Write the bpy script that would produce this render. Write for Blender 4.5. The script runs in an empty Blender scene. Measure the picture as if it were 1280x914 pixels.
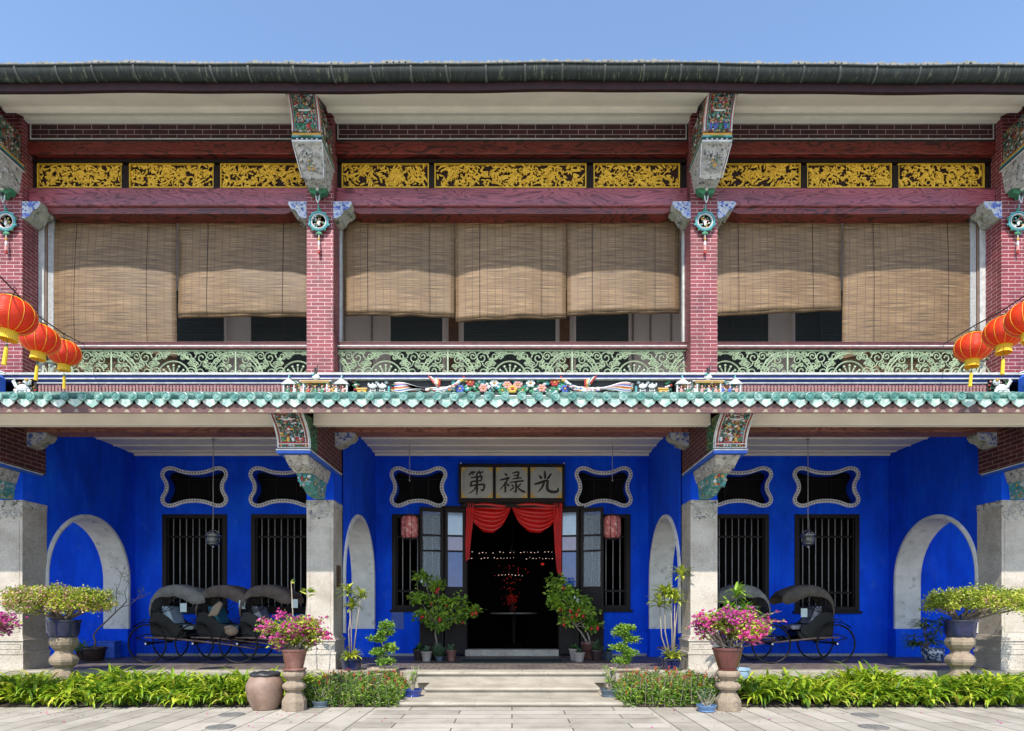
import bpy, math, random
from math import pi, sin, cos, radians, sqrt
from mathutils import Vector, Matrix, noise
from mathutils.geometry import tessellate_polygon

scene = bpy.context.scene
COL = scene.collection
random.seed(7)

# ------------------------------------------------------------------ camera
CZ, F, PX0, HY = 1.42, 792.0, 640.0, 762.0
cam_data = bpy.data.cameras.new('camera')
cam = bpy.data.objects.new('camera', cam_data)
COL.objects.link(cam)
cam.location = (0, 0, CZ)
cam.rotation_euler = (radians(90), 0, 0)
cam_data.sensor_width = 36
cam_data.lens = F / 1280 * 36
cam_data.shift_y = (HY - 457) / 1280
cam_data.clip_end = 3000
scene.camera = cam

# ------------------------------------------------------------------ sky and sun
SUN_EL, SUN_AZ = 51.0, 12.0       # azimuth: degrees to the left, behind the camera
world = bpy.data.worlds.new('World')
scene.world = world
world.use_nodes = True
wn = world.node_tree
wn.nodes.clear()
wout = wn.nodes.new('ShaderNodeOutputWorld')
wbg = wn.nodes.new('ShaderNodeBackground')
wsky = wn.nodes.new('ShaderNodeTexSky')
wsky.sky_type = 'NISHITA'
wsky.sun_disc = False
wsky.sun_elevation = radians(SUN_EL)
wsky.sun_rotation = radians(180 + SUN_AZ)
wsky.air_density = 1.0
wsky.dust_density = 0.6
wsky.ozone_density = 2.2
wbg.inputs[1].default_value = 0.15
wn.links.new(wsky.outputs[0], wbg.inputs[0])
wn.links.new(wbg.outputs[0], wout.inputs[0])

sd = bpy.data.lights.new('sun', 'SUN')
sd.energy = 3.1
sd.angle = radians(0.55)
sd.color = (1.0, 0.945, 0.85)
sun = bpy.data.objects.new('sun', sd)
COL.objects.link(sun)
svec = Vector((-sin(radians(SUN_AZ)), -cos(radians(SUN_AZ)), math.tan(radians(SUN_EL))))
sun.rotation_euler = svec.to_track_quat('Z', 'Y').to_euler()
sun.location = (-3, -6, 14)

scene.view_settings.view_transform = 'Standard'
scene.view_settings.look = 'None'
scene.view_settings.gamma = 1
scene.view_settings.exposure = 1.08
scene.view_settings.use_curve_mapping = False
scene.cycles.max_bounces = 8
scene.cycles.diffuse_bounces = 5

# ------------------------------------------------------------------ helpers
def PX(px, Y): return (px - PX0) * Y / F
def PZ(py, Y): return CZ + (HY - py) * Y / F

def link(o, parent=None):
    COL.objects.link(o)
    if parent is not None:
        o.parent = parent
    return o

def tag(o, label=None, cat=None, group=None, kind=None):
    if label: o['label'] = label
    if cat: o['category'] = cat
    if group: o['group'] = group
    if kind: o['kind'] = kind
    return o

def thing(name, label, cat, loc=(0, 0, 0), rz=0, group=None):
    o = bpy.data.objects.new(name, None)
    o.empty_display_size = 0.1
    COL.objects.link(o)
    o.location = loc
    o.rotation_euler = (0, 0, rz)
    return tag(o, label, cat, group)

def kids(o):
    return [c for c in COL.objects if c.parent == o]

def copy_tree(o, parent=None):
    c = o.copy()
    COL.objects.link(c)
    c.parent = parent
    for k in kids(o):
        copy_tree(k, c)
    return c

class MB:
    def __init__(s):
        s.v = []; s.f = []; s.m = []
    def add(s, vs, fs, m=0):
        b = len(s.v)
        s.v.extend([tuple(p) for p in vs])
        for f in fs:
            s.f.append(tuple(b + i for i in f)); s.m.append(m)
        return s
    def box(s, x0, x1, y0, y1, z0, z1, m=0):
        if x0 > x1: x0, x1 = x1, x0
        if y0 > y1: y0, y1 = y1, y0
        if z0 > z1: z0, z1 = z1, z0
        vs = [(x0,y0,z0),(x1,y0,z0),(x1,y1,z0),(x0,y1,z0),(x0,y0,z1),(x1,y0,z1),(x1,y1,z1),(x0,y1,z1)]
        fs = [(0,3,2,1),(4,5,6,7),(0,1,5,4),(1,2,6,5),(2,3,7,6),(3,0,4,7)]
        return s.add(vs, fs, m)
    def loft(s, rings, m=0, cap=True, closed=True):
        n = len(rings[0]); vs = [p for r in rings for p in r]; fs = []
        for k in range(len(rings) - 1):
            for i in range(n if closed else n - 1):
                j = (i + 1) % n
                fs.append((k*n+i, k*n+j, (k+1)*n+j, (k+1)*n+i))
        if cap:
            fs.append(tuple(range(n - 1, -1, -1)))
            fs.append(tuple((len(rings)-1)*n + i for i in range(n)))
        return s.add(vs, fs, m)
    def tapered(s, b0, b1, m=0):
        # b = (x0,x1,y0,y1,z)
        r = [[(b[0],b[2],b[4]),(b[1],b[2],b[4]),(b[1],b[3],b[4]),(b[0],b[3],b[4])] for b in (b0, b1)]
        return s.loft(r, m)
    def prism(s, poly, x0, x1, m=0):
        # poly: list of (y,z), extruded along x
        return s.loft([[(x0, y, z) for y, z in poly], [(x1, y, z) for y, z in poly]], m)
    def lathe(s, prof, cx=0, cy=0, cz=0, n=20, m=0, cap=True, facet=0):
        rings = []
        for r, z in prof:
            rings.append([(cx + r*cos(2*pi*i/n + facet), cy + r*sin(2*pi*i/n + facet), cz + z) for i in range(n)])
        return s.loft(rings, m, cap)
    def tube(s, pts, r, n=5, m=0, cap=True):
        pts = [Vector(p) for p in pts]
        rings = []
        up = Vector((0, 0, 1))
        for i, p in enumerate(pts):
            a = pts[max(i-1, 0)]; b = pts[min(i+1, len(pts)-1)]
            d = (b - a)
            if d.length < 1e-9: d = Vector((0, 0, 1))
            d.normalize()
            ref = up if abs(d.z) < .95 else Vector((0, 1, 0))
            u = d.cross(ref).normalized(); w = u.cross(d).normalized()
            rr = r[i] if isinstance(r, (list, tuple)) else r
            rings.append([tuple(p + u*rr*cos(2*pi*k/n) + w*rr*sin(2*pi*k/n)) for k in range(n)])
        return s.loft(rings, m, cap)
    def ring(s, c, R, r, axis='y', n=28, k=5, m=0, a0=0, a1=2*pi):
        pts = []
        full = abs(a1 - a0 - 2*pi) < 1e-6
        for i in range(n + 1):
            a = a0 + (a1 - a0)*i/n
            if axis == 'y': pts.append((c[0] + R*cos(a), c[1], c[2] + R*sin(a)))
            elif axis == 'z': pts.append((c[0] + R*cos(a), c[1] + R*sin(a), c[2]))
            else: pts.append((c[0], c[1] + R*cos(a), c[2] + R*sin(a)))
        return s.tube(pts, r, k, m, cap=not full)
    def ell(s, c, r, n=8, k=5, m=0, rot=None):
        vs = []; fs = []
        c = Vector(c)
        for j in range(k + 1):
            t = pi*j/k
            for i in range(n):
                a = 2*pi*i/n
                p = Vector((r[0]*sin(t)*cos(a), r[1]*sin(t)*sin(a), r[2]*cos(t)))
                if rot is not None: p = rot @ p
                vs.append(c + p)
        for j in range(k):
            for i in range(n):
                i2 = (i+1) % n
                fs.append((j*n+i, (j+1)*n+i, (j+1)*n+i2, j*n+i2))
        return s.add(vs, fs, m)
    def build(s, name, mats, parent=None, smooth=False, bevel=0, angle=True):
        me = bpy.data.meshes.new(name)
        me.from_pydata(s.v, [], s.f)
        if not isinstance(mats, (list, tuple)): mats = [mats]
        for mt in mats: me.materials.append(mt)
        if len(mats) > 1: me.polygons.foreach_set('material_index', s.m)
        if smooth: me.polygons.foreach_set('use_smooth', [True]*len(s.f))
        me.update()
        o = bpy.data.objects.new(name, me)
        link(o, parent)
        if bevel:
            b = o.modifiers.new('bevel', 'BEVEL'); b.width = bevel; b.segments = 2; b.limit_method = 'ANGLE'; b.angle_limit = radians(40)
        return o

def off(o, loc):
    o.location = loc
    return o

def holed(mb, outer, holes, to3, w0, w1, mf=0, mr=0, rims=True):
    loops = [[Vector((u, v, 0)) for u, v in outer]] + [[Vector((u, v, 0)) for u, v in h] for h in holes]
    flat = [p for l in loops for p in l]
    tris = tessellate_polygon(loops)
    for w in (w0, w1):
        mb.add([to3(p.x, p.y, w) for p in flat], [tuple(t) for t in tris], mf)
    k = 0
    for li, l in enumerate(loops):
        n = len(l)
        vs = [to3(p.x, p.y, w0) for p in l] + [to3(p.x, p.y, w1) for p in l]
        mb.add(vs, [(i, (i+1) % n, n + (i+1) % n, n + i) for i in range(n)], mf if li == 0 else mr)

def rect(a, b, c, d): return [(a, c), (b, c), (b, d), (a, d)]

# ------------------------------------------------------------------ materials
def newmat(name):
    m = bpy.data.materials.new(name)
    m.use_nodes = True
    nt = m.node_tree
    b = nt.nodes['Principled BSDF']
    return m, nt, b

def rgb(c): return (c[0], c[1], c[2], 1)

def N(nt, t, **kw):
    n = nt.nodes.new(t)
    for k, v in kw.items():
        if k in n.inputs: n.inputs[k].default_value = v
        else: setattr(n, k, v)
    return n

def coords(nt, scale=(1, 1, 1), rot=(0, 0, 0), loc=(0, 0, 0)):
    tc = N(nt, 'ShaderNodeTexCoord'); mp = N(nt, 'ShaderNodeMapping')
    mp.inputs['Scale'].default_value = scale
    mp.inputs['Rotation'].default_value = rot
    mp.inputs['Location'].default_value = loc
    nt.links.new(tc.outputs['Object'], mp.inputs['Vector'])
    return mp.outputs[0]

def ramp(nt, fac, stops, interp='LINEAR'):
    r = N(nt, 'ShaderNodeValToRGB')
    r.color_ramp.interpolation = interp
    e = r.color_ramp.elements
    while len(e) < len(stops): e.new(0.5)
    for el, (p, c) in zip(e, stops):
        el.position = p; el.color = rgb(c)
    nt.links.new(fac, r.inputs[0])
    return r.outputs[0]

def mixc(nt, fac, a, b, mode='MIX'):
    n = N(nt, 'ShaderNodeMix', data_type='RGBA', blend_type=mode)
    def s(sock, v):
        if hasattr(v, 'links'): nt.links.new(v, sock)
        else: sock.default_value = v if isinstance(v, float) else rgb(v)
    s(n.inputs[0], fac); s(n.inputs[6], a); s(n.inputs[7], b)
    return n.outputs[2]

def addbump(nt, b, h, strength=.3, dist=.01):
    bp = N(nt, 'ShaderNodeBump')
    bp.inputs['Strength'].default_value = strength
    bp.inputs['Distance'].default_value = dist
    nt.links.new(h, bp.inputs['Height'])
    nt.links.new(bp.outputs[0], b.inputs['Normal'])

def mat(name, c1, c2=None, rough=.6, scale=6, bump=.15, metal=0, spec=.5, detail=6, stretch=(1, 1, 1), lo=.35, hi=.65, coat=0, bdist=.01, blotch=None):
    """two-tone noise surface; blotch = (colour, scale, low, high) adds shaped stains"""
    m, nt, b = newmat(name)
    c2 = c2 or tuple(x*.8 for x in c1)
    co = coords(nt, stretch)
    n = N(nt, 'ShaderNodeTexNoise', Scale=scale, Detail=detail, Roughness=.62)
    nt.links.new(co, n.inputs['Vector'])
    col = ramp(nt, n.outputs[0], [(lo, c2), (hi, c1)])
    if blotch:
        n2 = N(nt, 'ShaderNodeTexNoise', Scale=blotch[1], Detail=8, Roughness=.7)
        nt.links.new(co, n2.inputs['Vector'])
        f = ramp(nt, n2.outputs[0], [(blotch[2], (0, 0, 0)), (blotch[3], (1, 1, 1))])
        col = mixc(nt, f, col, blotch[0])
    nt.links.new(col, b.inputs['Base Color'])
    b.inputs['Roughness'].default_value = rough
    b.inputs['Metallic'].default_value = metal
    b.inputs['Specular IOR Level'].default_value = spec
    if coat:
        b.inputs['Coat Weight'].default_value = coat; b.inputs['Coat Roughness'].default_value = .2
    if bump:
        n3 = N(nt, 'ShaderNodeTexNoise', Scale=scale*4, Detail=5)
        nt.links.new(co, n3.inputs['Vector'])
        addbump(nt, b, n3.outputs[0], bump, bdist)
    return m

def facade_uv(nt):
    """(x+y, z) so that courses run on faces of either direction"""
    tc = N(nt, 'ShaderNodeTexCoord'); sp = N(nt, 'ShaderNodeSeparateXYZ'); cb = N(nt, 'ShaderNodeCombineXYZ')
    ad = N(nt, 'ShaderNodeMath', operation='ADD')
    nt.links.new(tc.outputs['Object'], sp.inputs[0])
    nt.links.new(sp.outputs[0], ad.inputs[0]); nt.links.new(sp.outputs[1], ad.inputs[1])
    nt.links.new(ad.outputs[0], cb.inputs[0]); nt.links.new(sp.outputs[2], cb.inputs[1])
    return cb.outputs[0], tc.outputs['Object']

def brickmat(name, c1, c2, mortar, w=.235, h=.065, ms=.007, rough=.55, spec=.5, off_=(0, 0)):
    m, nt, b = newmat(name)
    uv, oc = facade_uv(nt)
    mp = N(nt, 'ShaderNodeMapping'); mp.inputs['Location'].default_value = (off_[0], off_[1], 0)
    nt.links.new(uv, mp.inputs['Vector'])
    br = N(nt, 'ShaderNodeTexBrick')
    br.inputs['Scale'].default_value = 1
    br.inputs['Brick Width'].default_value = w
    br.inputs['Row Height'].default_value = h
    br.inputs['Mortar Size'].default_value = ms
    br.inputs['Mortar Smooth'].default_value = .15
    br.inputs['Bias'].default_value = -.1
    br.inputs['Color1'].default_value = rgb(c1)
    br.inputs['Color2'].default_value = rgb(c2)
    br.inputs['Mortar'].default_value = rgb(mortar)
    dn = N(nt, 'ShaderNodeTexNoise', Scale=14, Detail=3); nt.links.new(oc, dn.inputs['Vector'])
    dv = N(nt, 'ShaderNodeVectorMath', operation='MULTIPLY_ADD'); dv.inputs[1].default_value = (.010, .008, 0)
    nt.links.new(dn.outputs['Color'], dv.inputs[0]); nt.links.new(mp.outputs[0], dv.inputs[2])
    nt.links.new(dv.outputs[0], br.inputs['Vector'])
    n = N(nt, 'ShaderNodeTexNoise', Scale=2.2, Detail=9, Roughness=.7)
    nt.links.new(oc, n.inputs['Vector'])
    sh = ramp(nt, n.outputs[0], [(.32, (.55, .55, .56)), (.5, (.95, .93, .93)), (.7, (1.15, 1.12, 1.12))])
    col = mixc(nt, 1.0, br.outputs[0], sh, 'MULTIPLY')
    nt.links.new(col, b.inputs['Base Color'])
    b.inputs['Roughness'].default_value = rough
    b.inputs['Specular IOR Level'].default_value = spec
    addbump(nt, b, br.outputs['Fac'], -.4, .006)
    return m

def woodmat(name, c1, c2, rough=.4, coat=.2, stretch=(.8, 2.5, 4.5)):
    m, nt, b = newmat(name)
    co = coords(nt, stretch)
    n = N(nt, 'ShaderNodeTexNoise', Scale=1.0, Detail=2, Distortion=.6)
    nt.links.new(co, n.inputs['Vector'])
    mu = N(nt, 'ShaderNodeMath', operation='MULTIPLY'); mu.inputs[1].default_value = 13
    fr = N(nt, 'ShaderNodeMath', operation='PINGPONG'); fr.inputs[1].default_value = .5
    nt.links.new(n.outputs[0], mu.inputs[0]); nt.links.new(mu.outputs[0], fr.inputs[0])
    col = ramp(nt, fr.outputs[0], [(0.0, tuple(x*.6 for x in c2)), (.10, c2), (.24, c1), (.40, tuple(x*.95 for x in c1)), (.5, tuple(x*.55 for x in c1))])
    n2 = N(nt, 'ShaderNodeTexNoise', Scale=.7, Detail=5)
    nt.links.new(co, n2.inputs['Vector'])
    sh = ramp(nt, n2.outputs[0], [(.3, (.62, .60, .60)), (.7, (1.2, 1.2, 1.2))])
    col = mixc(nt, 1.0, col, sh, 'MULTIPLY')
    n6 = N(nt, 'ShaderNodeTexNoise', Scale=2.3, Detail=9, Roughness=.75)
    nt.links.new(coords(nt, (1, 2, 2.5)), n6.inputs['Vector'])
    wr = ramp(nt, n6.outputs[0], [(.58, (0, 0, 0)), (.70, (.35, .35, .35))])
    col = mixc(nt, wr, col, tuple(min(1, x*1.9 + .03) for x in c1))
    nt.links.new(col, b.inputs['Base Color'])
    b.inputs['Roughness'].default_value = rough
    b.inputs['Coat Weight'].default_value = coat
    b.inputs['Coat Roughness'].default_value = .25
    return m

def leafmat(name, stops, rough=.45, trans=.3):
    m, nt, b = newmat(name)
    g = N(nt, 'ShaderNodeNewGeometry')
    col = ramp(nt, g.outputs['Random Per Island'], stops)
    ln = N(nt, 'ShaderNodeTexNoise', Scale=2.6, Detail=4)
    nt.links.new(coords(nt), ln.inputs['Vector'])
    col = mixc(nt, 1.0, col, ramp(nt, ln.outputs[0], [(.35, (.62, .70, .70)), (.65, (1.2, 1.12, 1.0))]), 'MULTIPLY')
    nt.links.new(col, b.inputs['Base Color'])
    b.inputs['Roughness'].default_value = rough
    t = N(nt, 'ShaderNodeBsdfTranslucent')
    nt.links.new(col, t.inputs[0])
    mx = N(nt, 'ShaderNodeMixShader'); mx.inputs[0].default_value = trans
    out = nt.nodes['Material Output']
    nt.links.new(b.outputs[0], mx.inputs[1]); nt.links.new(t.outputs[0], mx.inputs[2])
    nt.links.new(mx.outputs[0], out.inputs[0])
    return m

M = {}
# blue limewash: patchy, slightly streaked downward
def bluemat():
    m, nt, b = newmat('blue_limewash')
    co = coords(nt, (1, 1, .45))
    n = N(nt, 'ShaderNodeTexNoise', Scale=1.6, Detail=9, Roughness=.65)
    nt.links.new(co, n.inputs['Vector'])
    col = ramp(nt, n.outputs[0], [(.3, (.001, .050, .56)), (.52, (.0015, .080, .80)), (.75, (.004, .13, .90))])
    n4 = N(nt, 'ShaderNodeTexNoise', Scale=3.1, Detail=10, Roughness=.72)
    nt.links.new(coords(nt, (1, 1, .8), loc=(4, 2, 9)), n4.inputs['Vector'])
    fade = ramp(nt, n4.outputs[0], [(.56, (0, 0, 0)), (.72, (.22, .22, .22))])
    col = mixc(nt, fade, col, (.10, .24, .80))
    n5 = N(nt, 'ShaderNodeTexNoise', Scale=7, Detail=9, Roughness=.75)
    nt.links.new(coords(nt, (1, 1, .5), loc=(1, 7, 3)), n5.inputs['Vector'])
    stain = ramp(nt, n5.outputs[0], [(.62, (0, 0, 0)), (.72, (.4, .4, .4))])
    col = mixc(nt, stain, col, (.002, .02, .22))
    co2 = coords(nt, (9, 9, .8))
    n2 = N(nt, 'ShaderNodeTexNoise', Scale=1.5, Detail=6, Roughness=.6)
    nt.links.new(co2, n2.inputs['Vector'])
    st = ramp(nt, n2.outputs[0], [(.35, (.84, .86, .9)), (.6, (1, 1, 1))])
    col = mixc(nt, 1.0, col, st, 'MULTIPLY')
    nt.links.new(col, b.inputs['Base Color'])
    b.inputs['Roughness'].default_value = .85
    b.inputs['Specular IOR Level'].default_value = .2
    n3 = N(nt, 'ShaderNodeTexNoise', Scale=14, Detail=6)
    nt.links.new(co, n3.inputs['Vector'])
    addbump(nt, b, n3.outputs[0], .25, .012)
    return m
M['blue'] = bluemat()
M['blue_trim'] = mat('blue_trim', (.03, .13, .62), (.02, .09, .46), rough=.6, scale=8)
M['louvre_face'] = mat('narrow_pink_brick', (.30, .15, .15), (.2, .09, .09), rough=.7, scale=20)
M['hallwood'] = mat('reddish_hall_wood', (.030, .010, .007), (.012, .005, .004), rough=.5, spec=.25)
M['vent_white'] = mat('vent_white', (.82, .82, .82), (.66, .66, .67), rough=.5, scale=9)
M['blue_band'] = mat('navy_band', (.008, .018, .17), (.006, .012, .11), rough=.6, scale=8)
M['band_white'] = mat('weathered_white_band', (.52, .51, .49), (.34, .34, .33), rough=.6, scale=9)
M['tile_pale'] = mat('pale_glazed_drip', (.46, .56, .50), (.20, .38, .33), rough=.4, scale=9, blotch=((.62, .64, .60), 12, .5, .6))
M['hood_liner'] = mat('dark_liner', (.02, .018, .016), (.012, .011, .01), rough=.9)
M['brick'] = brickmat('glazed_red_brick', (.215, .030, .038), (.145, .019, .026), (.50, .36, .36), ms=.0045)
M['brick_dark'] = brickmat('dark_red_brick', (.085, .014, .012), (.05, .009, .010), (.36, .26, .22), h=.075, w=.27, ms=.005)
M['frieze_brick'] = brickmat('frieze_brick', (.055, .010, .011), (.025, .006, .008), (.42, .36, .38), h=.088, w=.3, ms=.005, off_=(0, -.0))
M['louvre_brick'] = brickmat('narrow_soldier_brick', (.32, .06, .07), (.26, .05, .06), (.66, .6, .62), h=.14, w=.055, ms=.009)

def thinglass():
    m, nt, b = newmat('thin_window_glass')
    b.inputs['Base Color'].default_value = (.5, .6, .75, 1); b.inputs['Roughness'].default_value = .04
    t = N(nt, 'ShaderNodeBsdfTransparent'); mx = N(nt, 'ShaderNodeMixShader'); mx.inputs[0].default_value = .22
    nt.links.new(t.outputs[0], mx.inputs[1]); nt.links.new(b.outputs[0], mx.inputs[2]); nt.links.new(mx.outputs[0], nt.nodes['Material Output'].inputs[0])
    return m
def granitemat():
    m, nt, b = newmat('granite')
    co = coords(nt)
    n = N(nt, 'ShaderNodeTexNoise', Scale=75, Detail=3, Roughness=.7)
    nt.links.new(co, n.inputs['Vector'])
    col = ramp(nt, n.outputs[0], [(.36, (.22, .20, .18)), (.46, (.46, .42, .37)), (.62, (.60, .55, .49)), (.72, (.72, .66, .59))])
    n2 = N(nt, 'ShaderNodeTexNoise', Scale=1.7, Detail=9, Roughness=.7)
    nt.links.new(co, n2.inputs['Vector'])
    sh = ramp(nt, n2.outputs[0], [(.32, (.66, .62, .57)), (.55, (.98, .96, .93)), (.75, (1.12, 1.1, 1.08))])
    col = mixc(nt, 1.0, col, sh, 'MULTIPLY')
    nt.links.new(col, b.inputs['Base Color'])
    b.inputs['Roughness'].default_value = .8
    addbump(nt, b, n.outputs[0], .35, .004)
    return m
M['granite'] = granitemat()
M['step_stone'] = mat('worn_step_granite', (.40, .355, .29), (.27, .24, .19), rough=.85, scale=3, bump=.4, stretch=(1, 1, 3), blotch=((.20, .17, .13), 6, .55, .70))
M['plaster'] = mat('white_plaster', (.74, .72, .68), (.56, .55, .52), rough=.8, scale=3, bump=.25, blotch=((.28, .27, .25), 4, .56, .72))
M['beige'] = mat('cream_paint', (.84, .78, .68), (.76, .70, .61), rough=.6, scale=2, bump=.08, stretch=(1, 1, 1))
M['cream'] = mat('cream_trim', (.70, .66, .58), (.55, .50, .44), rough=.6, scale=9)
M['white'] = mat('white_trim', (.66, .65, .63), (.44, .44, .44), rough=.55, scale=9)
M['redwood'] = woodmat('red_painted_beam', (.20, .030, .022), (.06, .009, .008))
M['skylit_wood'] = woodmat('sky_sheen_beam', (.32, .075, .095), (.17, .025, .04), rough=.33, coat=.5)  # lilac sky sheen of the red beam, put into the colour
M['brownwood'] = woodmat('faded_brown_beam', (.28, .11, .075), (.16, .05, .035), rough=.6, coat=0)
M['maroon'] = mat('maroon_board', (.034, .009, .010), (.016, .006, .006), rough=.6, scale=6, spec=.3)
M['eaveboard'] = mat('brown_eave_board', (.15, .07, .06), (.09, .042, .038), rough=.6, scale=6)
M['darkwood'] = mat('dark_stained_wood', (.016, .009, .008), (.007, .005, .005), rough=.55, spec=.25, scale=10, stretch=(6, 6, 1))
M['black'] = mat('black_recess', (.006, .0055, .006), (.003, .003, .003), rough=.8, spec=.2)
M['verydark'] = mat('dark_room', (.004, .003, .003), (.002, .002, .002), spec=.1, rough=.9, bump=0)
M['gold'] = mat('gilded_carving', (.88, .58, .07), (.66, .40, .03), rough=.5, scale=30, bump=.3, metal=.15)
M['iron'] = mat('black_iron', (.010, .010, .011), (.006, .006, .006), spec=.3, rough=.5, scale=20)
M['rod'] = mat('grey_painted_rod', (.36, .36, .35), (.25, .25, .25), rough=.5, scale=20)
M['scroll'] = mat('pale_green_cast_iron', (.34, .42, .27), (.22, .28, .18), rough=.55, scale=14, bump=.2)
M['gutter'] = mat('mossy_green_gutter', (.016, .024, .020), (.004, .007, .006), rough=.65, scale=5, bump=.3, stretch=(5, 1, .6), blotch=((.20, .22, .13), 6, .56, .72))
M['strap'] = mat('oxidised_strap', (.10, .105, .09), (.05, .055, .05), rough=.8, scale=8)
M['rooftile'] = mat('weathered_roof_tile', (.26, .25, .22), (.14, .14, .12), rough=.85, scale=12, bump=.4)
def glazed():
    m, nt, b = newmat('turquoise_glazed_tile')
    co = coords(nt)
    n = N(nt, 'ShaderNodeTexNoise', Scale=7, Detail=7, Roughness=.7)
    nt.links.new(co, n.inputs['Vector'])
    col = ramp(nt, n.outputs[0], [(.30, (.015, .075, .06)), (.44, (.05, .18, .15)), (.56, (.14, .29, .25)), (.68, (.36, .44, .40))])
    n2 = N(nt, 'ShaderNodeTexNoise', Scale=26, Detail=5)
    nt.links.new(co, n2.inputs['Vector'])
    f = ramp(nt, n2.outputs[0], [(.60, (0, 0, 0)), (.70, (1, 1, 1))])
    col = mixc(nt, f, col, (.10, .13, .11))
    nt.links.new(col, b.inputs['Base Color'])
    b.inputs['Roughness'].default_value = .35
    addbump(nt, b, n2.outputs[0], .3, .006)
    return m
M['tile'] = glazed()
M['floor'] = brickmat('verandah_floor_tile', (.17, .14, .125), (.11, .09, .085), (.05, .045, .04), w=.3, h=.3, ms=.01, rough=.5)
# floor and paving work in plan
def planbrick(name, c1, c2, mortar, w, h, ms, rough, swap=None, spec=.3):
    m, nt, b = newmat(name)
    tc = N(nt, 'ShaderNodeTexCoord')
    def br(rot):
        mp = N(nt, 'ShaderNodeMapping'); mp.inputs['Rotation'].default_value = (0, 0, rot)
        nt.links.new(tc.outputs['Object'], mp.inputs['Vector'])
        br_ = N(nt, 'ShaderNodeTexBrick')
        for k, v in (('Scale', 1), ('Brick Width', w), ('Row Height', h), ('Mortar Size', ms), ('Mortar Smooth', .3), ('Bias', -.1)):
            br_.inputs[k].default_value = v
        br_.inputs['Color1'].default_value = rgb(c1); br_.inputs['Color2'].default_value = rgb(c2); br_.inputs['Mortar'].default_value = rgb(mortar)
        nt.links.new(mp.outputs[0], br_.inputs['Vector'])
        return br_
    a = br(0); col = a.outputs[0]; fac = a.outputs['Fac']
    if swap:
        c = br(radians(90))
        sp = N(nt, 'ShaderNodeSeparateXYZ'); nt.links.new(tc.outputs['Object'], sp.inputs[0])
        ab = N(nt, 'ShaderNodeMath', operation='ABSOLUTE'); nt.links.new(sp.outputs[0], ab.inputs[0])
        gt = N(nt, 'ShaderNodeMath', operation='GREATER_THAN'); gt.inputs[1].default_value = swap
        nt.links.new(ab.outputs[0], gt.inputs[0])
        col = mixc(nt, gt.outputs[0], a.outputs[0], c.outputs[0])
        mxf = N(nt, 'ShaderNodeMix', data_type='FLOAT')
        nt.links.new(gt.outputs[0], mxf.inputs[0]); nt.links.new(a.outputs['Fac'], mxf.inputs[2]); nt.links.new(c.outputs['Fac'], mxf.inputs[3])
        fac = mxf.outputs[0]
    n = N(nt, 'ShaderNodeTexNoise', Scale=1.6, Detail=10, Roughness=.7)
    nt.links.new(tc.outputs['Object'], n.inputs['Vector'])
    sh = ramp(nt, n.outputs[0], [(.3, (.68, .66, .63)), (.5, (.97, .96, .95)), (.72, (1.12, 1.12, 1.12))])
    col = mixc(nt, 1.0, col, sh, 'MULTIPLY')
    n2 = N(nt, 'ShaderNodeTexNoise', Scale=9, Detail=8, Roughness=.75)
    nt.links.new(tc.outputs['Object'], n2.inputs['Vector'])
    f = ramp(nt, n2.outputs[0], [(.60, (0, 0, 0)), (.74, (1, 1, 1))])
    col = mixc(nt, f, col, tuple(x*.55 for x in c1))
    nt.links.new(col, b.inputs['Base Color'])
    b.inputs['Roughness'].default_value = rough
    b.inputs['Specular IOR Level'].default_value = spec
    addbump(nt, b, fac, -.5, .008)
    return m
M['floor'] = planbrick('verandah_floor_tile', (.17, .145, .13), (.11, .09, .085), (.04, .036, .032), .26, .26, .012, .5)
M['paving'] = planbrick('granite_slab_paving', (.42, .385, .33), (.29, .265, .225), (.09, .08, .065), 1.45, .33, .010, .8, swap=1.9)
M['earth'] = mat('planting_soil', (.07, .05, .035), (.04, .028, .02), rough=.95, scale=12, bump=.6)
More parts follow.
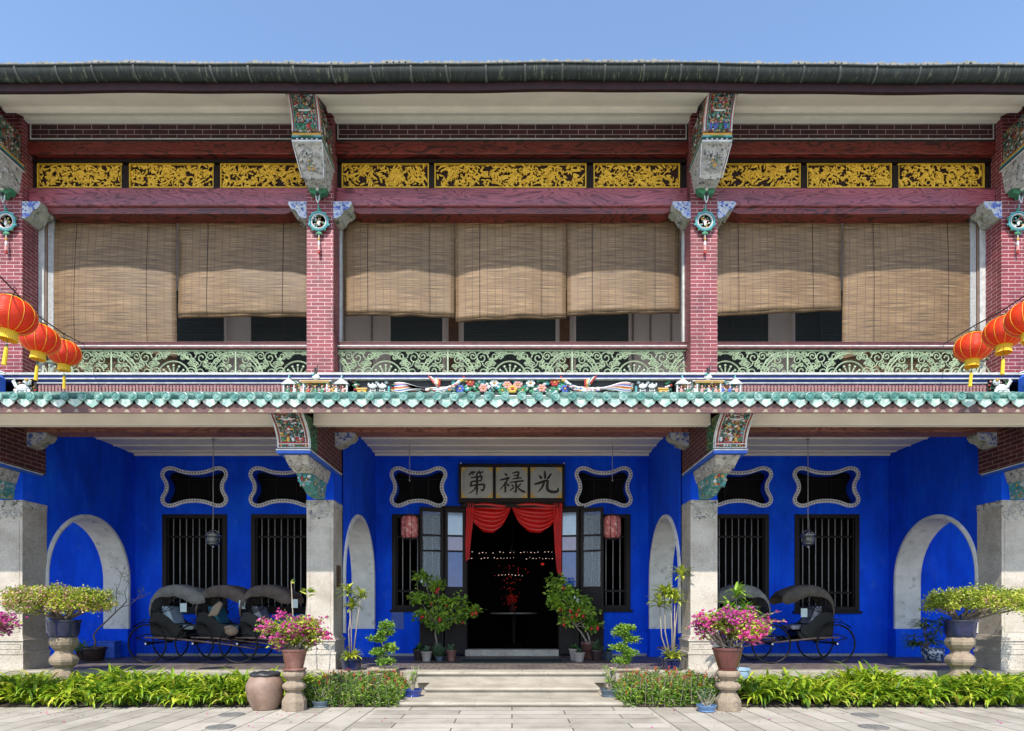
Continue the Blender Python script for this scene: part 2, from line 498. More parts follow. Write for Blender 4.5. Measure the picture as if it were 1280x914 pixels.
def bamboo():
    m, nt, b = newmat('split_bamboo_blind')
    tc = N(nt, 'ShaderNodeTexCoord')
    mp = N(nt, 'ShaderNodeMapping'); mp.inputs['Scale'].default_value = (2.2, 2.2, 85)
    nt.links.new(tc.outputs['Object'], mp.inputs['Vector'])
    n = N(nt, 'ShaderNodeTexNoise', Scale=1, Detail=3, Roughness=.6)
    nt.links.new(mp.outputs[0], n.inputs['Vector'])
    col = ramp(nt, n.outputs[0], [(.28, (.036, .021, .010)), (.44, (.115, .068, .031)), (.58, (.20, .124, .060)), (.72, (.32, .215, .115))])
    mp2 = N(nt, 'ShaderNodeMapping'); mp2.inputs['Scale'].default_value = (.35, .35, .9)
    nt.links.new(tc.outputs['Object'], mp2.inputs['Vector'])
    n2 = N(nt, 'ShaderNodeTexNoise', Scale=1.2, Detail=5)
    nt.links.new(mp2.outputs[0], n2.inputs['Vector'])
    oi = N(nt, 'ShaderNodeObjectInfo'); av = N(nt, 'ShaderNodeMath', operation='MULTIPLY_ADD'); av.inputs[1].default_value = .25
    nt.links.new(oi.outputs['Random'], av.inputs[0]); nt.links.new(n2.outputs[0], av.inputs[2])
    sh = ramp(nt, av.outputs[0], [(.35, (.70, .69, .66)), (.80, (1.18, 1.16, 1.12))])
    col = mixc(nt, 1.0, col, sh, 'MULTIPLY')
    # binding strings: thin dark lines every 16 cm
    sp = N(nt, 'ShaderNodeSeparateXYZ'); nt.links.new(tc.outputs['Object'], sp.inputs[0])
    wn_ = N(nt, 'ShaderNodeTexNoise', Scale=3, Detail=2); nt.links.new(tc.outputs['Object'], wn_.inputs['Vector'])
    ad = N(nt, 'ShaderNodeMath', operation='MULTIPLY_ADD'); ad.inputs[1].default_value = .02
    nt.links.new(wn_.outputs[0], ad.inputs[0]); nt.links.new(sp.outputs[0], ad.inputs[2])
    pp = N(nt, 'ShaderNodeMath', operation='PINGPONG'); pp.inputs[1].default_value = .068
    nt.links.new(ad.outputs[0], pp.inputs[0])
    lt = N(nt, 'ShaderNodeMath', operation='LESS_THAN'); lt.inputs[1].default_value = .0075
    nt.links.new(pp.outputs[0], lt.inputs[0])
    mf = N(nt, 'ShaderNodeMath', operation='MULTIPLY'); mf.inputs[1].default_value = .8
    nt.links.new(lt.outputs[0], mf.inputs[0])
    col = mixc(nt, mf.outputs[0], col, (.10, .055, .03))
    nt.links.new(col, b.inputs['Base Color'])
    b.inputs['Roughness'].default_value = .6
    addbump(nt, b, n.outputs[0], .35, .006)
    return m
M['bamboo'] = bamboo()
M['screen'] = mat('dark_mesh_screen', (.10, .14, .15), (.06, .09, .10), rough=.6, scale=70, bump=.2)
M['innerwall'] = mat('grey_inner_wall', (.86, .86, .84), (.78, .78, .77), rough=.7, scale=2)
M['brownpanel'] = mat('brown_panel', (.20, .12, .08), (.14, .085, .055), rough=.6, scale=5)
M['signface'] = mat('grey_sign_lacquer', (.40, .41, .38), (.32, .33, .30), rough=.35, scale=4, bump=.05)
M['ink'] = mat('black_ink', (.008, .008, .008), (.005, .005, .005), rough=.4, bump=0)
M['redcloth'] = mat('red_satin', (.66, .006, .006), (.48, .004, .004), rough=.35, scale=4, bump=.1, spec=.6)
def glassmat(name, tint=(.8, .9, 1), rough=.03, trans=1.0):
    m, nt, b = newmat(name)
    b.inputs['Base Color'].default_value = rgb(tint)
    b.inputs['Transmission Weight'].default_value = trans
    b.inputs['Roughness'].default_value = rough
    b.inputs['IOR'].default_value = 1.45
    return m
M['pane'] = mat('sky_reflection_pane', (.26, .36, .52), (.20, .30, .46), rough=.06, metal=0, spec=.8, bump=0)  # reflected sky painted into the top panes' base colour
M['pane'].node_tree.nodes['Principled BSDF'].inputs['IOR'].default_value = 1.7
M['glass'] = thinglass()
M['pane_blue'] = mat('blue_reflection_pane', (.01, .09, .42), (.008, .06, .34), rough=.06, spec=.6, bump=0)  # blue reflection painted into the lower panes
M['pane_lilac'] = mat('lilac_reflection_pane', (.34, .30, .50), (.28, .25, .44), rough=.06, spec=.6, bump=0)  # lilac reflection painted into the middle panes
M['lampglass'] = mat('ribbed_lamp_glass', (.12, .13, .14), (.03, .035, .04), rough=.1, spec=.8, bump=.3, scale=20)
M['chrome'] = mat('silvered_metal', (.5, .5, .5), (.35, .35, .36), rough=.25, metal=.9, bump=0)
def lanternmat():
    m, nt, b = newmat('red_lantern_silk')
    g = N(nt, 'ShaderNodeTexNoise', Scale=5, Detail=4)
    nt.links.new(coords(nt), g.inputs['Vector'])
    col = ramp(nt, g.outputs[0], [(.35, (.74, .040, .006)), (.65, (.84, .065, .009))])
    nt.links.new(col, b.inputs['Base Color'])
    b.inputs['Roughness'].default_value = .45
    w = N(nt, 'ShaderNodeTexWave', bands_direction='Z', Scale=17, Distortion=.6)
    nt.links.new(coords(nt), w.inputs['Vector']); addbump(nt, b, w.outputs['Fac'], .55, .006)
    t = N(nt, 'ShaderNodeBsdfTranslucent'); nt.links.new(col, t.inputs[0])
    mx = N(nt, 'ShaderNodeMixShader'); mx.inputs[0].default_value = .35
    nt.links.new(b.outputs[0], mx.inputs[1]); nt.links.new(t.outputs[0], mx.inputs[2])
    nt.links.new(mx.outputs[0], nt.nodes['Material Output'].inputs[0])
    return m
M['lantern'] = lanternmat()
M['tassel'] = mat('yellow_tassel', (.80, .52, .02), (.62, .38, .01), rough=.6, scale=30, stretch=(8, 8, 1))
M['paperlantern'] = mat('pink_paper_lantern', (.62, .16, .15), (.40, .07, .07), rough=.6, scale=14, bump=.1, blotch=((.75, .45, .42), 16, .5, .6))
M['terra'] = mat('terracotta_glaze', (.20, .085, .062), (.14, .055, .042), rough=.45, scale=4, coat=.2, blotch=((.30, .17, .14), 4, .5, .7))
M['maroonpot'] = mat('maroon_glazed_pot', (.13, .034, .028), (.08, .022, .018), rough=.3, scale=4, coat=.5, stretch=(6, 6, 1))
M['jar'] = mat('buff_brown_stoneware', (.25, .165, .12), (.165, .105, .075), rough=.55, scale=5, bump=.35, blotch=((.30, .20, .145), 4, .5, .66))
M['jarband'] = mat('dark_jar_lid', (.03, .03, .035), (.015, .015, .018), rough=.5)
M['navypot'] = mat('navy_glazed_pot', (.015, .022, .085), (.009, .012, .045), rough=.25, scale=5, coat=.5)
M['bluedish'] = mat('cobalt_glazed_dish', (.02, .05, .28), (.012, .03, .16), rough=.25, scale=5, coat=.5)
M['greypot'] = mat('pale_grey_pot', (.42, .36, .31), (.30, .25, .22), rough=.75, scale=8, bump=.3)
M['darkpot'] = mat('dark_brown_pot', (.055, .03, .025), (.03, .018, .016), rough=.4, scale=8)
M['traypot'] = mat('stone_tray', (.42, .33, .24), (.30, .23, .17), rough=.8, scale=8)
M['paleblue'] = mat('pale_blue_pot', (.35, .48, .62), (.25, .36, .5), rough=.3, scale=5)
M['slategrey'] = mat('slate_blue_dish', (.10, .14, .18), (.06, .085, .11), rough=.3, scale=5)
M['pedestal'] = mat('weathered_sandstone', (.33, .255, .18), (.20, .155, .11), rough=.9, scale=7, bump=.6, blotch=((.13, .11, .085), 7, .53, .66))
M['bark'] = mat('grey_bark', (.26, .21, .17), (.14, .11, .09), rough=.85, scale=14, bump=.5, stretch=(3, 3, 1))
M['palestem'] = mat('pale_stem', (.34, .29, .22), (.20, .17, .12), rough=.8, scale=14)
M['leaf_lily'] = leafmat('lily_leaf', [(0, (.05, .13, .008)), (.3, (.16, .30, .012)), (.7, (.33, .45, .022)), (.94, (.52, .58, .05)), (1, (.55, .45, .1))], trans=.34)
M['leaf_bush'] = leafmat('bush_leaf', [(0, (.045, .12, .012)), (.5, (.14, .28, .025)), (1, (.32, .44, .05))])
M['leaf_mid'] = leafmat('mid_green_leaf', [(0, (.07, .18, .018)), (.5, (.19, .36, .035)), (1, (.36, .52, .07))], trans=.35)
M['leaf_dark'] = leafmat('dark_green_leaf', [(0, (.018, .07, .016)), (.6, (.05, .13, .03)), (1, (.12, .23, .06))])
M['leaf_fresh'] = leafmat('fresh_green_leaf', [(0, (.09, .22, .018)), (.5, (.27, .45, .035)), (1, (.46, .62, .08))], trans=.38)
M['leaf_gold'] = leafmat('yellow_green_leaf', [(0, (.12, .20, .015)), (.5, (.34, .42, .035)), (1, (.58, .60, .10))])
M['leaf_succ'] = leafmat('grey_green_leaf', [(0, (.05, .10, .05)), (1, (.13, .2, .11))], trans=.1)
M['petal'] = leafmat('magenta_bract', [(0, (.50, .03, .24)), (.6, (.72, .07, .38)), (1, (.85, .22, .52))])
M['petal_pale'] = leafmat('pale_pink_bract', [(0, (.55, .16, .22)), (.6, (.70, .34, .38)), (1, (.75, .52, .46))])
M['redflower'] = leafmat('red_flower_spike', [(0, (.50, .05, .02)), (1, (.70, .14, .05))])
M['redpaper'] = mat('red_paper_ornament', (.62, .02, .015), (.45, .01, .01), rough=.5)
M['wheelrim'] = mat('black_wheel', (.010, .010, .011), (.006, .006, .006), rough=.5, spec=.25)
M['grey_canvas'] = mat('grey_canvas_hood', (.19, .18, .165), (.12, .115, .105), rough=.85, scale=7, bump=.4, bdist=.03)
M['brown_canvas'] = mat('brown_canvas_hood', (.12, .09, .075), (.065, .048, .04), rough=.85, scale=7, bump=.4, bdist=.03)
M['dark_canvas'] = mat('dark_canvas_hood', (.10, .08, .062), (.055, .045, .036), rough=.8, scale=7, bump=.4, bdist=.03)
M['rick_body'] = mat('black_lacquer', (.010, .009, .009), (.005, .005, .005), rough=.45, scale=6, spec=.3)
M['rick_shaft'] = mat('worn_wooden_shaft', (.30, .19, .15), (.18, .11, .085), rough=.6, scale=9, stretch=(1, 6, 6))
M['seat_pale'] = mat('pale_blue_cushion', (.42, .50, .54), (.28, .35, .40), rough=.7, scale=6)
M['seat_teal'] = mat('teal_cushion', (.04, .20, .28), (.03, .14, .2), rough=.7, scale=6)
M['seat_silver'] = mat('black_silver_cushion', (.30, .30, .33), (.06, .06, .075), rough=.5, scale=9)
M['basket'] = mat('rattan_basket', (.30, .22, .15), (.18, .13, .09), rough=.8, scale=40, bump=.5)
M['card'] = mat('pale_card', (.50, .58, .56), (.42, .50, .48), rough=.6)
M['hub'] = mat('white_hub_cap', (.8, .8, .8), (.7, .7, .7), rough=.3)
M['mat'] = mat('dark_green_mat', (.018, .03, .03), (.01, .016, .017), rough=.95, scale=40, bump=.4)
M['manhole'] = mat('dark_iron_cover', (.19, .18, .165), (.09, .09, .085), rough=.85, scale=22, bump=.5)
M['plaque'] = mat('blue_plaque', (.03, .10, .42), (.02, .08, .36), rough=.3)
M['brownplaque'] = mat('bronze_plaque', (.12, .06, .035), (.08, .04, .025), rough=.4)
def patmat(name, cols, scale, dark=(.02, .018, .02), gap=.34, bump=.8, bdist=.02, rough=.7):
    """carved and painted relief: coloured lumps parted by dark grooves"""
    m, nt, b = newmat(name)
    co = coords(nt)
    dn = N(nt, 'ShaderNodeTexNoise', Scale=scale*.6, Detail=2); nt.links.new(co, dn.inputs['Vector'])
    mxv = N(nt, 'ShaderNodeVectorMath', operation='MULTIPLY_ADD'); mxv.inputs[1].default_value = (.09, .09, .09)
    nt.links.new(dn.outputs['Color'], mxv.inputs[0]); nt.links.new(co, mxv.inputs[2])
    v = N(nt, 'ShaderNodeTexVoronoi', Scale=scale); nt.links.new(mxv.outputs[0], v.inputs['Vector'])
    v2 = N(nt, 'ShaderNodeTexVoronoi', Scale=scale, feature='DISTANCE_TO_EDGE'); nt.links.new(mxv.outputs[0], v2.inputs['Vector'])
    sp = N(nt, 'ShaderNodeSeparateColor'); nt.links.new(v.outputs['Color'], sp.inputs[0])
    n = len(cols)
    col = ramp(nt, sp.outputs[0], [(i/n, c) for i, c in enumerate(cols)], 'CONSTANT')
    g_ = ramp(nt, v2.outputs['Distance'], [(gap*.18, (1, 1, 1)), (gap*.42, (0, 0, 0))])
    col = mixc(nt, g_, col, dark)
    nt.links.new(col, b.inputs['Base Color']); b.inputs['Roughness'].default_value = rough
    addbump(nt, b, v2.outputs['Distance'], bump, bdist)
    return m
M['railpaint'] = mat('maroon_rail_paint', (.16, .045, .042), (.09, .028, .028), rough=.45, scale=8)
# polychrome relief palette
PALN = ['white', 'pal_green', 'pal_red', 'pal_yellow', 'pal_teal', 'pal_black', 'pal_pink', 'pal_blue', 'pal_grey']
M['pal_green'] = mat('relief_green', (.05, .22, .10), (.03, .13, .07), rough=.5)
M['pal_red'] = mat('relief_red', (.42, .04, .03), (.28, .03, .025), rough=.5)
M['pal_yellow'] = mat('relief_ochre', (.62, .36, .06), (.45, .24, .05), rough=.5)
M['pal_teal'] = mat('relief_teal', (.08, .36, .36), (.05, .22, .24), rough=.4)
M['pal_black'] = mat('relief_dark', (.025, .022, .026), (.015, .014, .016), rough=.6)
M['pal_pink'] = mat('relief_pink', (.62, .30, .27), (.5, .22, .2), rough=.5)
M['pal_blue'] = mat('relief_blue', (.06, .11, .42), (.04, .07, .28), rough=.5)
M['pal_grey'] = mat('relief_stone', (.40, .38, .36), (.22, .21, .20), rough=.8, scale=25, bump=.5)
M['carved_stone'] = mat('carved_grey_stone', (.56, .53, .48), (.34, .32, .30), rough=.85, scale=7, bump=.9, bdist=.03, blotch=((.10, .095, .088), 13, .53, .62))
M['carved_turq'] = mat('carved_turquoise', (.10, .34, .33), (.04, .20, .20), rough=.6, scale=8, bump=.8, bdist=.03, blotch=((.46, .50, .47), 12, .54, .60))
M['carved_multi'] = patmat('carved_polychrome', [(.55, .53, .50), (.05, .20, .10), (.03, .03, .03), (.40, .05, .03), (.50, .32, .08), (.06, .30, .30), (.5, .28, .25)], 34)
M['porcelain'] = mat('blue_white_scrolls', (.50, .52, .56), (.36, .39, .46), rough=.5, scale=6, bump=.5, bdist=.02, blotch=((.08, .13, .42), 10, .50, .55))
M['carved_moss'] = mat('mossy_carved_stone', (.48, .46, .41), (.30, .31, .25), rough=.85, scale=7, bump=.9, bdist=.03, blotch=((.09, .10, .06), 10, .52, .62))
M['carved_green'] = patmat('green_scrollwork', [(.05, .24, .10), (.03, .12, .06), (.08, .32, .20), (.30, .26, .06)], 30, (.012, .02, .014))
PALN += ['carved_stone', 'carved_turq', 'carved_multi', 'porcelain', 'carved_moss', 'carved_green']
PAL = [M[k] for k in PALN]
W_, G_, R_, Y_, T_, K_, P_, B_, S_, CS_, CT_, CM_, PO_, MO_, CG_ = range(15)

# ================================================================== ground
g = MB(); g.add([(-400, -400, 0), (400, -400, 0), (400, 400, 0), (-400, 400, 0)], [(0, 1, 2, 3)])
tag(g.build('paving', M['paving']), kind='structure')
for i, (x0, x1) in enumerate(((-11, -1.78), (1.82, 11))):
    g = MB()
    n = 60; rows = []
    for j in range(7):
        y = 9.19 + (10.74 - 9.19)*j/6
        rows.append([(x0 + (x1-x0)*k/n, y + (random.uniform(-.03, .03) if 0 < j < 6 else 0), .012 + (random.uniform(.01, .06) if 0 < j < 6 and 0 < k < n else 0)) for k in range(n+1)])
    g.loft(rows, closed=False, cap=False)
    tag(g.build('planting_bed', M['earth'], smooth=True), kind='structure')

def mathing(name, label, cat, loc, group=None):
    return thing(name, label, cat, loc, 0, group)
# manhole covers
for k, (px, py, r, lab) in enumerate((
        (290, 893.5, .17, 'round dark iron cover in the left paving, the farther of its pair'),
        (276, 909, .17, 'round dark iron cover in the left paving, the nearer one at the bottom edge'),
        (1081, 894, .17, 'round dark iron cover in the right paving, the farther of its pair'),
        (1092, 909, .17, 'round dark iron cover in the right paving, the nearer one at the bottom edge'))):
    Y = CZ*F/(py - HY)
    mb = MB()
    mb.lathe([(r, 0), (r, .006), (r*.93, .010), (r*.90, .004), (r*.86, .004), (r*.84, .009), (r*.5, .009), (r*.48, .005), (r*.44, .009), (.0001, .009)], n=28)
    o = mb.build('drain_cover', M['manhole'])
    o.location = (PX(px, Y), Y, .001)
    tag(o, lab, 'drain cover', 'round covers in the paving')

# ================================================================== mansion
mansion = thing('mansion', 'long two-storey blue and red brick mansion with tiled canopy, bamboo-shaded gallery and open front door', 'building')
def mp(name, mb, mats, parent=None, **k):
    return mb.build(name, mats, parent or mansion, **k)
XI, XO = 3.10, 8.50      # inner faces of inner and outer pillars
PW = .467
YP = 11.0                # pillar front plane
YB = 14.33               # back wall plane
ZF = .37                 # verandah floor

def relief(mb, o, u, v, n, W, H, cnt, pal, s0=.012, s1=.03, th=.6):
    o = Vector(o); u = Vector(u).normalized(); v = Vector(v).normalized(); n = Vector(n).normalized()
    rot0 = Matrix((u, n, v)).transposed()
    for _ in range(cnt):
        a = random.uniform(s0, W - s0); b = random.uniform(s0, H - s0)
        r1 = random.uniform(s0, s1); r2 = random.uniform(.45, 1)*r1
        ang = random.uniform(0, pi)
        rot = rot0 @ Matrix.Rotation(ang, 3, 'Y')
        c = o + u*a + v*b + n*(r1*th*.3)
        mb.ell(c, (r1, r1*th, r2), n=6, k=4, m=random.choice(pal), rot=rot)

def onc_(cur, t):
    f = t*(len(cur)-1); i = min(int(f), len(cur)-2); q = f-i
    return cur[i][0]*(1-q)+cur[i+1][0]*q, cur[i][1]*(1-q)+cur[i+1][1]*q

def figure(mb, p, h, c, n=(0, -1, 0)):
    x, y, z = p
    mb.ell((x, y, z + h*.34), (h*.20, h*.14, h*.36), n=7, k=5, m=c)
    mb.ell((x, y - h*.05, z + h*.80), (h*.10, h*.10, h*.13), n=6, k=4, m=P_)
    mb.ell((x, y - h*.02, z + h*.95), (h*.13, h*.10, h*.07), n=6, k=4, m=K_ if random.random() < .5 else Y_)
    s = random.choice((-1, 1))
    mb.tube([(x + s*h*.12, y - h*.05, z + h*.6), (x + s*h*.28, y - h*.16, z + h*random.uniform(.35, .75))], h*.06, 4, W_ if random.random() < .5 else c)

# ---- verandah floor, kerb, steps
mb = MB(); mb.box(-13, 13, 11.02, 14.7, 0, ZF); mp('verandah_floor', mb, M['floor'])
mb = MB()
x = -13.0
while x < 13:
    w = random.uniform(1.1, 1.5)
    x2 = min(x + w, 13)
    mb.box(x + .003, x2 - .003, 10.74, 11.02, 0.0, ZF + .006)
    x = x2
mp('kerb', mb, M['step_stone'], bevel=.008)
def step(x0, x1, y0, y1, z0, z1):
    mb = MB()
    mb.box(x0 + .02, x1 - .02, y0 + .035, y1, z0, z1 - .055)
    # rounded nosing
    prof = []
    for k in range(7):
        a = pi/2 + pi*k/6
        prof.append((y0 + .028 + .028*cos(a), z1 - .028 + .028*sin(a)))
    prof += [(y1, z1 - .056), (y1, z1)]
    nseg = 3; w = (x1 - x0)/nseg
    for k in range(nseg):
        mb.prism(prof, x0 + k*w + .0015, x0 + (k+1)*w - .0015)
    return mp('step', mb, M['step_stone'])
step(-1.66, 1.70, 9.18, 10.05, 0, .073)
step(-1.38, 1.38, 9.96, 10.745, .074, .190)
step(-1.62, 1.60, 10.60, 10.735, .19, ZF + .004)

# ---- arch outline helper (y,z)
def arch(yc, r, z0, zs, n=22, rr=0):
    pts = [(yc - r - rr, z0)]
    for k in range(n + 1):
        a = pi - pi*k/n
        pts.append((yc + (r+rr)*cos(a), zs + (r+rr)*sin(a)))
    pts.append((yc + r + rr, z0))
    return pts

# ---- back wall with openings
def vent_outline(cx, cz, w, h, grow=0):
    q = [(0, .70), (.22, .72), (.45, .80), (.66, .95), (.80, 1.0), (.93, .95), (.995, .80), (.985, .62), (.91, .42), (.86, .2), (.85, 0)]
    pts = []
    for a, b in q: pts.append((a*w, b*h))
    full = pts[:]
    full += [(a, -b) for a, b in reversed(pts[:-1])]
    full += [(-a, -b) for a, b in pts[1:]]
    full += [(-a, b) for a, b in reversed(pts[1:-1])]
    # smooth by one Chaikin pass
    out = []
    n = len(full)
    for i in range(n):
        a = full[i]; b = full[(i+1) % n]
        out.append((a[0]*.75 + b[0]*.25, a[1]*.75 + b[1]*.25)); out.append((a[0]*.25 + b[0]*.75, a[1]*.25 + b[1]*.75))
    if grow:
        n = len(out); o2 = []
        for i in range(n):
            a = out[i-1]; b = out[(i+1) % n]
            dx, dz = b[0]-a[0], b[1]-a[1]; L = sqrt(dx*dx+dz*dz)
            nx, nz = dz/L, -dx/L
            if nx*out[i][0] + nz*out[i][1] < 0: nx, nz = -nx, -nz
            o2.append((out[i][0] + nx*grow, out[i][1] + nz*grow))
        out = o2
    return [(cx + a, cz + b) for a, b in out]

S = YB/F
def px2x(p): return (p - PX0)*S
def py2z(p): return CZ + (HY - p)*S
vents = []
for (a, b) in ((201, 286), (311, 397), (487, 559.5), (718, 791), (880, 966), (990, 1075)):
    vents.append((px2x((a+b)/2), py2z(609), (b-a)/2*S - .085, (635-583)/2*S - .085))
wins = [(203, 284), (314, 395), (490, 553), (728, 788), (880, 961), (993, 1074)]
holes = [vent_outline(*v) for v in vents]
WZ0, WZ1 = py2z(764) , py2z(643)
for a, b in wins:
    z0 = WZ0 if (b < 450 or a > 850) else py2z(762)
    holes.append(rect(px2x(a), px2x(b), z0 + .02, WZ1))
DX0, DX1, DZ1 = px2x(576), px2x(706), py2z(628)
holes.append(rect(DX0, DX1, ZF + .002, DZ1))
mb = MB()
holed(mb, rect(-13, 13, ZF, 5.35), holes, lambda u, v, w: (u, w, v), YB, YB + .32)
mp('back_wall', mb, M['blue'])
# low plinth course & cornice line on back wall
for a, b in ((-8.5, -3.6), (-3.05, px2x(552)), (px2x(730), 3.05), (3.6, 8.5)):
    mp('skirting', MB().box(a, b, YB - .018, YB - .001, ZF, ZF + .055), M['rod'])
for a, b in ((-8.5, -3.58), (-3.08, 3.08), (3.58, 8.5)):
    mp('wall_cornice', MB().box(a, b, YB - .05, YB - .001, 4.80, 4.925), M['blue'])
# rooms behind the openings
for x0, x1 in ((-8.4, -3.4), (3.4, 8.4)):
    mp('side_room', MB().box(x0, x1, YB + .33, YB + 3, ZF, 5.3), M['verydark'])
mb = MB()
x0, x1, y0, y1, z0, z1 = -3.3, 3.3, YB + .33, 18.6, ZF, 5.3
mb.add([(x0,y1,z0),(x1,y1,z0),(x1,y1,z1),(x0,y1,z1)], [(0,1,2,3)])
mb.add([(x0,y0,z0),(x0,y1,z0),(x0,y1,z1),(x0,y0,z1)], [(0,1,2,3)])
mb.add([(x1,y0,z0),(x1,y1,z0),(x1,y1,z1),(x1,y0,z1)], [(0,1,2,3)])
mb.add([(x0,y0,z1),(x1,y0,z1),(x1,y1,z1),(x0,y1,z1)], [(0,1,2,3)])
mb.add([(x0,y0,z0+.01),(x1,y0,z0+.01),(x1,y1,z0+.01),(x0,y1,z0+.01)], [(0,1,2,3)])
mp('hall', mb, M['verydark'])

# vents: surround ring with beaded pattern, flat black backing and thin mullions behind
for v in vents:
    inner = vent_outline(*v); outer = vent_outline(*v, grow=.085)
    mb = MB()
    n = len(inner)
    def ringpts(a, y): return [(p[0], y, p[1]) for p in a]
    i2 = vent_outline(*v, grow=.012); o2 = vent_outline(*v, grow=.07)
    mb.loft([ringpts(inner, YB), ringpts(inner, YB - .035), ringpts(i2, YB - .045), ringpts(o2, YB - .045), ringpts(outer, YB - .03), ringpts(outer, YB)], 0, cap=False)
    mid = vent_outline(*v, grow=.041)
    # evenly spaced dark beads
    L = [0]
    for i in range(n): L.append(L[-1] + (Vector(mid[(i+1) % n]) - Vector(mid[i])).length)
    cnt = int(L[-1]/.062)
    for k in range(cnt):
        d = L[-1]*k/cnt
        i = max(j for j in range(n) if L[j] <= d)
        t = (d - L[i])/(L[i+1]-L[i]+1e-9)
        a = Vector(mid[i]); b = Vector(mid[(i+1) % n]); p = a.lerp(b, t); dr = (b-a).normalized(); nn = Vector((dr.y, -dr.x))
        q = [p + dr*.022, p + nn*.017, p - dr*.022, p - nn*.017]
        mb.add([(c.x, YB - .048, c.y) for c in q], [(0, 1, 2, 3)], 1)
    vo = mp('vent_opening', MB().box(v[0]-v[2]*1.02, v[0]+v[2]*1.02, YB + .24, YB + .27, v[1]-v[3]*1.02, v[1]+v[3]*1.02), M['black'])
    mp('surround', mb, [M['vent_white'], M['pal_black']], parent=vo)
    mb = MB()
    for q in (-.33, .33): mb.box(v[0]+q*v[2]-.012, v[0]+q*v[2]+.012, YB+.21, YB+.235, v[1]-v[3], v[1]+v[3])
    mb.box(v[0]-v[2], v[0]+v[2], YB+.212, YB+.233, v[1]+v[3]*.55, v[1]+v[3]*.6)
    mp('mullion', mb, M['darkwood'], parent=vo)

# barred windows
for a, b in wins:
    x0, x1 = px2x(a), px2x(b); side = (b < 450 or a > 850)
    z0, z1 = (WZ0 if side else py2z(762)), WZ1
    mb = MB(); fw = .10
    for (p, q, r, s) in ((x0, x0+fw, z0, z1), (x1-fw, x1, z0, z1), (x0+fw, x1-fw, z1-fw*.9, z1), (x0+fw, x1-fw, z0, z0+fw)):
        mb.box(p, q, YB - .02, YB + .10, r, s)
    for (p, q, r, s) in ((x0+fw, x0+fw+.03, z0+fw, z1-fw*.9), (x1-fw-.03, x1-fw, z0+fw, z1-fw*.9)):
        mb.box(p, q, YB + .02, YB + .12, r, s)
    wo = mp('window', mb, M['darkwood'], bevel=.006)
    mb = MB(); mb.box(x0 - .04, x1 + .04, YB - .07, YB + .05, z0 - .055, z0 + .0); mp('sill', mb, M['darkwood'], parent=wo, bevel=.008)
    mb = MB()
    for zz in ((z1 - .50), (z0 + .42)): mb.box(x0+fw+.03, x1-fw-.03, YB + .05, YB + .085, zz - .022, zz + .022)
    mp('rail', mb, M['darkwood'], parent=wo)
    nb = 8 if side else 5
    for k in range(nb):
        xx = x0 + fw + .03 + (x1 - x0 - 2*fw - .06)*(k + .6)/(nb + .2)
        mb = MB(); mb.tube([(xx, YB + .067, z0 + fw - .01), (xx, YB + .067, z1 - fw*.9 + .01)], .0115, 6)
        mp('bar', mb, M['rod'], parent=wo, smooth=True)

# door: frame, threshold, folding glazed leaves
door = mp('doorway', MB().box(DX0, DX0+.15, YB-.05, YB+.2, ZF+.002, DZ1).box(DX1-.15, DX1, YB-.05, YB+.2, ZF+.002, DZ1).box(DX0+.15, DX1-.15, YB-.05, YB+.2, DZ1-.10, DZ1), M['darkwood'], bevel=.01)
mp('threshold', MB().box(px2x(582), px2x(698), YB - .16, YB + .22, ZF + .003, ZF + .15), M['granite'], parent=door, bevel=.012)
def leaf(x0, x1, ya, yb, curtain=True):
    """one glazed folding leaf standing between (x0,ya) and (x1,yb)"""
    z0, z1 = ZF + .06, py2z(637)
    d = Vector((x1-x0, yb-ya, 0)); L = d.length; d.normalize(); nrm = Vector((d.y, -d.x, 0))
    def bx(mb, u0, u1, w0, w1, c0, c1, m=0):
        pts = []
        for c in (c0, c1):
            for (u, w) in ((u0, w0), (u1, w0), (u1, w1), (u0, w1)):
                p = Vector((x0, ya, c)) + d*u + nrm*w; pts.append(tuple(p))
        mb.add(pts, [(0,3,2,1),(4,5,6,7),(0,1,5,4),(1,2,6,5),(2,3,7,6),(3,0,4,7)], m)
    st = .065
    mb = MB()
    bx(mb, 0, st, 0, .045, z0, z1); bx(mb, L-st, L, 0, .045, z0, z1)
    zr = [z0, z0 + .14, z0 + 1.30, z0 + 1.42, 1.9, 1.95, 2.72, 2.77, z1 - .10, z1]
    zb = py2z(734); z_1 = py2z(690); z_2 = py2z(671)
    for (c0, c1) in ((z0, z0+.14), (zb - .16, zb), (z_1-.02, z_1+.02), (z_2-.02, z_2+.02), (z1-.09, z1)):
        bx(mb, st, L-st, .002, .043, c0, c1)
    lo = mp('door_leaf', mb, M['darkwood'], parent=door, bevel=.004)
    if False: pass
    mb = MB()
    bx(mb, st, L-st, .012, .03, z0+.14, zb-.16)
    bx(mb, st+.05, L-st-.05, .031, .040, z0+.22, zb-.25)
    bx(mb, st+.05, L-st-.05, .002, .011, z0+.22, zb-.25)
    o = mb.build('panel', M['darkwood'], door); o.parent = door
    for ci, (c0, c1) in enumerate(((zb, z_1-.02), (z_1+.02, z_2-.02), (z_2+.02, z1-.09))):
        mb = MB()
        bx(mb, st+.002, L-st-.002, .018, .024, c0+.002, c1-.002)
        mb.build('pane', (M['pane_blue'], M['pane_lilac'], M['pane'])[ci] if curtain else M['glass'], door)  # curtain leaves: panes coloured with painted reflections; the others are clear glass
leaf(px2x(557), px2x(582), YB-.17, YB-.08)
leaf(px2x(527), px2x(555), YB-.33, YB-.19, False)
leaf(px2x(699), px2x(723), YB-.08, YB-.17)
leaf(px2x(725), px2x(752), YB-.19, YB-.33, False)
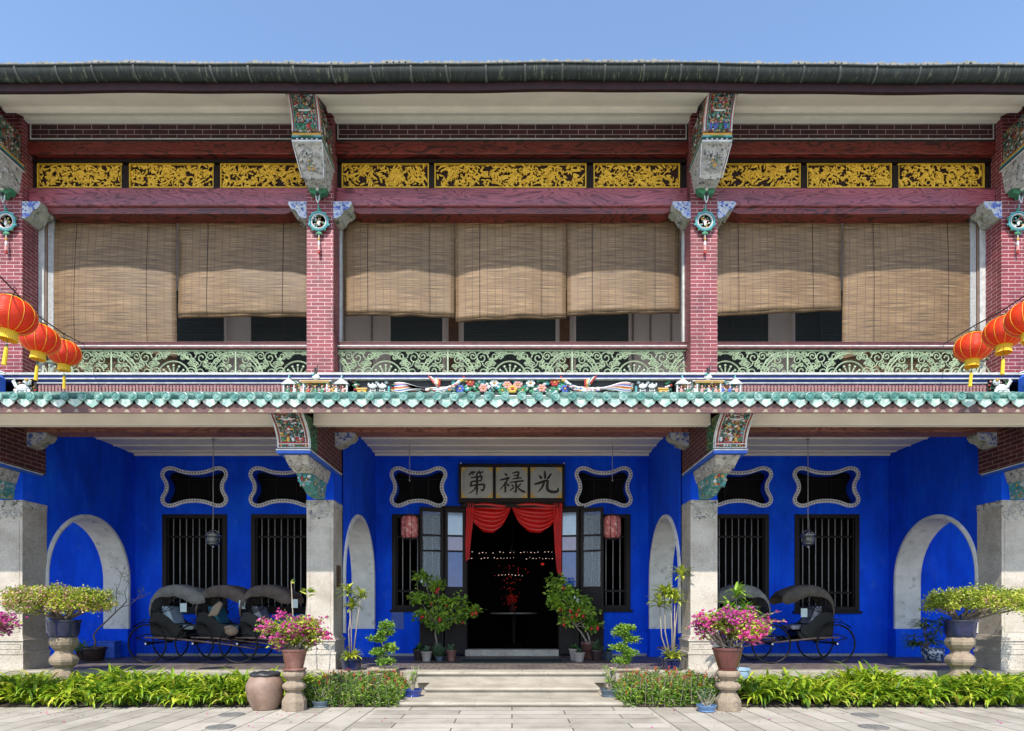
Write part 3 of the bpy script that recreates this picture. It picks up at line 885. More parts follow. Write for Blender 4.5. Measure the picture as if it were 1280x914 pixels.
for a, b in ((px2x(552), DX0), (DX1, px2x(730))):
    mp('door_panel', MB().box(a, b, YB-.045, YB-.003, ZF+.01, DZ1-.09), M['darkwood'], parent=door)

# ---- side walls with arched openings
YC, AR, ZS = 12.83, 1.20, 2.05
def side_wall(xa, xb, plinth_h=.62):
    """xa is the visible face, xb the far face"""
    mb = MB()
    hole = arch(YC, AR, ZF + .001, ZS)
    outer = [(11.55, ZF), (11.55, 5.3), (YB - .002, 5.3), (YB - .002, ZF)]
    # wall as polygon with the door-like opening cut from the bottom
    poly = [(11.55, ZF), (YC - AR, ZF)] + hole[1:-1] + [(YC + AR, ZF), (YB - .002, ZF), (YB - .002, 5.3), (11.55, 5.3)]
    L = [Vector((a, b, 0)) for a, b in poly]
    tr = tessellate_polygon([L])
    for x in (xa, xb): mb.add([(x, a, b) for a, b in poly], [tuple(t) for t in tr], 0)
    hp = [(YC-AR, ZF)] + hole[1:-1] + [(YC+AR, ZF)]
    n = len(hp)
    zc = ZF + plinth_h
    wl = mp('side_wall', mb, M['blue'])
    # lining of the opening
    mb = MB()
    hl = [(YC-AR, zc)] + hole[1:-1] + [(YC+AR, zc)]
    n = len(hl)
    mb.add([(xa, a, b) for a, b in hl] + [(xb, a, b) for a, b in hl], [(i, i+1, n+i+1, n+i) for i in range(n-1)], 0)
    # raised ring on the visible face
    s = 1 if xa < xb else -1
    prof = [(0, 0), (0, .03), (.035, .045), (.075, .03), (.085, 0)]
    o = []
    for (g_, t_) in prof:
        rg = []
        for k in range(27):
            a = pi - pi*k/26
            rg.append((xa - s*t_, YC + (AR+g_)*cos(a), ZS + (AR+g_)*sin(a)))
        rg = [(xa - s*t_, YC - AR - g_, zc)] + rg + [(xa - s*t_, YC + AR + g_, zc)]
        o.append(rg)
    for k in range(len(o)-1):
        mb.loft([o[k], o[k+1]], 0, cap=False, closed=False)
    mp('arch_surround', mb, M['plaster'], parent=wl, smooth=False)
    # plinths each side of the opening
    lo, hi = min(xa, xb), max(xa, xb)
    for (a, b) in ((YC+AR-.02, YB-.01), (11.60, YC-AR+.02)):
        mb = MB()
        mb.box(lo-.03, hi+.03, a, b, ZF, zc)
        mb.box(lo-.045, hi+.045, a-.012, b, zc-.05, zc+.004)
        mb.box(lo-.04, hi+.04, a-.01, b, ZF, ZF+.12)
        mp('plinth', mb, M['blue'], parent=wl, bevel=.006)
for s in (-1, 1):
    side_wall(s*3.08, s*3.55)
    side_wall(s*8.52, s*9.05)
    # outer wing wall beyond the arch
for s in (-1, 1):
    mp('wing_wall', MB().box(s*12.6, s*13, 11.0, YB, ZF, 5.3), M['blue'])

# ---- verandah ceiling, beams
mb = MB()
mb.box(-13, 13, 11.42, YB + .3, 4.93, 5.05)
k = 11.6
for y in (12.95, 13.5, 14.0):
    mb.box(-8.5, 8.5, y, y + .04, 4.905, 4.929)
mb.box(-8.5, 8.5, YB-.09, YB-.052, 4.88, 4.929)
mp('ceiling', mb, M['beige'])
for a, b in ((-13, -XO-PW), (-XO, -XI-PW), (-XI, XI), (XI+PW, XO), (XO+PW, 13)):
    mb = MB(); mb.box(a, b, 11.08, 11.42, 4.525, 4.92)
    mp('lower_beam', mb, M['brownwood'], bevel=.02)
# carved beam brackets, blue and white
def beam_bracket(x, s, zt, y0, y1, W=.34, H=.24, warm=False):
    prof = [(0, 0), (W, 0), (W*1.02, -.05), (W*.86, -.12), (W*.60, -.15), (W*.42, -H*.86), (W*.18, -H), (0, -H)]
    mb = MB()
    nb = len(prof)
    vs = [(x + s*a, y, zt + b) for y in (y0, y1) for a, b in prof]
    mb.add(vs, [tuple(range(nb)), tuple(range(2*nb-1, nb-1, -1))], PO_)
    mb.add(vs, [(i, (i+1) % nb, nb+(i+1) % nb, nb+i) for i in range(nb)], MO_)
    relief(mb, (x, y0, zt - H*.62), (s, 0, 0), (0, 0, 1), (0, -1, 0), W*.80, H*.60, 22, [PO_, PO_, W_, B_], .012, .026)
    relief(mb, (x + s*W*.1, y0, zt - H*.86), (s, 0, -.0), (0, 1, 0), (s*.3, -.3, -1), W*.5, (y1-y0)*.9, 14, [MO_, S_, MO_], .014, .03)
    mp('beam_bracket', mb, PAL)
    bo = None
for (x, s) in ((-XO, 1), (-XI-PW, -1), (-XI, 1), (XI, -1), (XI+PW, 1), (XO, -1)):
    beam_bracket(x, s, 4.523, 11.10, 11.36)

# ---- stone pillars, brick webs, carved canopy brackets
for xc in (-XO-PW/2, -XI-PW/2, XI+PW/2, XO+PW/2):
    h = PW/2
    x0, x1 = xc-h, xc+h
    y1 = 11.58
    mb = MB()
    mb.box(x0, x1, YP, y1, ZF + .58, 3.20)
    # raised border panel on the front and both sides
    zt, zb = 2.95, ZF + .66
    for (a, b, c, d) in ((x0+.05, x0+.062, zb, zt), (x1-.062, x1-.05, zb, zt), (x0+.062, x1-.062, zt-.012, zt), (x0+.062, x1-.062, zb, zb+.012)):
        mb.box(a, b, YP-.007, YP-.0005, c, d)
    pl = mp('stone_pillar', mb, M['granite'], bevel=.012)
    mb = MB()
    mb.box(x0-.005, x1+.005, YP-.006, y1, 3.20, 3.32)
    relief(mb, (x0+.02, YP-.006, 2.99), (1, 0, 0), (0, 0, 1), (0, -1, 0), PW-.04, .20, 60, [0], .012, .035, .5)
    relief(mb, (x0+.01, YP-.006, 3.2), (1, 0, 0), (0, 0, 1), (0, -1, 0), PW-.02, .11, 30, [0], .012, .03, .5)
    mp('capital', mb, M['carved_stone'], parent=pl)
    mb = MB()
    def pb(e, za, zb_): mb.box(x0-e, x1+e, YP-e, y1+e*.3, za, zb_)
    pb(.050, ZF, ZF+.27); pb(.062, ZF+.272, ZF+.315); pb(.035, ZF+.316, ZF+.50); pb(.055, ZF+.501, ZF+.53); pb(.035, ZF+.531, ZF+.555); pb(.018, ZF+.556, ZF+.59)
    for (a, b, c, d) in ((x0+.0, x1-.0, ZF+.36, ZF+.372), (x0+.0, x1, ZF+.45, ZF+.462), (x0, x0+.012, ZF+.373, ZF+.449), (x1-.012, x1, ZF+.373, ZF+.449)):
        mb.box(a, b, YP-.043, YP-.036, c, d)
    mp('pillar_base', mb, M['granite'], parent=pl, bevel=.01)
    # blue painted neck
    mb = MB(); mb.box(x0+.002, x1-.002, YP+.004, y1, 3.322, 3.86); mp('pillar_neck', mb, M['blue'], parent=pl)
    # bracket: two corbel stages, shelf, brick web, carved box
    mb = MB()
    mb.loft([[(xc-.09, 10.62, 3.33), (xc+.09, 10.62, 3.33), (xc+.09, YP, 3.33), (xc-.09, YP, 3.33)],
             [(xc-.10, 10.30, 3.46), (xc+.10, 10.30, 3.46), (xc+.10, YP, 3.46), (xc-.10, YP, 3.46)],
             [(xc-.12, 10.14, 3.60), (xc+.12, 10.14, 3.60), (xc+.12, YP, 3.60), (xc-.12, YP, 3.60)]], CT_)
    relief(mb, (xc-.11, 10.22, 3.40), (1, 0, 0), (0, -.35, .9), (0, -1, -.5), .22, .2, 26, [T_, W_, T_, R_, Y_, S_], .014, .034)
    for s in (-1, 1):
        relief(mb, (xc+s*.108, 10.26, 3.42), (0, 1, 0), (0, 0, 1), (s, 0, 0), .70, .17, 30, [T_, CT_, Y_, W_, CT_, S_], .018, .045, .35)
        relief(mb, (xc+s*.09, 10.55, 3.34), (0, 1, 0), (0, 0, 1), (s, 0, 0), .42, .10, 18, [T_, G_, Y_, S_], .014, .035, .35)
    br = mp('canopy_bracket', mb, PAL, parent=None)
    mb = MB()
    mb.loft([[(xc-.13, 10.10, 3.602), (xc+.13, 10.10, 3.602), (xc+.13, YP, 3.602), (xc-.13, YP, 3.602)],
             [(xc-.16, 9.90, 3.68), (xc+.16, 9.90, 3.68), (xc+.16, YP, 3.68), (xc-.16, YP, 3.68)],
             [(xc-.19, 9.76, 3.80), (xc+.19, 9.76, 3.80), (xc+.19, YP, 3.80), (xc-.19, YP, 3.80)]], CS_)
    relief(mb, (xc-.15, 9.97, 3.62), (1, 0, 0), (0, -.7, .7), (0, -1, -1), .3, .19, 30, [CS_, S_], .012, .024)
    for s in (-1, 1):
        relief(mb, (xc+s*.165, 9.95, 3.64), (0, 1, 0), (0, 0, 1), (s, 0, -.3), 1.0, .15, 60, [CS_, S_, CS_, W_], .010, .024)
    mp('stone_corbel', mb, PAL, parent=br)
    mb = MB()
    mb.box(xc-.255, xc+.255, 9.66, 11.45, 3.805, 3.845, 0)
    mb.box(xc-.262, xc+.262, 9.645, 11.452, 3.846, 3.866, 1)
    mb.box(xc-.25, xc+.25, 9.67, 11.449, 3.867, 3.882, 2)
    mp('shelf', mb, [M['blue_trim'], M['white'], M['black']], parent=br)
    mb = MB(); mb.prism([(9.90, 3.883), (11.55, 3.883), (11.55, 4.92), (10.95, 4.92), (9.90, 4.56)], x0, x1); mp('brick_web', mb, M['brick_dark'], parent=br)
    # carved opera-scene box, front curls outward
    mb = MB()
    cur = [(9.68, 3.884), (9.67, 3.96), (9.66, 4.02), (9.60, 4.12), (9.50, 4.21), (9.38, 4.28), (9.30, 4.33)]
    hw = .245
    poly = [(y, z) for y, z in cur] + [(10.05, 4.40), (10.05, 3.884)]
    mb.prism(poly, xc-hw, xc+hw, CG_)
    mb.loft([[(xc + q, onc_(cur, t/12)[0] - .003, onc_(cur, t/12)[1]) for q in (-.19, .19)] for t in range(1, 12)], CM_, cap=False, closed=False)
    # cream frame strips along the curve and pictured field
    def onc(t):
        f = t*(len(cur)-1); i = min(int(f), len(cur)-2); q = f-i
        return cur[i][0]*(1-q)+cur[i+1][0]*q, cur[i][1]*(1-q)+cur[i+1][1]*q
    for s in (-1, 1):
        for (e, r, c) in ((hw-.012, .012, W_), (hw-.04, .007, R_), (hw-.058, .006, W_)):
            mb.tube([(xc+s*e, onc(t/12)[0]-.006, onc(t/12)[1]) for t in range(13)], r, 5, c)
        # green scrollwork on the flanks
        relief(mb, (xc+s*hw, 9.72, 3.90), (0, 1, 0), (0, 0, 1), (s, 0, 0), .30, .42, 40, [CG_, G_, CG_, K_], .012, .03, .35)
        mb.tube([(xc+s*(hw+.004), onc(t/12)[0]+.012, onc(t/12)[1]) for t in range(13)], .010, 5, W_)
    for t, c in ((.02, W_), (.14, W_), (.18, R_), (.98, W_)):
        y, z = onc(t); mb.tube([(xc-hw, y-.006, z), (xc+hw, y-.006, z)], .009, 5, c)
    for k in range(9): mb.ell((xc-.19+k*.0475, 9.665, 3.925), (.016, .01, .014), 6, 4, random.choice([W_, Y_, G_, R_]))
    for k in range(90):
        t = random.uniform(.22, .95); y, z = onc(t); mb.ell((xc+random.uniform(-.17, .17), y-.003, z), (random.uniform(.012, .03), .012, random.uniform(.01, .022)), 6, 4, random.choice([K_, K_, W_, G_, Y_, R_, P_, T_]))
    for k in range(5):
        y, z = onc(.22); figure(mb, (xc-.15+k*.075, y-.015, z), .13, random.choice([R_, G_, W_, Y_]))
    y, z = onc(.75); mb.tube([(xc-.12, y-.02, z+.03), (xc-.06, y-.03, z), (xc+.06, y-.03, z), (xc+.12, y-.02, z+.03)], .012, 5, W_)
    mp('carved_box', mb, PAL, parent=br)

# ---- tiled canopy
YE, ZE = 9.20, 4.505
mb = MB()
mb.prism([(9.26, 4.43), (10.95, 5.03), (10.95, 4.98), (9.30, 4.385)], -13, 13)
canopy = mp('canopy_roof', mb, M['eaveboard'])
mb = MB()
sp = .2452
nt_ = 106
for i in range(nt_):
    x = (i - nt_/2 + .5)*sp + .02
    jz = random.uniform(-.006, .006); jy = random.uniform(-.012, .012)
    # round cap tube running up the slope with its disc
    r = .058
    rings = []
    for (y, z) in ((YE + jy, ZE + jz), (YE + .55, ZE + .195), (YE + 1.74, ZE + .62)):
        rings.append([(x + r*cos(a), y, z + r*sin(a)*1.0) for a in [2*pi*k/12 for k in range(12)]])
    mb.loft(rings, 0)
    rr = .066
    mb.loft([[(x + rr*q*cos(2*pi*k/16), YE + jy - .012 - d, ZE + jz + .002 + rr*q*sin(2*pi*k/16)) for k in range(16)] for q, d in ((1, .0), (1, .016), (.85, .020), (.78, .013), (.45, .013), (.3, .022))], 0)
    # drip tile between caps: scalloped apron
    xm = x + sp/2; jz2 = random.uniform(-.008, .008)
    w = sp/2 - .008
    ap = [(-w, .0), (-w*.98, -.045), (-w*.80, -.085), (-w*.42, -.112), (0, -.140), (w*.42, -.112), (w*.80, -.085), (w*.98, -.045), (w, .0), (w*.5, -.026), (0, -.036), (-w*.5, -.026)]
    tilt = random.uniform(-.02, .02)
    mb.loft([[(xm + a, YE + dy + b*-.15, ZE + jz2 + b + a*tilt) for a, b in ap] for dy in (.0, .018)], 1)
    # pan tile surface
    pan = [(-w, .0), (-w*.5, -.024), (0, -.032), (w*.5, -.024), (w, 0)]
    mb.loft([[(xm + a, YE + .01, ZE + jz2 + b) for a, b in pan], [(xm + a, YE + 1.74, ZE + .62 + b) for a, b in pan]], 0, cap=False, closed=False)
mp('eave_tiles', mb, [M['tile'], M['tile_pale']], parent=canopy, smooth=False)
mb = MB()
mb.box(-13, 13, 9.245, 9.275, 4.29, 4.42, 0)
for i in range(nt_):
    x = (i - nt_/2 + 1)*sp + .02
    mb.add([(x-.045, 9.242, 4.297), (x+.045, 9.242, 4.297), (x+.028, 9.242, 4.315), (x+.018, 9.242, 4.345), (x-.018, 9.242, 4.345), (x-.028, 9.242, 4.315)], [(0,1,2,3,4,5)], 1)
mp('eave_board', mb, [M['eaveboard'], M['palestem']], parent=canopy)
segs = ((-13, -XO-PW-.02), (-XO+.02, -XI-PW-.03), (-XI+.03, XI-.03), (XI+PW+.03, XO-.02), (XO+PW+.02, 13))
mb = MB()
for a, b in segs:
    mb.box(a, b, 9.80, 9.95, 4.285, 4.50)
    mb.box(a, b, 9.785, 9.799, 4.272, 4.300)
    mb.add([(a, 9.28, 4.32), (b, 9.28, 4.32), (b, 9.80, 4.46), (a, 9.80, 4.46)], [(0, 1, 2, 3)])
    mb.add([(a, 9.95, 4.48), (b, 9.95, 4.48), (b, 11.08, 4.80), (a, 11.08, 4.80)], [(0, 1, 2, 3)])
mp('canopy_fascia', mb, M['beige'], parent=canopy)

# ---- balcony ledge and frieze
def zat(py, Y): return PZ(py, Y)
mb = MB()
mb.box(-13, 13, 10.86, 11.6, 5.445, 5.485, 0)
mb.box(-13, 13, 10.885, 11.6, 5.395, 5.444, 1)
mb.box(-13, 13, 10.865, 11.6, 5.372, 5.394, 0)
mb.box(-13, PX(362, 10.9), 10.90, 11.6, 5.335, 5.371, 2); mb.box(PX(918, 10.9), 13, 10.90, 11.6, 5.335, 5.371, 2)
ledge = mp('balcony_ledge', mb, [M['band_white'], M['blue_band'], M['blue_band']], bevel=.005)
# plain frieze sections
for (a, b) in ((40, 362), (918, 1238)):
    xa, xb = PX(a, 10.9), PX(b, 10.9)
    mb = MB()
    mb.box(xa, xb, 10.93, 11.3, 5.0, 5.334, 1)
    mb.box(xa, xb, 10.905, 10.929, 5.312, 5.334, 0); mb.box(xa, xb, 10.905, 10.929, 5.06, 5.085, 0)
    mb.box(xa, xa+.03, 10.90, 10.929, 5.0, 5.334, 0); mb.box(xb-.03, xb, 10.90, 10.929, 5.0, 5.334, 0)
    # narrow soldier course: individual raised bricks
    z0, z1 = 5.135, 5.275
    mb.box(xa+.09, xb-.05, 10.918, 10.928, z0-.02, z1+.02, 3)
    xx = xa+.11
    while xx < xb-.09:
        mb.box(xx, xx+.036, 10.902, 10.917, z0, z1, 2); xx += .058
    mp('frieze', mb, [M['band_white'], M['blue_band'], M['louvre_face'], M['brick_dark']], parent=ledge)
# centre frieze with phoenixes, flowers, horses and gateways
mb = MB()
mb.box(PX(441, 10.9), PX(841, 10.9), 10.95, 11.3, 5.0, 5.371, K_)
mb.box(PX(441, 10.9), PX(841, 10.9), 10.90, 10.949, 4.99, 5.085, B_)
mb.box(PX(441, 10.9), PX(841, 10.9), 10.89, 10.949, 5.086, 5.105, W_)
Yf = 10.93
def bl(px, py, rx, rz, c, y=None, ry=.025): mb.ell((PX(px, Yf), y or Yf, PZ(py, Yf)), (rx, ry, rz), 7, 5, c)
for s in (-1, 1):
    def X(px): return 640.6 + s*(px - 640.6)     # mirrored pair
    # flowers scatter
    for k in range(120):
        bl(X(random.uniform(566, 640)), random.uniform(475.5, 491), random.uniform(.02, .055), random.uniform(.012, .04), random.choice([G_, G_, G_, K_, W_, T_]))
    for (fx, fy, c) in ((588, 479, R_), (618, 480, W_), (604, 486, P_), (634, 482, P_), (575, 487, B_), (640, 487, Y_), (628, 489, G_)):
        for a in range(6):
            bl(X(fx) + 3.6*cos(a*1.047), fy + 3.2*sin(a*1.047), .034, .030, c, y=Yf-.02)
        bl(X(fx), fy, .022, .022, Y_ if c != Y_ else R_, y=Yf-.03)
    # phoenix: body, neck, head, wings, streaming tail
    mb.tube([(PX(X(q), Yf), Yf-.03, PZ(w, Yf)) for q, w in ((532, 488), (540, 489), (552, 489.5), (560, 488), (567, 484), (572, 480), (575, 477))], [.02, .055, .068, .055, .036, .028, .035], 7, W_)
    for k in range(46):
        q = random.uniform(534, 572); w = 489.5 - max(0, q-560)*.55
        bl(X(q), w + random.uniform(-2.6, 1.6), random.uniform(.022, .04), random.uniform(.01, .018), random.choice([R_, Y_, W_, B_, P_, G_, W_]), y=Yf-.07)
    bl(X(577), 476, .045, .035, Y_, y=Yf-.04); bl(X(580), 473, .02, .03, R_, y=Yf-.04); bl(X(583), 478, .03, .010, Y_, y=Yf-.04)
    for k in range(6):
        a0 = (X(552 - k*1.0), 487.5); a1 = (X(536 + k*3.0), 471.5 + k*.9)
        mb.tube([(PX(a0[0], Yf), Yf-.05, PZ(a0[1], Yf)), (PX((a0[0]+a1[0])/2, Yf), Yf-.07, PZ((a0[1]+a1[1])/2+1, Yf)), (PX(a1[0], Yf), Yf-.07, PZ(a1[1], Yf))], [.024, .034, .008], 5, [R_, W_, G_, W_, Y_, R_][k])
    for k in range(9):
        c = [W_, P_, B_, W_, R_, Y_, W_, B_, W_][k]
        pts = []
        for j in range(9):
            t = j/8; q = 536 - t*43; w = 487.5 - k*.2 + t*(-9 + k*1.6) + sin(t*7 + k*.3)*1.6*t
            pts.append((PX(X(q), Yf), Yf - .03, PZ(w, Yf)))
        mb.tube(pts, [.017]*8 + [.006], 5, c)
    for k in range(70):
        q = random.uniform(491, 534); f = (534-q)/43; w = 487.5 + random.uniform(-7.5, 3)*f
        bl(X(q), w, random.uniform(.025, .06), random.uniform(.006, .012), random.choice([W_, B_, P_, R_, Y_, G_, W_]), y=Yf-.01)
    # gateway
    xg = PX(X(453), Yf)
    mb.box(xg-.075, xg+.075, Yf-.05, Yf, 5.10, 5.20, Y_); mb.box(xg-.09, xg+.09, Yf-.06, Yf, 5.20, 5.225, Y_); mb.box(xg-.02, xg+.025, Yf-.056, Yf-.051, 5.10, 5.17, K_)
    # white horse with rider
    for (hx) in (466, 478):
        bl(X(hx), 483, .075, .045, W_); bl(X(hx+5), 478.5, .035, .028, W_); bl(X(hx-5), 481, .02, .04, W_); bl(X(hx-3), 489, .012, .035, W_); bl(X(hx+3), 489, .012, .035, W_); bl(X(hx), 480, .02, .03, W_); bl(X(hx), 489, .05, .022, S_)
    mb.box(PX(X(486.5), Yf)-.015, PX(X(486.5), Yf)+.015, Yf-.04, Yf, 5.10, 5.26, T_)
    for k in range(12): bl(X(random.uniform(441, 449)), random.uniform(476, 489), .03, .02, random.choice([G_, R_, W_, G_]))
mp('sculpted_frieze', mb, PAL, parent=ledge)
# pavilion groups in front of the pillars
for xc in (-XI-PW/2-.03, XI+PW/2+.03):
    mb = MB(); Yp = 10.86
    W = .55
    mb.box(xc-W, xc+W, Yp, 11.0, 5.0, 5.372, K_); mb.box(xc-W, xc+W, Yp-.003, Yp-.001, 5.1, 5.30, CM_)
    mb.box(xc-W-.01, xc+W+.01, Yp-.05, Yp-.001, 5.06, 5.10, W_)
    for q in (-.54, -.36, -.20, .20, .36, .54): mb.box(xc+q-.012, xc+q+.012, Yp-.04, Yp-.001, 5.10, 5.29, W_)
    mb.box(xc-.24, xc+.24, Yp-.06, Yp+.04, 5.29, 5.325, Y_)
    mb.prism([(Yp-.07, 5.31), (Yp+.04, 5.37), (Yp+.04, 5.31)], xc-.27, xc+.27, W_)
    for q in (-.45, .45):
        mb.loft([[(xc+q-.13, y, 5.27), (xc+q+.13, y, 5.27), (xc+q+.05, y, 5.33), (xc+q, y, 5.38), (xc+q-.05, y, 5.33)] for y in (Yp-.06, Yp+.03)], W_)
        mb.ell((xc+q, Yp-.02, 5.40), (.02, .02, .03), 6, 4, T_)
    for k in range(9):
        figure(mb, (xc-.47+k*.118, Yp-.03, 5.10), .15, random.choice([R_, G_, G_, P_, B_, W_]))
    relief(mb, (xc-W, Yp-.01, 5.10), (1, 0, 0), (0, 0, 1), (0, -1, 0), 2*W, .20, 90, [G_, R_, W_, Y_, P_, T_], .01, .024)
    relief(mb, (xc-W, Yp-.04, 5.28), (1, 0, 0), (0, 0, 1), (0, -1, 0), 2*W, .04, 40, [G_, W_, W_, T_], .01, .022)
    pv = mp('pavilion_relief', mb, PAL, parent=ledge)
    mb = MB()   # small figurine on the roof
    mb.ell((xc+.0, Yp+.0, 5.40), (.07, .04, .05), 8, 5, W_)
    mb.tube([(xc, Yp, 5.42), (xc-.01, Yp, 5.50), (xc-.01, Yp, 5.56)], [.03, .018, .022], 6, K_); mb.tube([(xc+.02, Yp, 5.48), (xc+.03, Yp, 5.60)], .009, 5, K_); mb.ell((xc-.04, Yp-.03, 5.44), (.03, .02, .025), 6, 4, T_)
    mp('figurine', mb, PAL, parent=ledge)
# white animal panels and blue scrolled gables at both ends
for s in (-1, 1):
    xc = s*(XO - .20)
    xa, xb = s*8.18, s*8.56
    mb = MB()
    mb.box(xa, xb, 10.90, 10.98, 5.05, 5.37, K_)
    mb.box(xa - s*.02, xb, 10.85, 10.90, 5.03, 5.07, W_)
    relief(mb, (min(xa, xb), 10.89, 5.07), (1, 0, 0), (0, 0, 1), (0, -1, 0), .38, .3, 34, [W_, G_, P_, Y_, K_, R_], .014, .034)
    xm = (xa+xb)/2
    mb.ell((xm, 10.84, 5.20), (.11, .05, .075), 9, 6, W_); mb.ell((xm+s*-.10, 10.82, 5.30), (.06, .045, .055), 8, 5, W_); mb.ell((xm+s*-.11, 10.78, 5.33), (.03, .03, .03), 7, 4, Y_)
    for q in (-.09, -.03, .05, .1): mb.tube([(xm+q, 10.84, 5.18), (xm+q*1.3, 10.82, 5.09)], [.026, .02], 6, W_)
    mb.tube([(xm+s*.1, 10.84, 5.22), (xm+s*.16, 10.84, 5.32), (xm+s*.13, 10.84, 5.38)], [.03, .03, .008], 6, W_)
    mp('animal_relief', mb, PAL, parent=ledge)
    mb = MB()
    gp = [(s*8.66, 5.05), (s*8.66, 5.36), (s*8.80, 5.50), (s*9.0, 5.62), (s*9.3, 5.66), (s*9.7, 5.6), (s*9.7, 5.05)]
    mb.loft([[(a, y, b) for a, b in gp] for y in (10.55, 10.84)], 0)
    for (dz, r, c) in ((.02, .022, 1), (.07, .018, 2), (.11, .02, 1)):
        mb.tube([(s*8.45, 10.56, 5.33+dz*.3), (s*8.60, 10.54, 5.34+dz*.6), (s*8.70, 10.53, 5.42+dz), (s*8.82, 10.53, 5.54+dz), (s*9.0, 10.53, 5.65+dz), (s*9.3, 10.53, 5.70+dz), (s*9.7, 10.53, 5.64+dz)], [r*.5]+[r]*6, 6, c)
    mp('scrolled_gable', mb, [M['blue_trim'], M['white'], M['slategrey']], parent=ledge)

# ---- upper floor: slab, brick pillars
mb = MB(); mb.box(-13, 13, 11.61, 14.2, 5.30, 5.46); mp('upper_floor', mb, M['terra'])
for xc in (-XO-PW/2, -XI-PW/2, XI+PW/2, XO+PW/2):
    mb = MB(); mb.box(xc-PW/2, xc+PW/2, YP, 11.62, 5.487, 10.3)
    mp('brick_pillar', mb, M['brick'], bevel=.006)

# ---- balustrades: cast-iron scrolls, rails
def spiral(mb, cx, cz, r, y, turns=1.6, a0=0, d=1, w=.0115):
    pts = []
    n = 16
    for k in range(n + 1):
        t = k/n; a = a0 + d*t*turns*2*pi; q = r*(1 - .82*t)
        pts.append((cx + q*cos(a), y, cz + q*sin(a)))
    mb.tube(pts, [w]*n + [w*1.5], 4)
def balustrade(xa, xb, xref, period=2.21):
    Yr = 11.27; z0, z1 = 5.49, 6.045
    mb = MB()
    w = .013
    mb.tube([(xa, Yr, z0+.01), (xb, Yr, z0+.01)], w, 4); mb.tube([(xa, Yr, z1-.02), (xb, Yr, z1-.02)], w*1.2, 4)
    zm = z0 + .03; H = z1 - z0 - .05
    def ok(x, r): return xa + r*.4 < x < xb - r*.4
    n0 = int((xa - xref)/period) - 2
    for n in range(n0, n0 + 30):
        xf = xref + n*period
        if xf < xa - period or xf > xb + period: continue
        def arc(cx, cz, R, a0=0, a1=pi):
            pts = [(cx + R*cos(a0+(a1-a0)*k/18), Yr, cz + R*sin(a0+(a1-a0)*k/18)) for k in range(19)]
            pts = [p for p in pts if xa <= p[0] <= xb]
            if len(pts) > 1: mb.tube(pts, w, 4)
        # fan
        arc(xf, zm+.02, H*.58); arc(xf, zm+.02, H*.86)
        for s_ in (-1, 1):
            if ok(xf + s_*.2, .2):
                spiral(mb, xf + s_*.33*H/.5, zm+.62*H, .05, Yr, 1.4, 0, s_); spiral(mb, xf + s_*.16*H/.5, zm+.76*H, .045, Yr, 1.4, 0, -s_)
        if ok(xf, .3):
            for k in range(7):
                a = pi*(k+.5)/7; mb.tube([(xf, Yr, zm+.02), (xf + H*.38*cos(a), Yr, zm+.02+H*.38*sin(a))], [.006, .015], 4)
                mb.ell((xf + H*.44*cos(a), Yr, zm+.02+H*.44*sin(a)), (.022, .008, .022), 6, 4)
            mb.ell((xf, Yr, zm+.05), (.04, .012, .04), 8, 4)
        # big arcs round the divider post
        xp = xf + period/2
        arc(xp, zm, H*.86); arc(xp, zm, H*.97)
        if xa < xp < xb: mb.box(xp-.012, xp+.012, Yr-.008, Yr+.008, z0, z1)
        for s in (-1, 1):
            base = xf
            for (u, v, r, a0, d) in ((.30, .22, .10, 0, 1), (.50, .74, .12, pi, -1), (.27, .80, .075, pi/2, 1), (.48, .22, .105, 0, -1), (.66, .80, .085, 0, 1), (.64, .47, .07, pi, 1), (.66, .18, .085, pi/2, -1), (.85, .28, .12, 0, 1), (.92, .66, .09, pi, -1), (.80, .86, .055, 0, 1), (1.04, .22, .055, pi, 1), (1.03, .86, .06, 0, -1), (.38, .50, .06, 0, 1), (.30, .52, .045, pi, -1), (.56, .50, .05, 0, -1), (.76, .60, .06, 0, 1), (.98, .42, .05, 0, 1), (.40, .93, .04, 0, 1), (.10, .90, .05, 0, 1), (.72, .34, .05, pi, -1), (.46, .93, .035, 0, 1), (.58, .62, .035, pi, 1), (.86, .50, .04, 0, -1), (.90, .06, .03, 0, 1), (.36, .06, .03, pi, 1), (.58, .04, .03, 0, -1), (.74, .04, .03, pi, 1), (.92, .90, .04, pi, 1), (.20, .93, .04, 0, -1), (.33, .66, .04, 0, 1)):
                x = xf + s*u
                if ok(x, r): spiral(mb, x, zm + v*H, r, Yr, 1.5, a0 if s > 0 else pi-a0, d*s)
            for (u, v, u2, v2) in ((.38, .35, .50, .60), (.57, .35, .72, .62), (.92, .4, .86, .55)):
                if ok(xf+s*u, .1): mb.tube([(xf+s*u, Yr, zm+v*H), (xf+s*(u+u2)/2+.03*s, Yr, zm+(v+v2)/2*H), (xf+s*u2, Yr, zm+v2*H)], .010, 4)
    b = mp('balustrade', mb, M['scroll'])
    mb = MB()
    mb.box(xa, xb, Yr-.05, Yr+.05, z1+.003, z1+.033, 0); mb.box(xa, xb, Yr-.058, Yr+.06, z1+.034, z1+.052, 1); mb.box(xa, xb, Yr-.050, Yr+.05, z1+.053, z1+.07, 0); mb.box(xa, xb, Yr-.05, Yr+.05, z1+.071, z1+.096, 0); mb.box(xa, xb, Yr-.062, Yr+.06, z1+.097, z1+.112, 2)
    mp('handrail', mb, [M['railpaint'], M['white'], M['railpaint']], parent=b, bevel=.004)
balustrade(-XO+.002, -XI-PW-.002, PX(217, 11.27))
balustrade(-XI+.002, XI-.002, PX(637.5, 11.27))
balustrade(XI+PW+.002, XO-.002, PX(1062, 11.27))

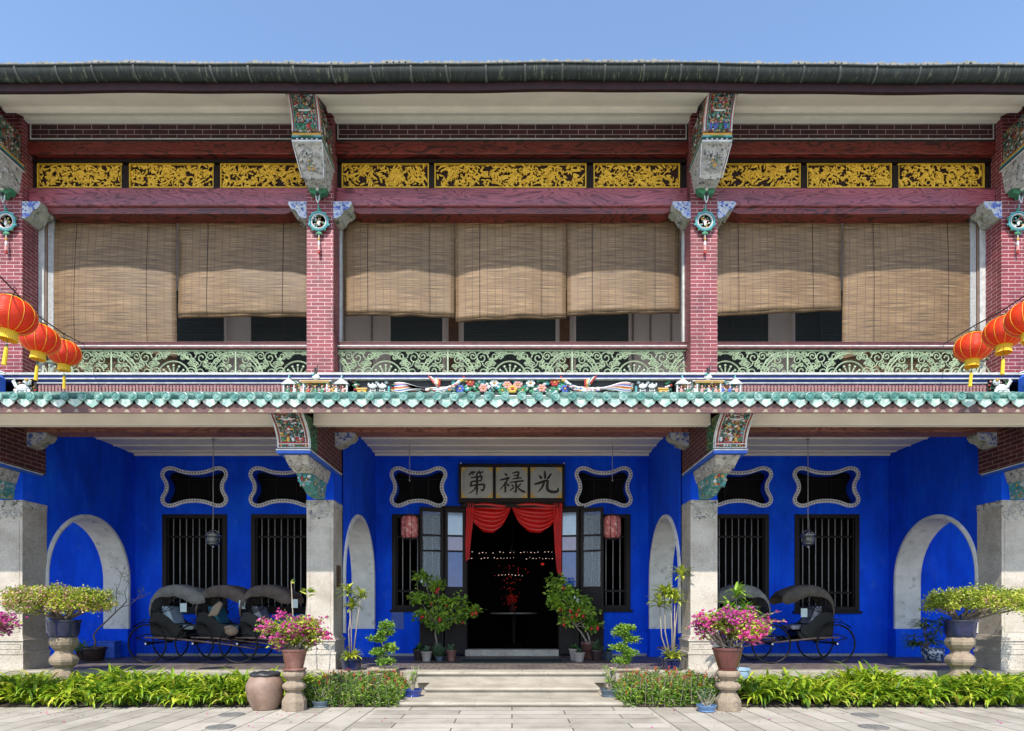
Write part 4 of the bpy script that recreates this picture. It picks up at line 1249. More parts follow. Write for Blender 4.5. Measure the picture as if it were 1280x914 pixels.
# ---- beams, gold panels, brick frieze of the upper opening
gold = {0: ((46, 152), (161, 267), (275, 383)), 1: ((427, 536), (543, 733), (742, 850)), 2: ((893, 1001), (1009, 1115), (1123, 1231))}
for bi, (a, b) in enumerate(((-XO, -XI-PW), (-XI, XI), (XI+PW, XO))):
    a += .002; b -= .002
    mb = MB()
    nn = 24; dy = .003
    mb.box(a, b, 11.12, 11.46, 8.51, 8.83); bm = mp('skylit_beam', mb, M['skylit_wood'], bevel=.025)  # beam whose colour already carries the light of the sky
    mb = MB()
    prof = [(a+.22, 8.508), (a+.30, 8.44), (a+.42, 8.395), (b-.42, 8.395), (b-.30, 8.44), (b-.22, 8.508)]
    mb.loft([[(x, y, z) for x, z in prof] for y in (11.17, 11.44)]); mp('lower_moulding', mb, M['redwood'], parent=bm)
    mb = MB(); mb.box(a, b, 11.12, 11.46, 9.42, 9.64); mp('upper_beam', mb, M['redwood'], bevel=.012)
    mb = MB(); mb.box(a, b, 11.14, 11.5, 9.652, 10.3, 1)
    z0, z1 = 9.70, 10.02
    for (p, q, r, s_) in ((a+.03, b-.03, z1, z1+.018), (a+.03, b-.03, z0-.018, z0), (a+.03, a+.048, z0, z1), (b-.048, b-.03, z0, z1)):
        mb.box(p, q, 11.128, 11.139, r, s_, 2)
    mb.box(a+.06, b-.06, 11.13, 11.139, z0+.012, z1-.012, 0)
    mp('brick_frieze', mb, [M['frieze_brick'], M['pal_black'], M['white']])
    fr = mp('panel_frame', MB().box(a, b, 11.36, 11.46, 8.832, 9.418), M['black'])
    mb = MB()
    Yg = 11.25
    edges = [a] + [v for p in gold[bi] for v in (PX(p[0], Yg), PX(p[1], Yg))] + [b]
    for k in range(0, len(edges), 2):
        if edges[k+1] - edges[k] > .01: mb.box(edges[k]+.002, edges[k+1]-.002, 11.24, 11.355, 8.832, 9.30)
    mb.box(a+.002, b-.002, 11.22, 11.355, 9.345, 9.40)
    mp('panel_mullion', mb, M['darkwood'], parent=fr)
    for (p0, p1) in gold[bi]:
        xa, xb = max(PX(p0, Yg), a+.01), min(PX(p1, Yg), b-.01); za, zb = 8.915, 9.355
        mb = MB()
        mb.box(xa, xb, 11.30, 11.345, za, zb, 1)
        for (p, q, r, s_) in ((xa, xb, zb-.02, zb), (xa, xb, za, za+.02), (xa, xa+.02, za+.021, zb-.021), (xb-.02, xb, za+.021, zb-.021)):
            mb.box(p, q, 11.255, 11.299, r, s_, 0)
        Wd, Hd = xb-xa, zb-za
        # trailing stems
        for k in range(int(Wd*9)):
            cx, cz = random.uniform(xa+.1, xb-.1), random.uniform(za+.08, zb-.08); r = random.uniform(.04, .1); a0 = random.uniform(0, 6.28); d = random.choice((-1, 1))
            pts = []
            for j in range(11):
                t = j/10; q = r*(1-.7*t); an = a0 + d*t*5.5
                pts.append((min(max(cx+q*cos(an), xa+.02), xb-.02), 11.285, min(max(cz+q*sin(an), za+.02), zb-.02)))
            mb.tube(pts, [.014]*8 + [.012, .010, .016], 5, 0)
        # leaves
        for k in range(int(Wd*150)):
            cx, cz = random.uniform(xa+.035, xb-.035), random.uniform(za+.03, zb-.03); an = random.uniform(0, pi); L = random.uniform(.028, .062)
            rot = Matrix.Rotation(an, 3, 'Y')
            mb.ell((cx, 11.282 - random.uniform(0, .012), cz), (L, .016, L*.30), 7, 4, 0, rot)
        # blossoms and a bird
        for k in range(int(Wd*6)):
            cx, cz = random.uniform(xa+.09, xb-.09), random.uniform(za+.09, zb-.09)
            for j in range(7):
                an = j*6.283/7; mb.ell((cx+.035*cos(an), 11.272, cz+.035*sin(an)), (.026, .013, .011), 6, 4, 0, Matrix.Rotation(-an, 3, 'Y'))
            mb.ell((cx, 11.265, cz), (.018, .014, .018), 6, 4, 0)
        mp('gilded_panel', mb, [M['gold'], M['maroon']], parent=fr)
for (x, s) in ((-XO, 1), (-XI-PW, -1), (-XI, 1), (XI, -1), (XI+PW, 1), (XO, -1)):
    beam_bracket(x, s, 8.50, 10.99, 11.34, .31, .29)

# window posts beside the pillars
for (x, s) in ((-XO, 1), (-XI, 1), (XI, -1), (XO, -1)):
    w = .25 if abs(x) > 5 else .10
    mb = MB()
    mb.box(x+s*.003, x+s*w*.42, 11.36, 11.46, 5.5, 8.5, 0)
    if w > .2:
        mb.box(x+s*w*.44, x+s*w*.56, 11.38, 11.45, 5.5, 8.5, 1); mb.box(x+s*w*.58, x+s*w, 11.40, 11.47, 5.5, 8.5, 2)
    mp('window_post', mb, [M['band_white'], M['brownpanel'], M['rod']], bevel=.008)

# gallery's inner wall seen under the blinds
Yw = 13.5
mb = MB(); mb.box(-13, 13, Yw, Yw+.2, 5.3, 9.6); iw = mp('gallery_wall', mb, M['innerwall'])
for (a, b) in ((150, 283), (313, 400), (487, 555), (578, 696), (718, 787), (870, 961), (991, 1060)):
    mb = MB(); xa, xb = PX(a, Yw), PX(b, Yw)
    mb.box(xa, xb, Yw-.03, Yw-.003, 5.5, 8.2, 0)
    zz = 5.55
    while zz < 8.15:
        mb.box(xa+.03, xb-.03, Yw-.045, Yw-.031, zz, zz+.035, 0); zz += .065
    mb.box((xa+xb)/2-.03, (xa+xb)/2+.03, Yw-.052, Yw-.046, 5.5, 8.2, 0)
    for q in (xa, xb): mb.box(q-.03, q+.03, Yw-.05, Yw-.003, 5.5, 8.2, 1)
    mp('louvred_shutter', mb, [M['screen'], M['innerwall']], parent=iw)
for a in (561, 700):
    mb = MB(); mb.box(PX(a, Yw), PX(a+12, Yw), Yw-.035, Yw-.004, 5.5, 8.2); mp('wall_panel', mb, M['brownpanel'], parent=iw)
for a in (430, 464, 790, 812, 838):
    mp('wall_batten', MB().box(PX(a, Yw), PX(a+2, Yw), Yw-.03, Yw-.003, 5.5, 8.2), M['rod'], parent=iw)
mb = MB(); mb.box(-13, 13, 11.46, 14, 9.3, 9.4); mp('gallery_ceiling', mb, M['beige'])
for s in (-1, 1):
    pass

# ---- main roof: slopes, soffit, gutter, brackets
mb = MB()
mb.prism([(9.82, 9.86), (14.5, 11.7), (19.1, 9.78), (19.1, 9.68), (14.5, 11.5), (9.92, 9.70)], -14, 14)
roof = mp('roof', mb, M['rooftile'])
def wob(x): return .010*sin(x*.9) - .05*(x/7.8)**2 if False else .014*sin(x*.8+.4) + .006*sin(x*2.9) - .030*(x/7.5)**2
mb = MB()
n = 0
x = -13.0
while x < 13:
    r = random.uniform(.05, .075)
    mb.loft([[(x + r*cos(a), y, z - .012 + wob(x) + r*sin(a)) for a in [pi*k/6 for k in range(7)]] for y, z in ((9.80, 9.865+random.uniform(-.010, .014)), (11.5, 10.50))], 0, cap=True, closed=True)
    x += .095
mp('tile_ridges', mb, M['rooftile'], parent=roof)
mb = MB()
# gutter: half-round with rolled lip, sagging slightly, with joints
xs = [-13 + 26*k/104 for k in range(105)]
rings = []
for x in xs:
    w = wob(x)
    rings.append([(x, 9.80 + .125*cos(a), 9.755 + w + (.150*sin(a) if a > pi else 0) ) for a in [pi + pi*k/10 for k in range(11)]])
mb.loft(rings, 0, cap=False, closed=False)
mb.tube([(x, 9.672, 9.752 + wob(x)) for x in xs], .016, 6)
x = -13.0
while x < 13:
    j = random.uniform(-.06, .06); ln = .01 if random.random() < .65 else .05
    mb.loft([[(x+j + (k/10-.2)*ln + d, 9.80 + .135*cos(a), 9.758 + wob(x) + .160*sin(a)) for k, a in enumerate([pi + pi*k/10*.7 for k in range(11)])] for d in (0, .030)], 1, cap=False, closed=False)
    x += .60
mp('gutter', mb, [M['gutter'], M['strap']], parent=roof, smooth=True)
mb = MB()
mb.loft([[(x, y, z + wob(x)) for y, z in ((9.84, 9.49), (9.84, 9.80), (9.90, 9.80), (9.90, 9.49))] for x in xs], 0)
mp('roof_fascia', mb, M['maroon'], parent=roof)
segs = ((-13, -XO-PW-.02), (-XO+.005, -XI-PW-.005), (-XI+.005, XI-.005), (XI+PW+.005, XO-.005), (XO+PW+.02, 13))
mb = MB()
for a, b in segs:
    a2, b2 = a, b
    mb.add([(a, 9.90, 9.51), (b, 9.90, 9.51), (b, 10.55, 9.79), (a, 10.55, 9.79)], [(0, 1, 2, 3)])
    mb.box(a, b, 10.55, 10.64, 9.755, 9.86)
    mb.add([(a, 10.64, 9.84), (b, 10.64, 9.84), (b, 11.02, 9.99), (a, 11.02, 9.99)], [(0, 1, 2, 3)])
    mb.box(a, b, 11.02, 11.127, 9.95, 10.10)
    mb.add([(a, 11.127, 10.06), (b, 11.127, 10.06), (b, 11.14, 10.06), (a, 11.14, 10.06)], [(0, 1, 2, 3)])
mp('soffit', mb, M['beige'], parent=roof, bevel=.004)

for xc in (-XO-PW/2, -XI-PW/2, XI+PW/2, XO+PW/2):
    # lower stone tongue
    mb = MB()
    mb.loft([[(xc-.16, 10.62, 8.64), (xc+.16, 10.62, 8.64), (xc+.17, YP, 8.64), (xc-.17, YP, 8.64)],
             [(xc-.19, 10.52, 8.80), (xc+.19, 10.52, 8.80), (xc+.2, YP, 8.80), (xc-.2, YP, 8.80)],
             [(xc-.225, 10.34, 9.02), (xc+.225, 10.34, 9.02), (xc+.233, YP, 9.02), (xc-.233, YP, 9.02)]], CS_)
    relief(mb, (xc-.16, 10.57, 8.68), (1, 0, 0), (0, -.22, .34), (0, -1, -.6), .32, .32, 36, [CS_, S_, CS_], .014, .03)
    relief(mb, (xc-.05, 10.54, 8.72), (1, 0, 0), (0, -.22, .34), (0, -1, -.6), .12, .2, 16, [Y_, G_, Y_], .014, .026)
    relief(mb, (xc-.10, 10.46, 8.84), (1, 0, 0), (0, -.22, .34), (0, -1, -.6), .2, .10, 12, [K_, S_], .012, .022)
    for s in (-1, 1):
        relief(mb, (xc+s*.20, 10.5, 8.80), (0, 1, 0), (0, 0, 1), (s, 0, 0), .5, .2, 30, [S_, W_, G_], .014, .03, .4)
        mb.tube([(xc+s*.18, 10.60, 8.64), (xc+s*.21, 10.50, 8.80), (xc+s*.24, 10.32, 9.02)], .010, 5, W_)
    rb = mp('roof_bracket', mb, PAL)
    mb = MB()
    mb.box(xc-.245, xc+.245, 10.29, 11.04, 9.022, 9.05, W_)
    mb.box(xc-.235, xc+.235, 10.30, 11.03, 9.051, 9.09, K_)
    mb.box(xc-.245, xc+.245, 10.28, 11.04, 9.091, 9.115, T_)
    mb.box(xc-.235, xc+.235, 10.285, 11.03, 9.116, 9.16, Y_)
    for k in range(5): mb.ell((xc-.16+k*.08, 10.298, 9.07), (.018, .01, .014), 6, 4, W_)
    mb.ell((xc, 10.28, 9.10), (.14, .02, .012), 8, 4, G_)
    mp('bracket_shelf', mb, PAL, parent=rb)
    mb = MB()
    cur = [(10.26, 9.161), (10.25, 9.26), (10.22, 9.36), (10.16, 9.46), (10.08, 9.56), (10.00, 9.64)]
    hw = .225
    mb.prism(cur + [(10.35, 9.66), (10.98, 9.66), (10.98, 9.161)], xc-hw, xc+hw, CM_)
    for s in (-1, 1):
        for (e, r, c) in ((hw-.008, .012, W_), (hw-.030, .007, R_), (hw-.046, .006, T_)):
            mb.tube([(xc+s*e, onc(t/12)[0]-.006, onc(t/12)[1]) for t in range(13)], r, 5, c)
        mb.tube([(xc+s*(hw+.006), onc(t/12)[0]+.02, onc(t/12)[1]) for t in range(13)], .009, 5, P_)
        relief(mb, (xc+s*hw, 10.32, 9.17), (0, 1, 0), (0, 0, 1), (s, 0, 0), .62, .46, 60, [K_, S_, G_, R_, W_, K_], .014, .034, .35)
    for k in range(110):
        t = random.uniform(.06, .96); y, z = onc(t); mb.ell((xc+random.uniform(-.16, .16), y-.003, z), (random.uniform(.010, .026), .012, random.uniform(.008, .02)), 6, 4, random.choice([K_, K_, W_, G_, T_, R_, P_, T_]))
    for k in range(4):
        y, z = onc(.05); figure(mb, (xc-.12+k*.08, y-.012, z), .15, random.choice([B_, G_, T_, R_]))
    for k in range(3):
        y, z = onc(.62); figure(mb, (xc-.10+k*.10, y-.012, z), .10, random.choice([R_, G_, K_]))
    y, z = onc(.52); mb.tube([(xc-.09, y-.02, z+.015), (xc, y-.03, z), (xc+.09, y-.02, z+.015)], .014, 5, W_)
    mp('carved_box', mb, PAL, parent=rb)
    # medallion and its chain
    mb = MB()
    Ym = 10.94
    # bat-shaped bracket
    mb.loft([[(xc-.17, y, 8.66), (xc-.08, y, 8.63), (xc, y, 8.67), (xc+.08, y, 8.63), (xc+.17, y, 8.66), (xc+.13, y, 8.57), (xc+.06, y, 8.55), (xc, y, 8.50), (xc-.06, y, 8.55), (xc-.13, y, 8.57)] for y in (10.86, 10.97)], G_)
    mb.ell((xc, 10.85, 8.62), (.03, .03, .03), 8, 5, W_); mb.ell((xc, 10.86, 8.54), (.035, .03, .035), 8, 5, K_)
    for q in (-.03, .03): mb.tube([(xc+q, 10.87, 8.55), (xc+q*.8, 10.87, 8.46), (xc, 10.87, 8.40)], .010, 5, W_)
    mb.ring((xc, 10.88, 8.47), .03, .009, 'y', 12, 4, T_)
    mb.tube([(xc, 10.90, 8.40), (xc, 10.92, 8.30)], .010, 5, T_)
    R = .145; cz = 8.12
    mb.lathe([(R, 0), (R, .03), (R-.03, .04), (R-.035, .02), (.001, .02)], 0, 0, 0, 24, W_)
    nv = len(mb.v)
    k0 = nv - 24*5
    for i in range(k0, nv):
        x_, y_, z_ = mb.v[i]; mb.v[i] = (xc + x_, Ym + .03 - z_, cz + y_)
    mb.ring((xc, Ym-.008, cz), R+.012, .018, 'y', 24, 5, T_); mb.ring((xc, Ym-.012, cz), R-.02, .010, 'y', 24, 5, W_)
    mb.lathe([(R-.034, 0), (.001, 0)], 0, 0, 0, 20, K_)
    for i in range(len(mb.v)-40, len(mb.v)):
        x_, y_, z_ = mb.v[i]; mb.v[i] = (xc + x_, Ym + .003, cz + y_)
    for k in range(46):
        a = random.uniform(0, 6.28); q = random.uniform(0, R-.045); mb.ell((xc+q*cos(a), Ym-.004, cz+q*sin(a)), (random.uniform(.01, .022), .012, random.uniform(.01, .02)), 6, 4, random.choice([W_, G_, Y_, G_, R_, K_, T_]))
    figure(mb, (xc, Ym-.01, cz-.08), .13, W_)
    for k in range(10):
        a = k*.628+.3; mb.ell((xc+(R+.03)*cos(a), Ym, cz+(R+.03)*sin(a)), (.022, .014, .022), 6, 4, T_ if k % 2 else G_)
    mb.ell((xc, Ym, cz+R+.06), (.035, .02, .035), 8, 5, G_); mb.ell((xc, Ym, cz-R-.06), (.06, .02, .03), 8, 5, G_)
    mb.tube([(xc, Ym, cz-R-.06), (xc, Ym, cz-R-.20)], .008, 5, W_)
    mb.ell((xc, Ym, cz-R-.16), (.018, .018, .03), 6, 5, Y_); mb.ell((xc, Ym, cz-R-.24), (.022, .022, .05), 6, 5, W_); mb.tube([(xc, Ym, cz-R-.28), (xc, Ym, cz-R-.36)], [.022, .026], 6, P_); mb.ell((xc, Ym, cz-R-.39), (.026, .026, .03), 6, 5, R_)
    mp('medallion', mb, PAL, parent=rb)

# far side of the house so that the roof does not stand on air
for b_ in ((-13.3, -13.01, 11, 19, 0, 10.2), (13.01, 13.3, 11, 19, 0, 10.2), (-13.0, 13.0, 18.7, 19, 0, 9.6)):
    mp('outer_wall', MB().box(*b_), M['blue'])
# bronze plate on the pillar
mb = MB(); xx = -XI + .001
mb.box(xx, xx+.015, 11.18, 11.42, PZ(734, 11.3), PZ(707, 11.3)); mp('pillar_plate', mb, M['brownplaque'])

# ================================================================== bamboo blinds
def blind(x0, x1, zt, zb0, zb1, label, bulge=.14, roll=True, Yb=11.46, edge=(0, 0), seed=0):
    rnd = random.Random(seed)
    t = thing('bamboo_blind', label, 'blind', ((x0+x1)/2, Yb, zt), 0, 'bamboo blinds of the upper gallery')
    cx = (x0+x1)/2
    nx, nz = 22, 26
    ph = rnd.uniform(0, 3)
    def pt(u, v):
        x = x0 + (x1-x0)*u
        zb = zb0 + (zb1-zb0)*u
        z = zt + (zb-zt)*v
        y = Yb - bulge*.44*(max(0, sin(pi*min(max(u, 0), 1)))**.8)*(sin(pi*.86*v)**1.2 + .25*v) - .02*sin(v*5+ph) + edge[0]*(1-u)*v + edge[1]*u*v
        y += .012*sin(u*17+ph)*v + .008*noise.noise(Vector((u*5, v*4, seed)))
        return (x - cx, y - Yb, z - zt)
    mb = MB()
    mb.loft([[pt(i/nx, j/nz) for i in range(nx+1)] for j in range(nz+1)], 0, cap=False, closed=False)
    o = mb.build('slats', M['bamboo'], t, smooth=True)
    s = o.modifiers.new('solid', 'SOLIDIFY'); s.thickness = .008
    if roll:
        mb = MB()
        pts = [pt(i/nx, 1) for i in range(nx+1)]
        mb.tube([(p[0], p[1]+.035, p[2]+.003*sin(i*.9+ph)) for i, p in enumerate(pts)], [.038+.003*sin(i*1.3) for i in range(nx+1)], 10)
        mb.build('rolled_end', M['bamboo'], t, smooth=True)
    mb = MB()
    for u in (.22, .78):
        pts = [pt(u, j/6) for j in range(7)]
        mb.tube([(p[0], p[1]-.012, p[2]) for p in pts], .004, 4)
    mb.build('cord', M['darkwood'], t)
    return t
Yq = 11.46; zt = 8.46
def bz(py): return PZ(py, Yq)
blind(PX(63, Yq), PX(221, Yq), zt, 5.62, 5.66, 'full-length bamboo blind, lowered to the rail, behind the left red lanterns', .22, False, edge=(-.05, .0), seed=1)
blind(PX(223.5, Yq), PX(392, Yq), zt, bz(395), bz(394), 'raised bamboo blind in the left bay, beside the left inner brick pillar', .16, seed=2)
blind(PX(430, Yq), PX(568, Yq), zt, bz(391), bz(394), 'raised bamboo blind at the left of the three in the middle bay', .14, seed=3)
blind(PX(569.5, Yq), PX(707.5, Yq), zt, bz(399), bz(395), 'raised bamboo blind hanging in the centre of the middle bay', .18, seed=4)
blind(PX(709, Yq), PX(849, Yq), zt, bz(392), bz(389), 'raised bamboo blind at the right of the three in the middle bay', .14, seed=5)
blind(PX(886, Yq), PX(1051, Yq), zt, bz(394), bz(386), 'raised bamboo blind with slanting hem in the right bay', .16, seed=6)
blind(PX(1053.5, Yq), PX(1219, Yq), zt, 5.60, 5.60, 'full-length bamboo blind, lowered to the rail, behind the right red lanterns', .2, False, seed=7)

# ================================================================== sign board with brush strokes
sx0, sx1, sz0, sz1 = -1.195, 1.18, 3.80, 4.665
sign = thing('name_board', 'black-framed grey board with three large black Chinese characters above the door', 'sign board', (0, YB-.02, 4.2))
Ys = -.16
def L_(v): return (v[0], v[1], v[2] - 4.2)
fm = MB()
n3 = 3; pw = (sx1-sx0-.02)/3
def frame_box(a, b, c, d, y0=-.22, y1=-.02): fm.box(a, b, y0, y1, c-4.2, d-4.2)
frame_box(sx0, sx1, sz1-.07, sz1); frame_box(sx0, sx1, sz0, sz0+.10)
for k in range(4):
    xx = sx0 + (sx1-sx0-.06)*k/3
    frame_box(xx, xx+.06, sz0+.101, sz1-.071)
fm.box(sx0+.06, sx1-.06, -.10, -.02, sz0+.101-4.2, sz1-.071-4.2)
fm.box(sx0+.1, sx1-.1, -.16, -.001, sz0-4.2-.10, sz0-4.2-.001)
fm.build('frame', M['darkwood'], sign, bevel=.008)
strokes = {
 # each: points in 0..1 panel coordinates (x right, y up) with stroke widths
 0: [  # 第
  [(.36,.88,.012),(.30,.80,.022),(.24,.73,.010)], [(.31,.81,.012),(.43,.84,.020),(.46,.83,.008)], [(.35,.80,.016),(.39,.74,.010)],
  [(.58,.90,.012),(.52,.80,.022),(.47,.75,.010)], [(.53,.81,.012),(.66,.84,.020),(.70,.83,.008)], [(.59,.80,.018),(.62,.73,.010)],
  [(.30,.66,.014),(.48,.68,.018),(.64,.70,.022),(.66,.66,.014)], [(.65,.69,.018),(.63,.58,.018),(.60,.54,.012)],
  [(.33,.53,.016),(.46,.55,.020),(.62,.56,.014)], [(.33,.54,.022),(.31,.44,.020),(.28,.38,.014)],
  [(.29,.38,.016),(.45,.42,.020),(.66,.44,.022),(.74,.43,.024)], [(.73,.44,.024),(.72,.32,.022),(.67,.24,.020),(.60,.29,.006)],
  [(.50,.74,.024),(.50,.50,.024),(.50,.26,.024),(.49,.10,.010)], [(.49,.42,.020),(.42,.28,.016),(.30,.18,.012),(.22,.15,.005)]],
 1: [  # 祿
  [(.27,.80,.010),(.33,.75,.024),(.35,.71,.014)], [(.13,.58,.014),(.26,.61,.022),(.40,.65,.024),(.41,.62,.012)], [(.39,.63,.018),(.30,.48,.018),(.18,.33,.012),(.12,.27,.005)],
  [(.30,.52,.022),(.30,.34,.024),(.30,.18,.018)], [(.34,.48,.012),(.40,.41,.022),(.42,.37,.012)],
  [(.52,.80,.014),(.66,.84,.020),(.74,.83,.020)], [(.73,.83,.020),(.69,.70,.020),(.68,.64,.014)], [(.56,.72,.012),(.68,.74,.016)], [(.53,.62,.014),(.68,.64,.018),(.82,.65,.014)],
  [(.44,.50,.012),(.62,.53,.018),(.88,.56,.020)], [(.63,.54,.022),(.64,.36,.022),(.63,.20,.020),(.56,.24,.008)],
  [(.49,.44,.010),(.54,.39,.020),(.56,.36,.010)], [(.44,.24,.010),(.52,.30,.018),(.58,.36,.008)], [(.80,.47,.012),(.73,.40,.018),(.67,.36,.008)], [(.66,.40,.012),(.76,.27,.020),(.90,.20,.026),(.93,.20,.008)]],
 2: [  # 光
  [(.45,.88,.014),(.46,.74,.028),(.46,.62,.022)], [(.27,.74,.012),(.33,.66,.028),(.35,.61,.014)], [(.66,.80,.014),(.58,.68,.026),(.52,.60,.012)],
  [(.12,.44,.016),(.28,.49,.028),(.44,.55,.026),(.54,.58,.014)], [(.45,.58,.022),(.40,.42,.026),(.32,.28,.018),(.22,.18,.006)],
  [(.55,.58,.026),(.53,.42,.030),(.54,.28,.032),(.64,.21,.032),(.78,.20,.032),(.86,.24,.030),(.87,.34,.010)]],
}
def stroke_poly(mb, pts, x0, z0, w, h, y):
    # resample with Catmull-Rom
    P = [Vector((a, b, c)) for a, b, c in pts]
    out = []
    for i in range(len(P)-1):
        p0 = P[max(i-1, 0)]; p1 = P[i]; p2 = P[i+1]; p3 = P[min(i+2, len(P)-1)]
        for k in range(6):
            t = k/6
            out.append(.5*((2*p1) + (-p0+p2)*t + (2*p0-5*p1+4*p2-p3)*t*t + (-p0+3*p1-3*p2+p3)*t**3))
    out.append(P[-1])
    L, R = [], []
    for i, p in enumerate(out):
        a = out[max(i-1, 0)]; b = out[min(i+1, len(out)-1)]
        d = Vector((b.x-a.x, b.y-a.y)); d = d.normalized() if d.length > 1e-9 else Vector((1, 0))
        nn = Vector((-d.y, d.x)); ww = p.z*1.45
        L.append((x0 + (p.x+nn.x*ww)*w, y, z0 + (p.y+nn.y*ww)*h)); R.append((x0 + (p.x-nn.x*ww)*w, y, z0 + (p.y-nn.y*ww)*h))
    mb.loft([L, R], 0, cap=False, closed=False)
for k in range(3):
    a = sx0 + (sx1-sx0-.06)*k/3 + .062; b = sx0 + (sx1-sx0-.06)*(k+1)/3 - .002
    c, d = sz0 + .103 - 4.2, sz1 - .073 - 4.2
    mb = MB(); mb.box(a, b, -.19, -.101, c, d); pn = mb.build('panel', M['signface'], sign)
    mb = MB()
    yy = [-.192]
    for st in strokes[k]:
        yy[0] -= .0003
        stroke_poly(mb, st, a, c, b-a, d-c, yy[0])
    if k == 0:    # small inscription column
        for j in range(9):
            zz = c + (d-c)*(.80 - j*.065); xx = a + (b-a)*.09
            mb.box(xx-.012, xx+.012, -.1925, -.1915, zz, zz+.006); mb.box(xx-.003, xx+.004, -.1927, -.1917, zz-.012, zz+.014)
            if j % 2: mb.box(xx-.014, xx-.006, -.1925, -.1915, zz-.014, zz-.004)
    if k == 2:
        for j in range(2): mb.box(a+(b-a)*.86, a+(b-a)*.875, -.1925, -.1915, c+(d-c)*(.82-j*.06), c+(d-c)*(.85-j*.06))
    mb.build('character', M['ink'], pn)
    mb = MB()
    for (cx, cz, sx, sz) in ((a, d, 1, -1), (b, d, -1, -1), (a, c, 1, 1), (b, c, -1, 1)):
        for (u, v, r) in ((.03, .03, .028), (.075, .025, .022), (.025, .075, .022), (.115, .018, .013), (.018, .115, .013), (.065, .065, .016)):
            mb.ell((cx+sx*u, -.192, cz+sz*v), (r, .010, r*.8), 8, 4)
        mb.tube([(cx+sx*.01, -.194, cz+sz*.14), (cx+sx*.05, -.196, cz+sz*.06), (cx+sx*.14, -.194, cz+sz*.01)], .006, 4)
    mb.build('corner_ornament', M['gold'], pn, smooth=True)
mb = MB()
for xx in (sx0+.06, sx1-.02): mb.ell((xx, -.23, sz1-4.2+.005), (.016, .016, .016), 8, 5)
mb.build('stud', M['hub'], sign)

# ================================================================== red drapery
drape = thing('door_drapery', 'red satin swags tied over the open door, long tails at both sides', 'curtain', (.02, YB-.1, DZ1))
X0d, X1d = px2x(584), px2x(701)
def swag(x0, x1, z, depth, dl=0):
    mb = MB(); rows = []
    nu, nv = 40, 26
    for j in range(nv+1):
        v = j/nv; row = []
        for i in range(nu+1):
            u = i/nu
            sag = 4*u*(1-u)
            zz = z - depth*(v*sag**.75) - .02*v
            if v > .93: zz += .008*sin(u*30)
            y = -.045 - .06*sag*sin(v*pi) + .032*sin(v*22 + sag*3 + .8*sin(u*5))*(.35+sag)*.9
            row.append((x0 + (x1-x0)*u - .02, y, zz - DZ1))
        rows.append(row)
    mb.loft(rows, 0, cap=False, closed=False)
    return mb
zt_ = DZ1 - .03
xm_ = px2x(639)
swag(X0d, xm_+.01, zt_, .66).build('swag', M['redcloth'], drape, smooth=True)
o = swag(xm_-.01, X1d, zt_, .66).build('swag', M['redcloth'], drape, smooth=True); o.location.y = -.004
def tail(xa, xb, zb, wob_=0):
    mb = MB(); rows = []
    for j in range(21):
        v = j/20; row = []
        for i in range(19):
            u = i/18
            w = 1 - .55*v
            xx = (xa + (xb-xa)*(u*w)) if xb > xa else (xa + (xb-xa)*(u*w))
            row.append((xx - .02 + .01*sin(v*5+1), -.075 + .024*sin(u*22), zt_ - (zt_-zb)*v*(1-.06*u) - DZ1))
        rows.append(row)
    mb.loft(rows, 0, cap=False, closed=False)
    return mb
tail(X0d-.02, X0d+.18, py2z(703)).build('tail', M['redcloth'], drape, smooth=True)
tail(X1d+.01, X1d-.22, py2z(722)).build('tail', M['redcloth'], drape, smooth=True)

# hall furnishings seen in the dark doorway
tb = thing('round_table', 'round table with pale rim in the dark hall behind the door', 'table', (.05, 17.2, ZF))
mb = MB(); mb.lathe([(.0001, .93), (.62, .93), (.63, .95), (.62, .965), (.0001, .965)], n=36, cap=False); mb.build('tabletop', M['greypot'], tb)
mb = MB(); mb.lathe([(.25, .01), (.22, .05), (.06, .15), (.05, .6), (.12, .92)], n=16); mb.build('pedestal', M['darkwood'], tb)
emr, nt, b = newmat('red_lamp_glow'); b.inputs['Base Color'].default_value = (.5, .02, .01, 1); b.inputs['Emission Color'].default_value = (1, .06, .03, 1); b.inputs['Emission Strength'].default_value = .16
emw, nt, b = newmat('warm_bulb'); b.inputs['Base Color'].default_value = (.8, .7, .6, 1); b.inputs['Emission Color'].default_value = (1, .72, .6, 1); b.inputs['Emission Strength'].default_value = .8
vs = thing('flower_vase', 'red flowers in a vase on the round hall table', 'flower vase', (.02, 17.2, ZF+.967))
mb = MB(); mb.lathe([(.05, 0), (.09, .08), (.04, .2), (.06, .26)], n=14); mb.build('vase', M['maroonpot'], vs)
mb = MB()
for k in range(70):
    a = random.uniform(0, 6.28); r = random.uniform(0, .16); mb.ell((r*cos(a), r*sin(a), .26+random.uniform(0, .2)), (.025, .025, .022), 5, 4)
mb.build('blooms', M['redpaper'], vs)
ch = thing('hall_chandelier', 'small unlit-looking chandelier with tiny warm and red lights inside the hall', 'chandelier', (.0, 17.6, 3.0))
mb = MB(); mb.tube([(0, 0, .1), (0, 0, 2.2)], .008, 5); mb.lathe([(.05, 0), (.08, .06), (.02, .12)], n=12); mb.build('stem', M['chrome'], ch)
mb = MB()
for (zz, n_, w_) in ((-.0, 26, 2.4), (-.16, 30, 2.6), (-.62, 9, .75)):
    for k in range(n_):
        if random.random() < .8: mb.ell(((k/(n_-1)-.5)*w_, random.uniform(-.05, .05), zz+random.uniform(-.02, .02)), (random.uniform(.006, .02), .01, .006), 5, 4)
mb.build('bulbs', emw, ch)
mb = MB()
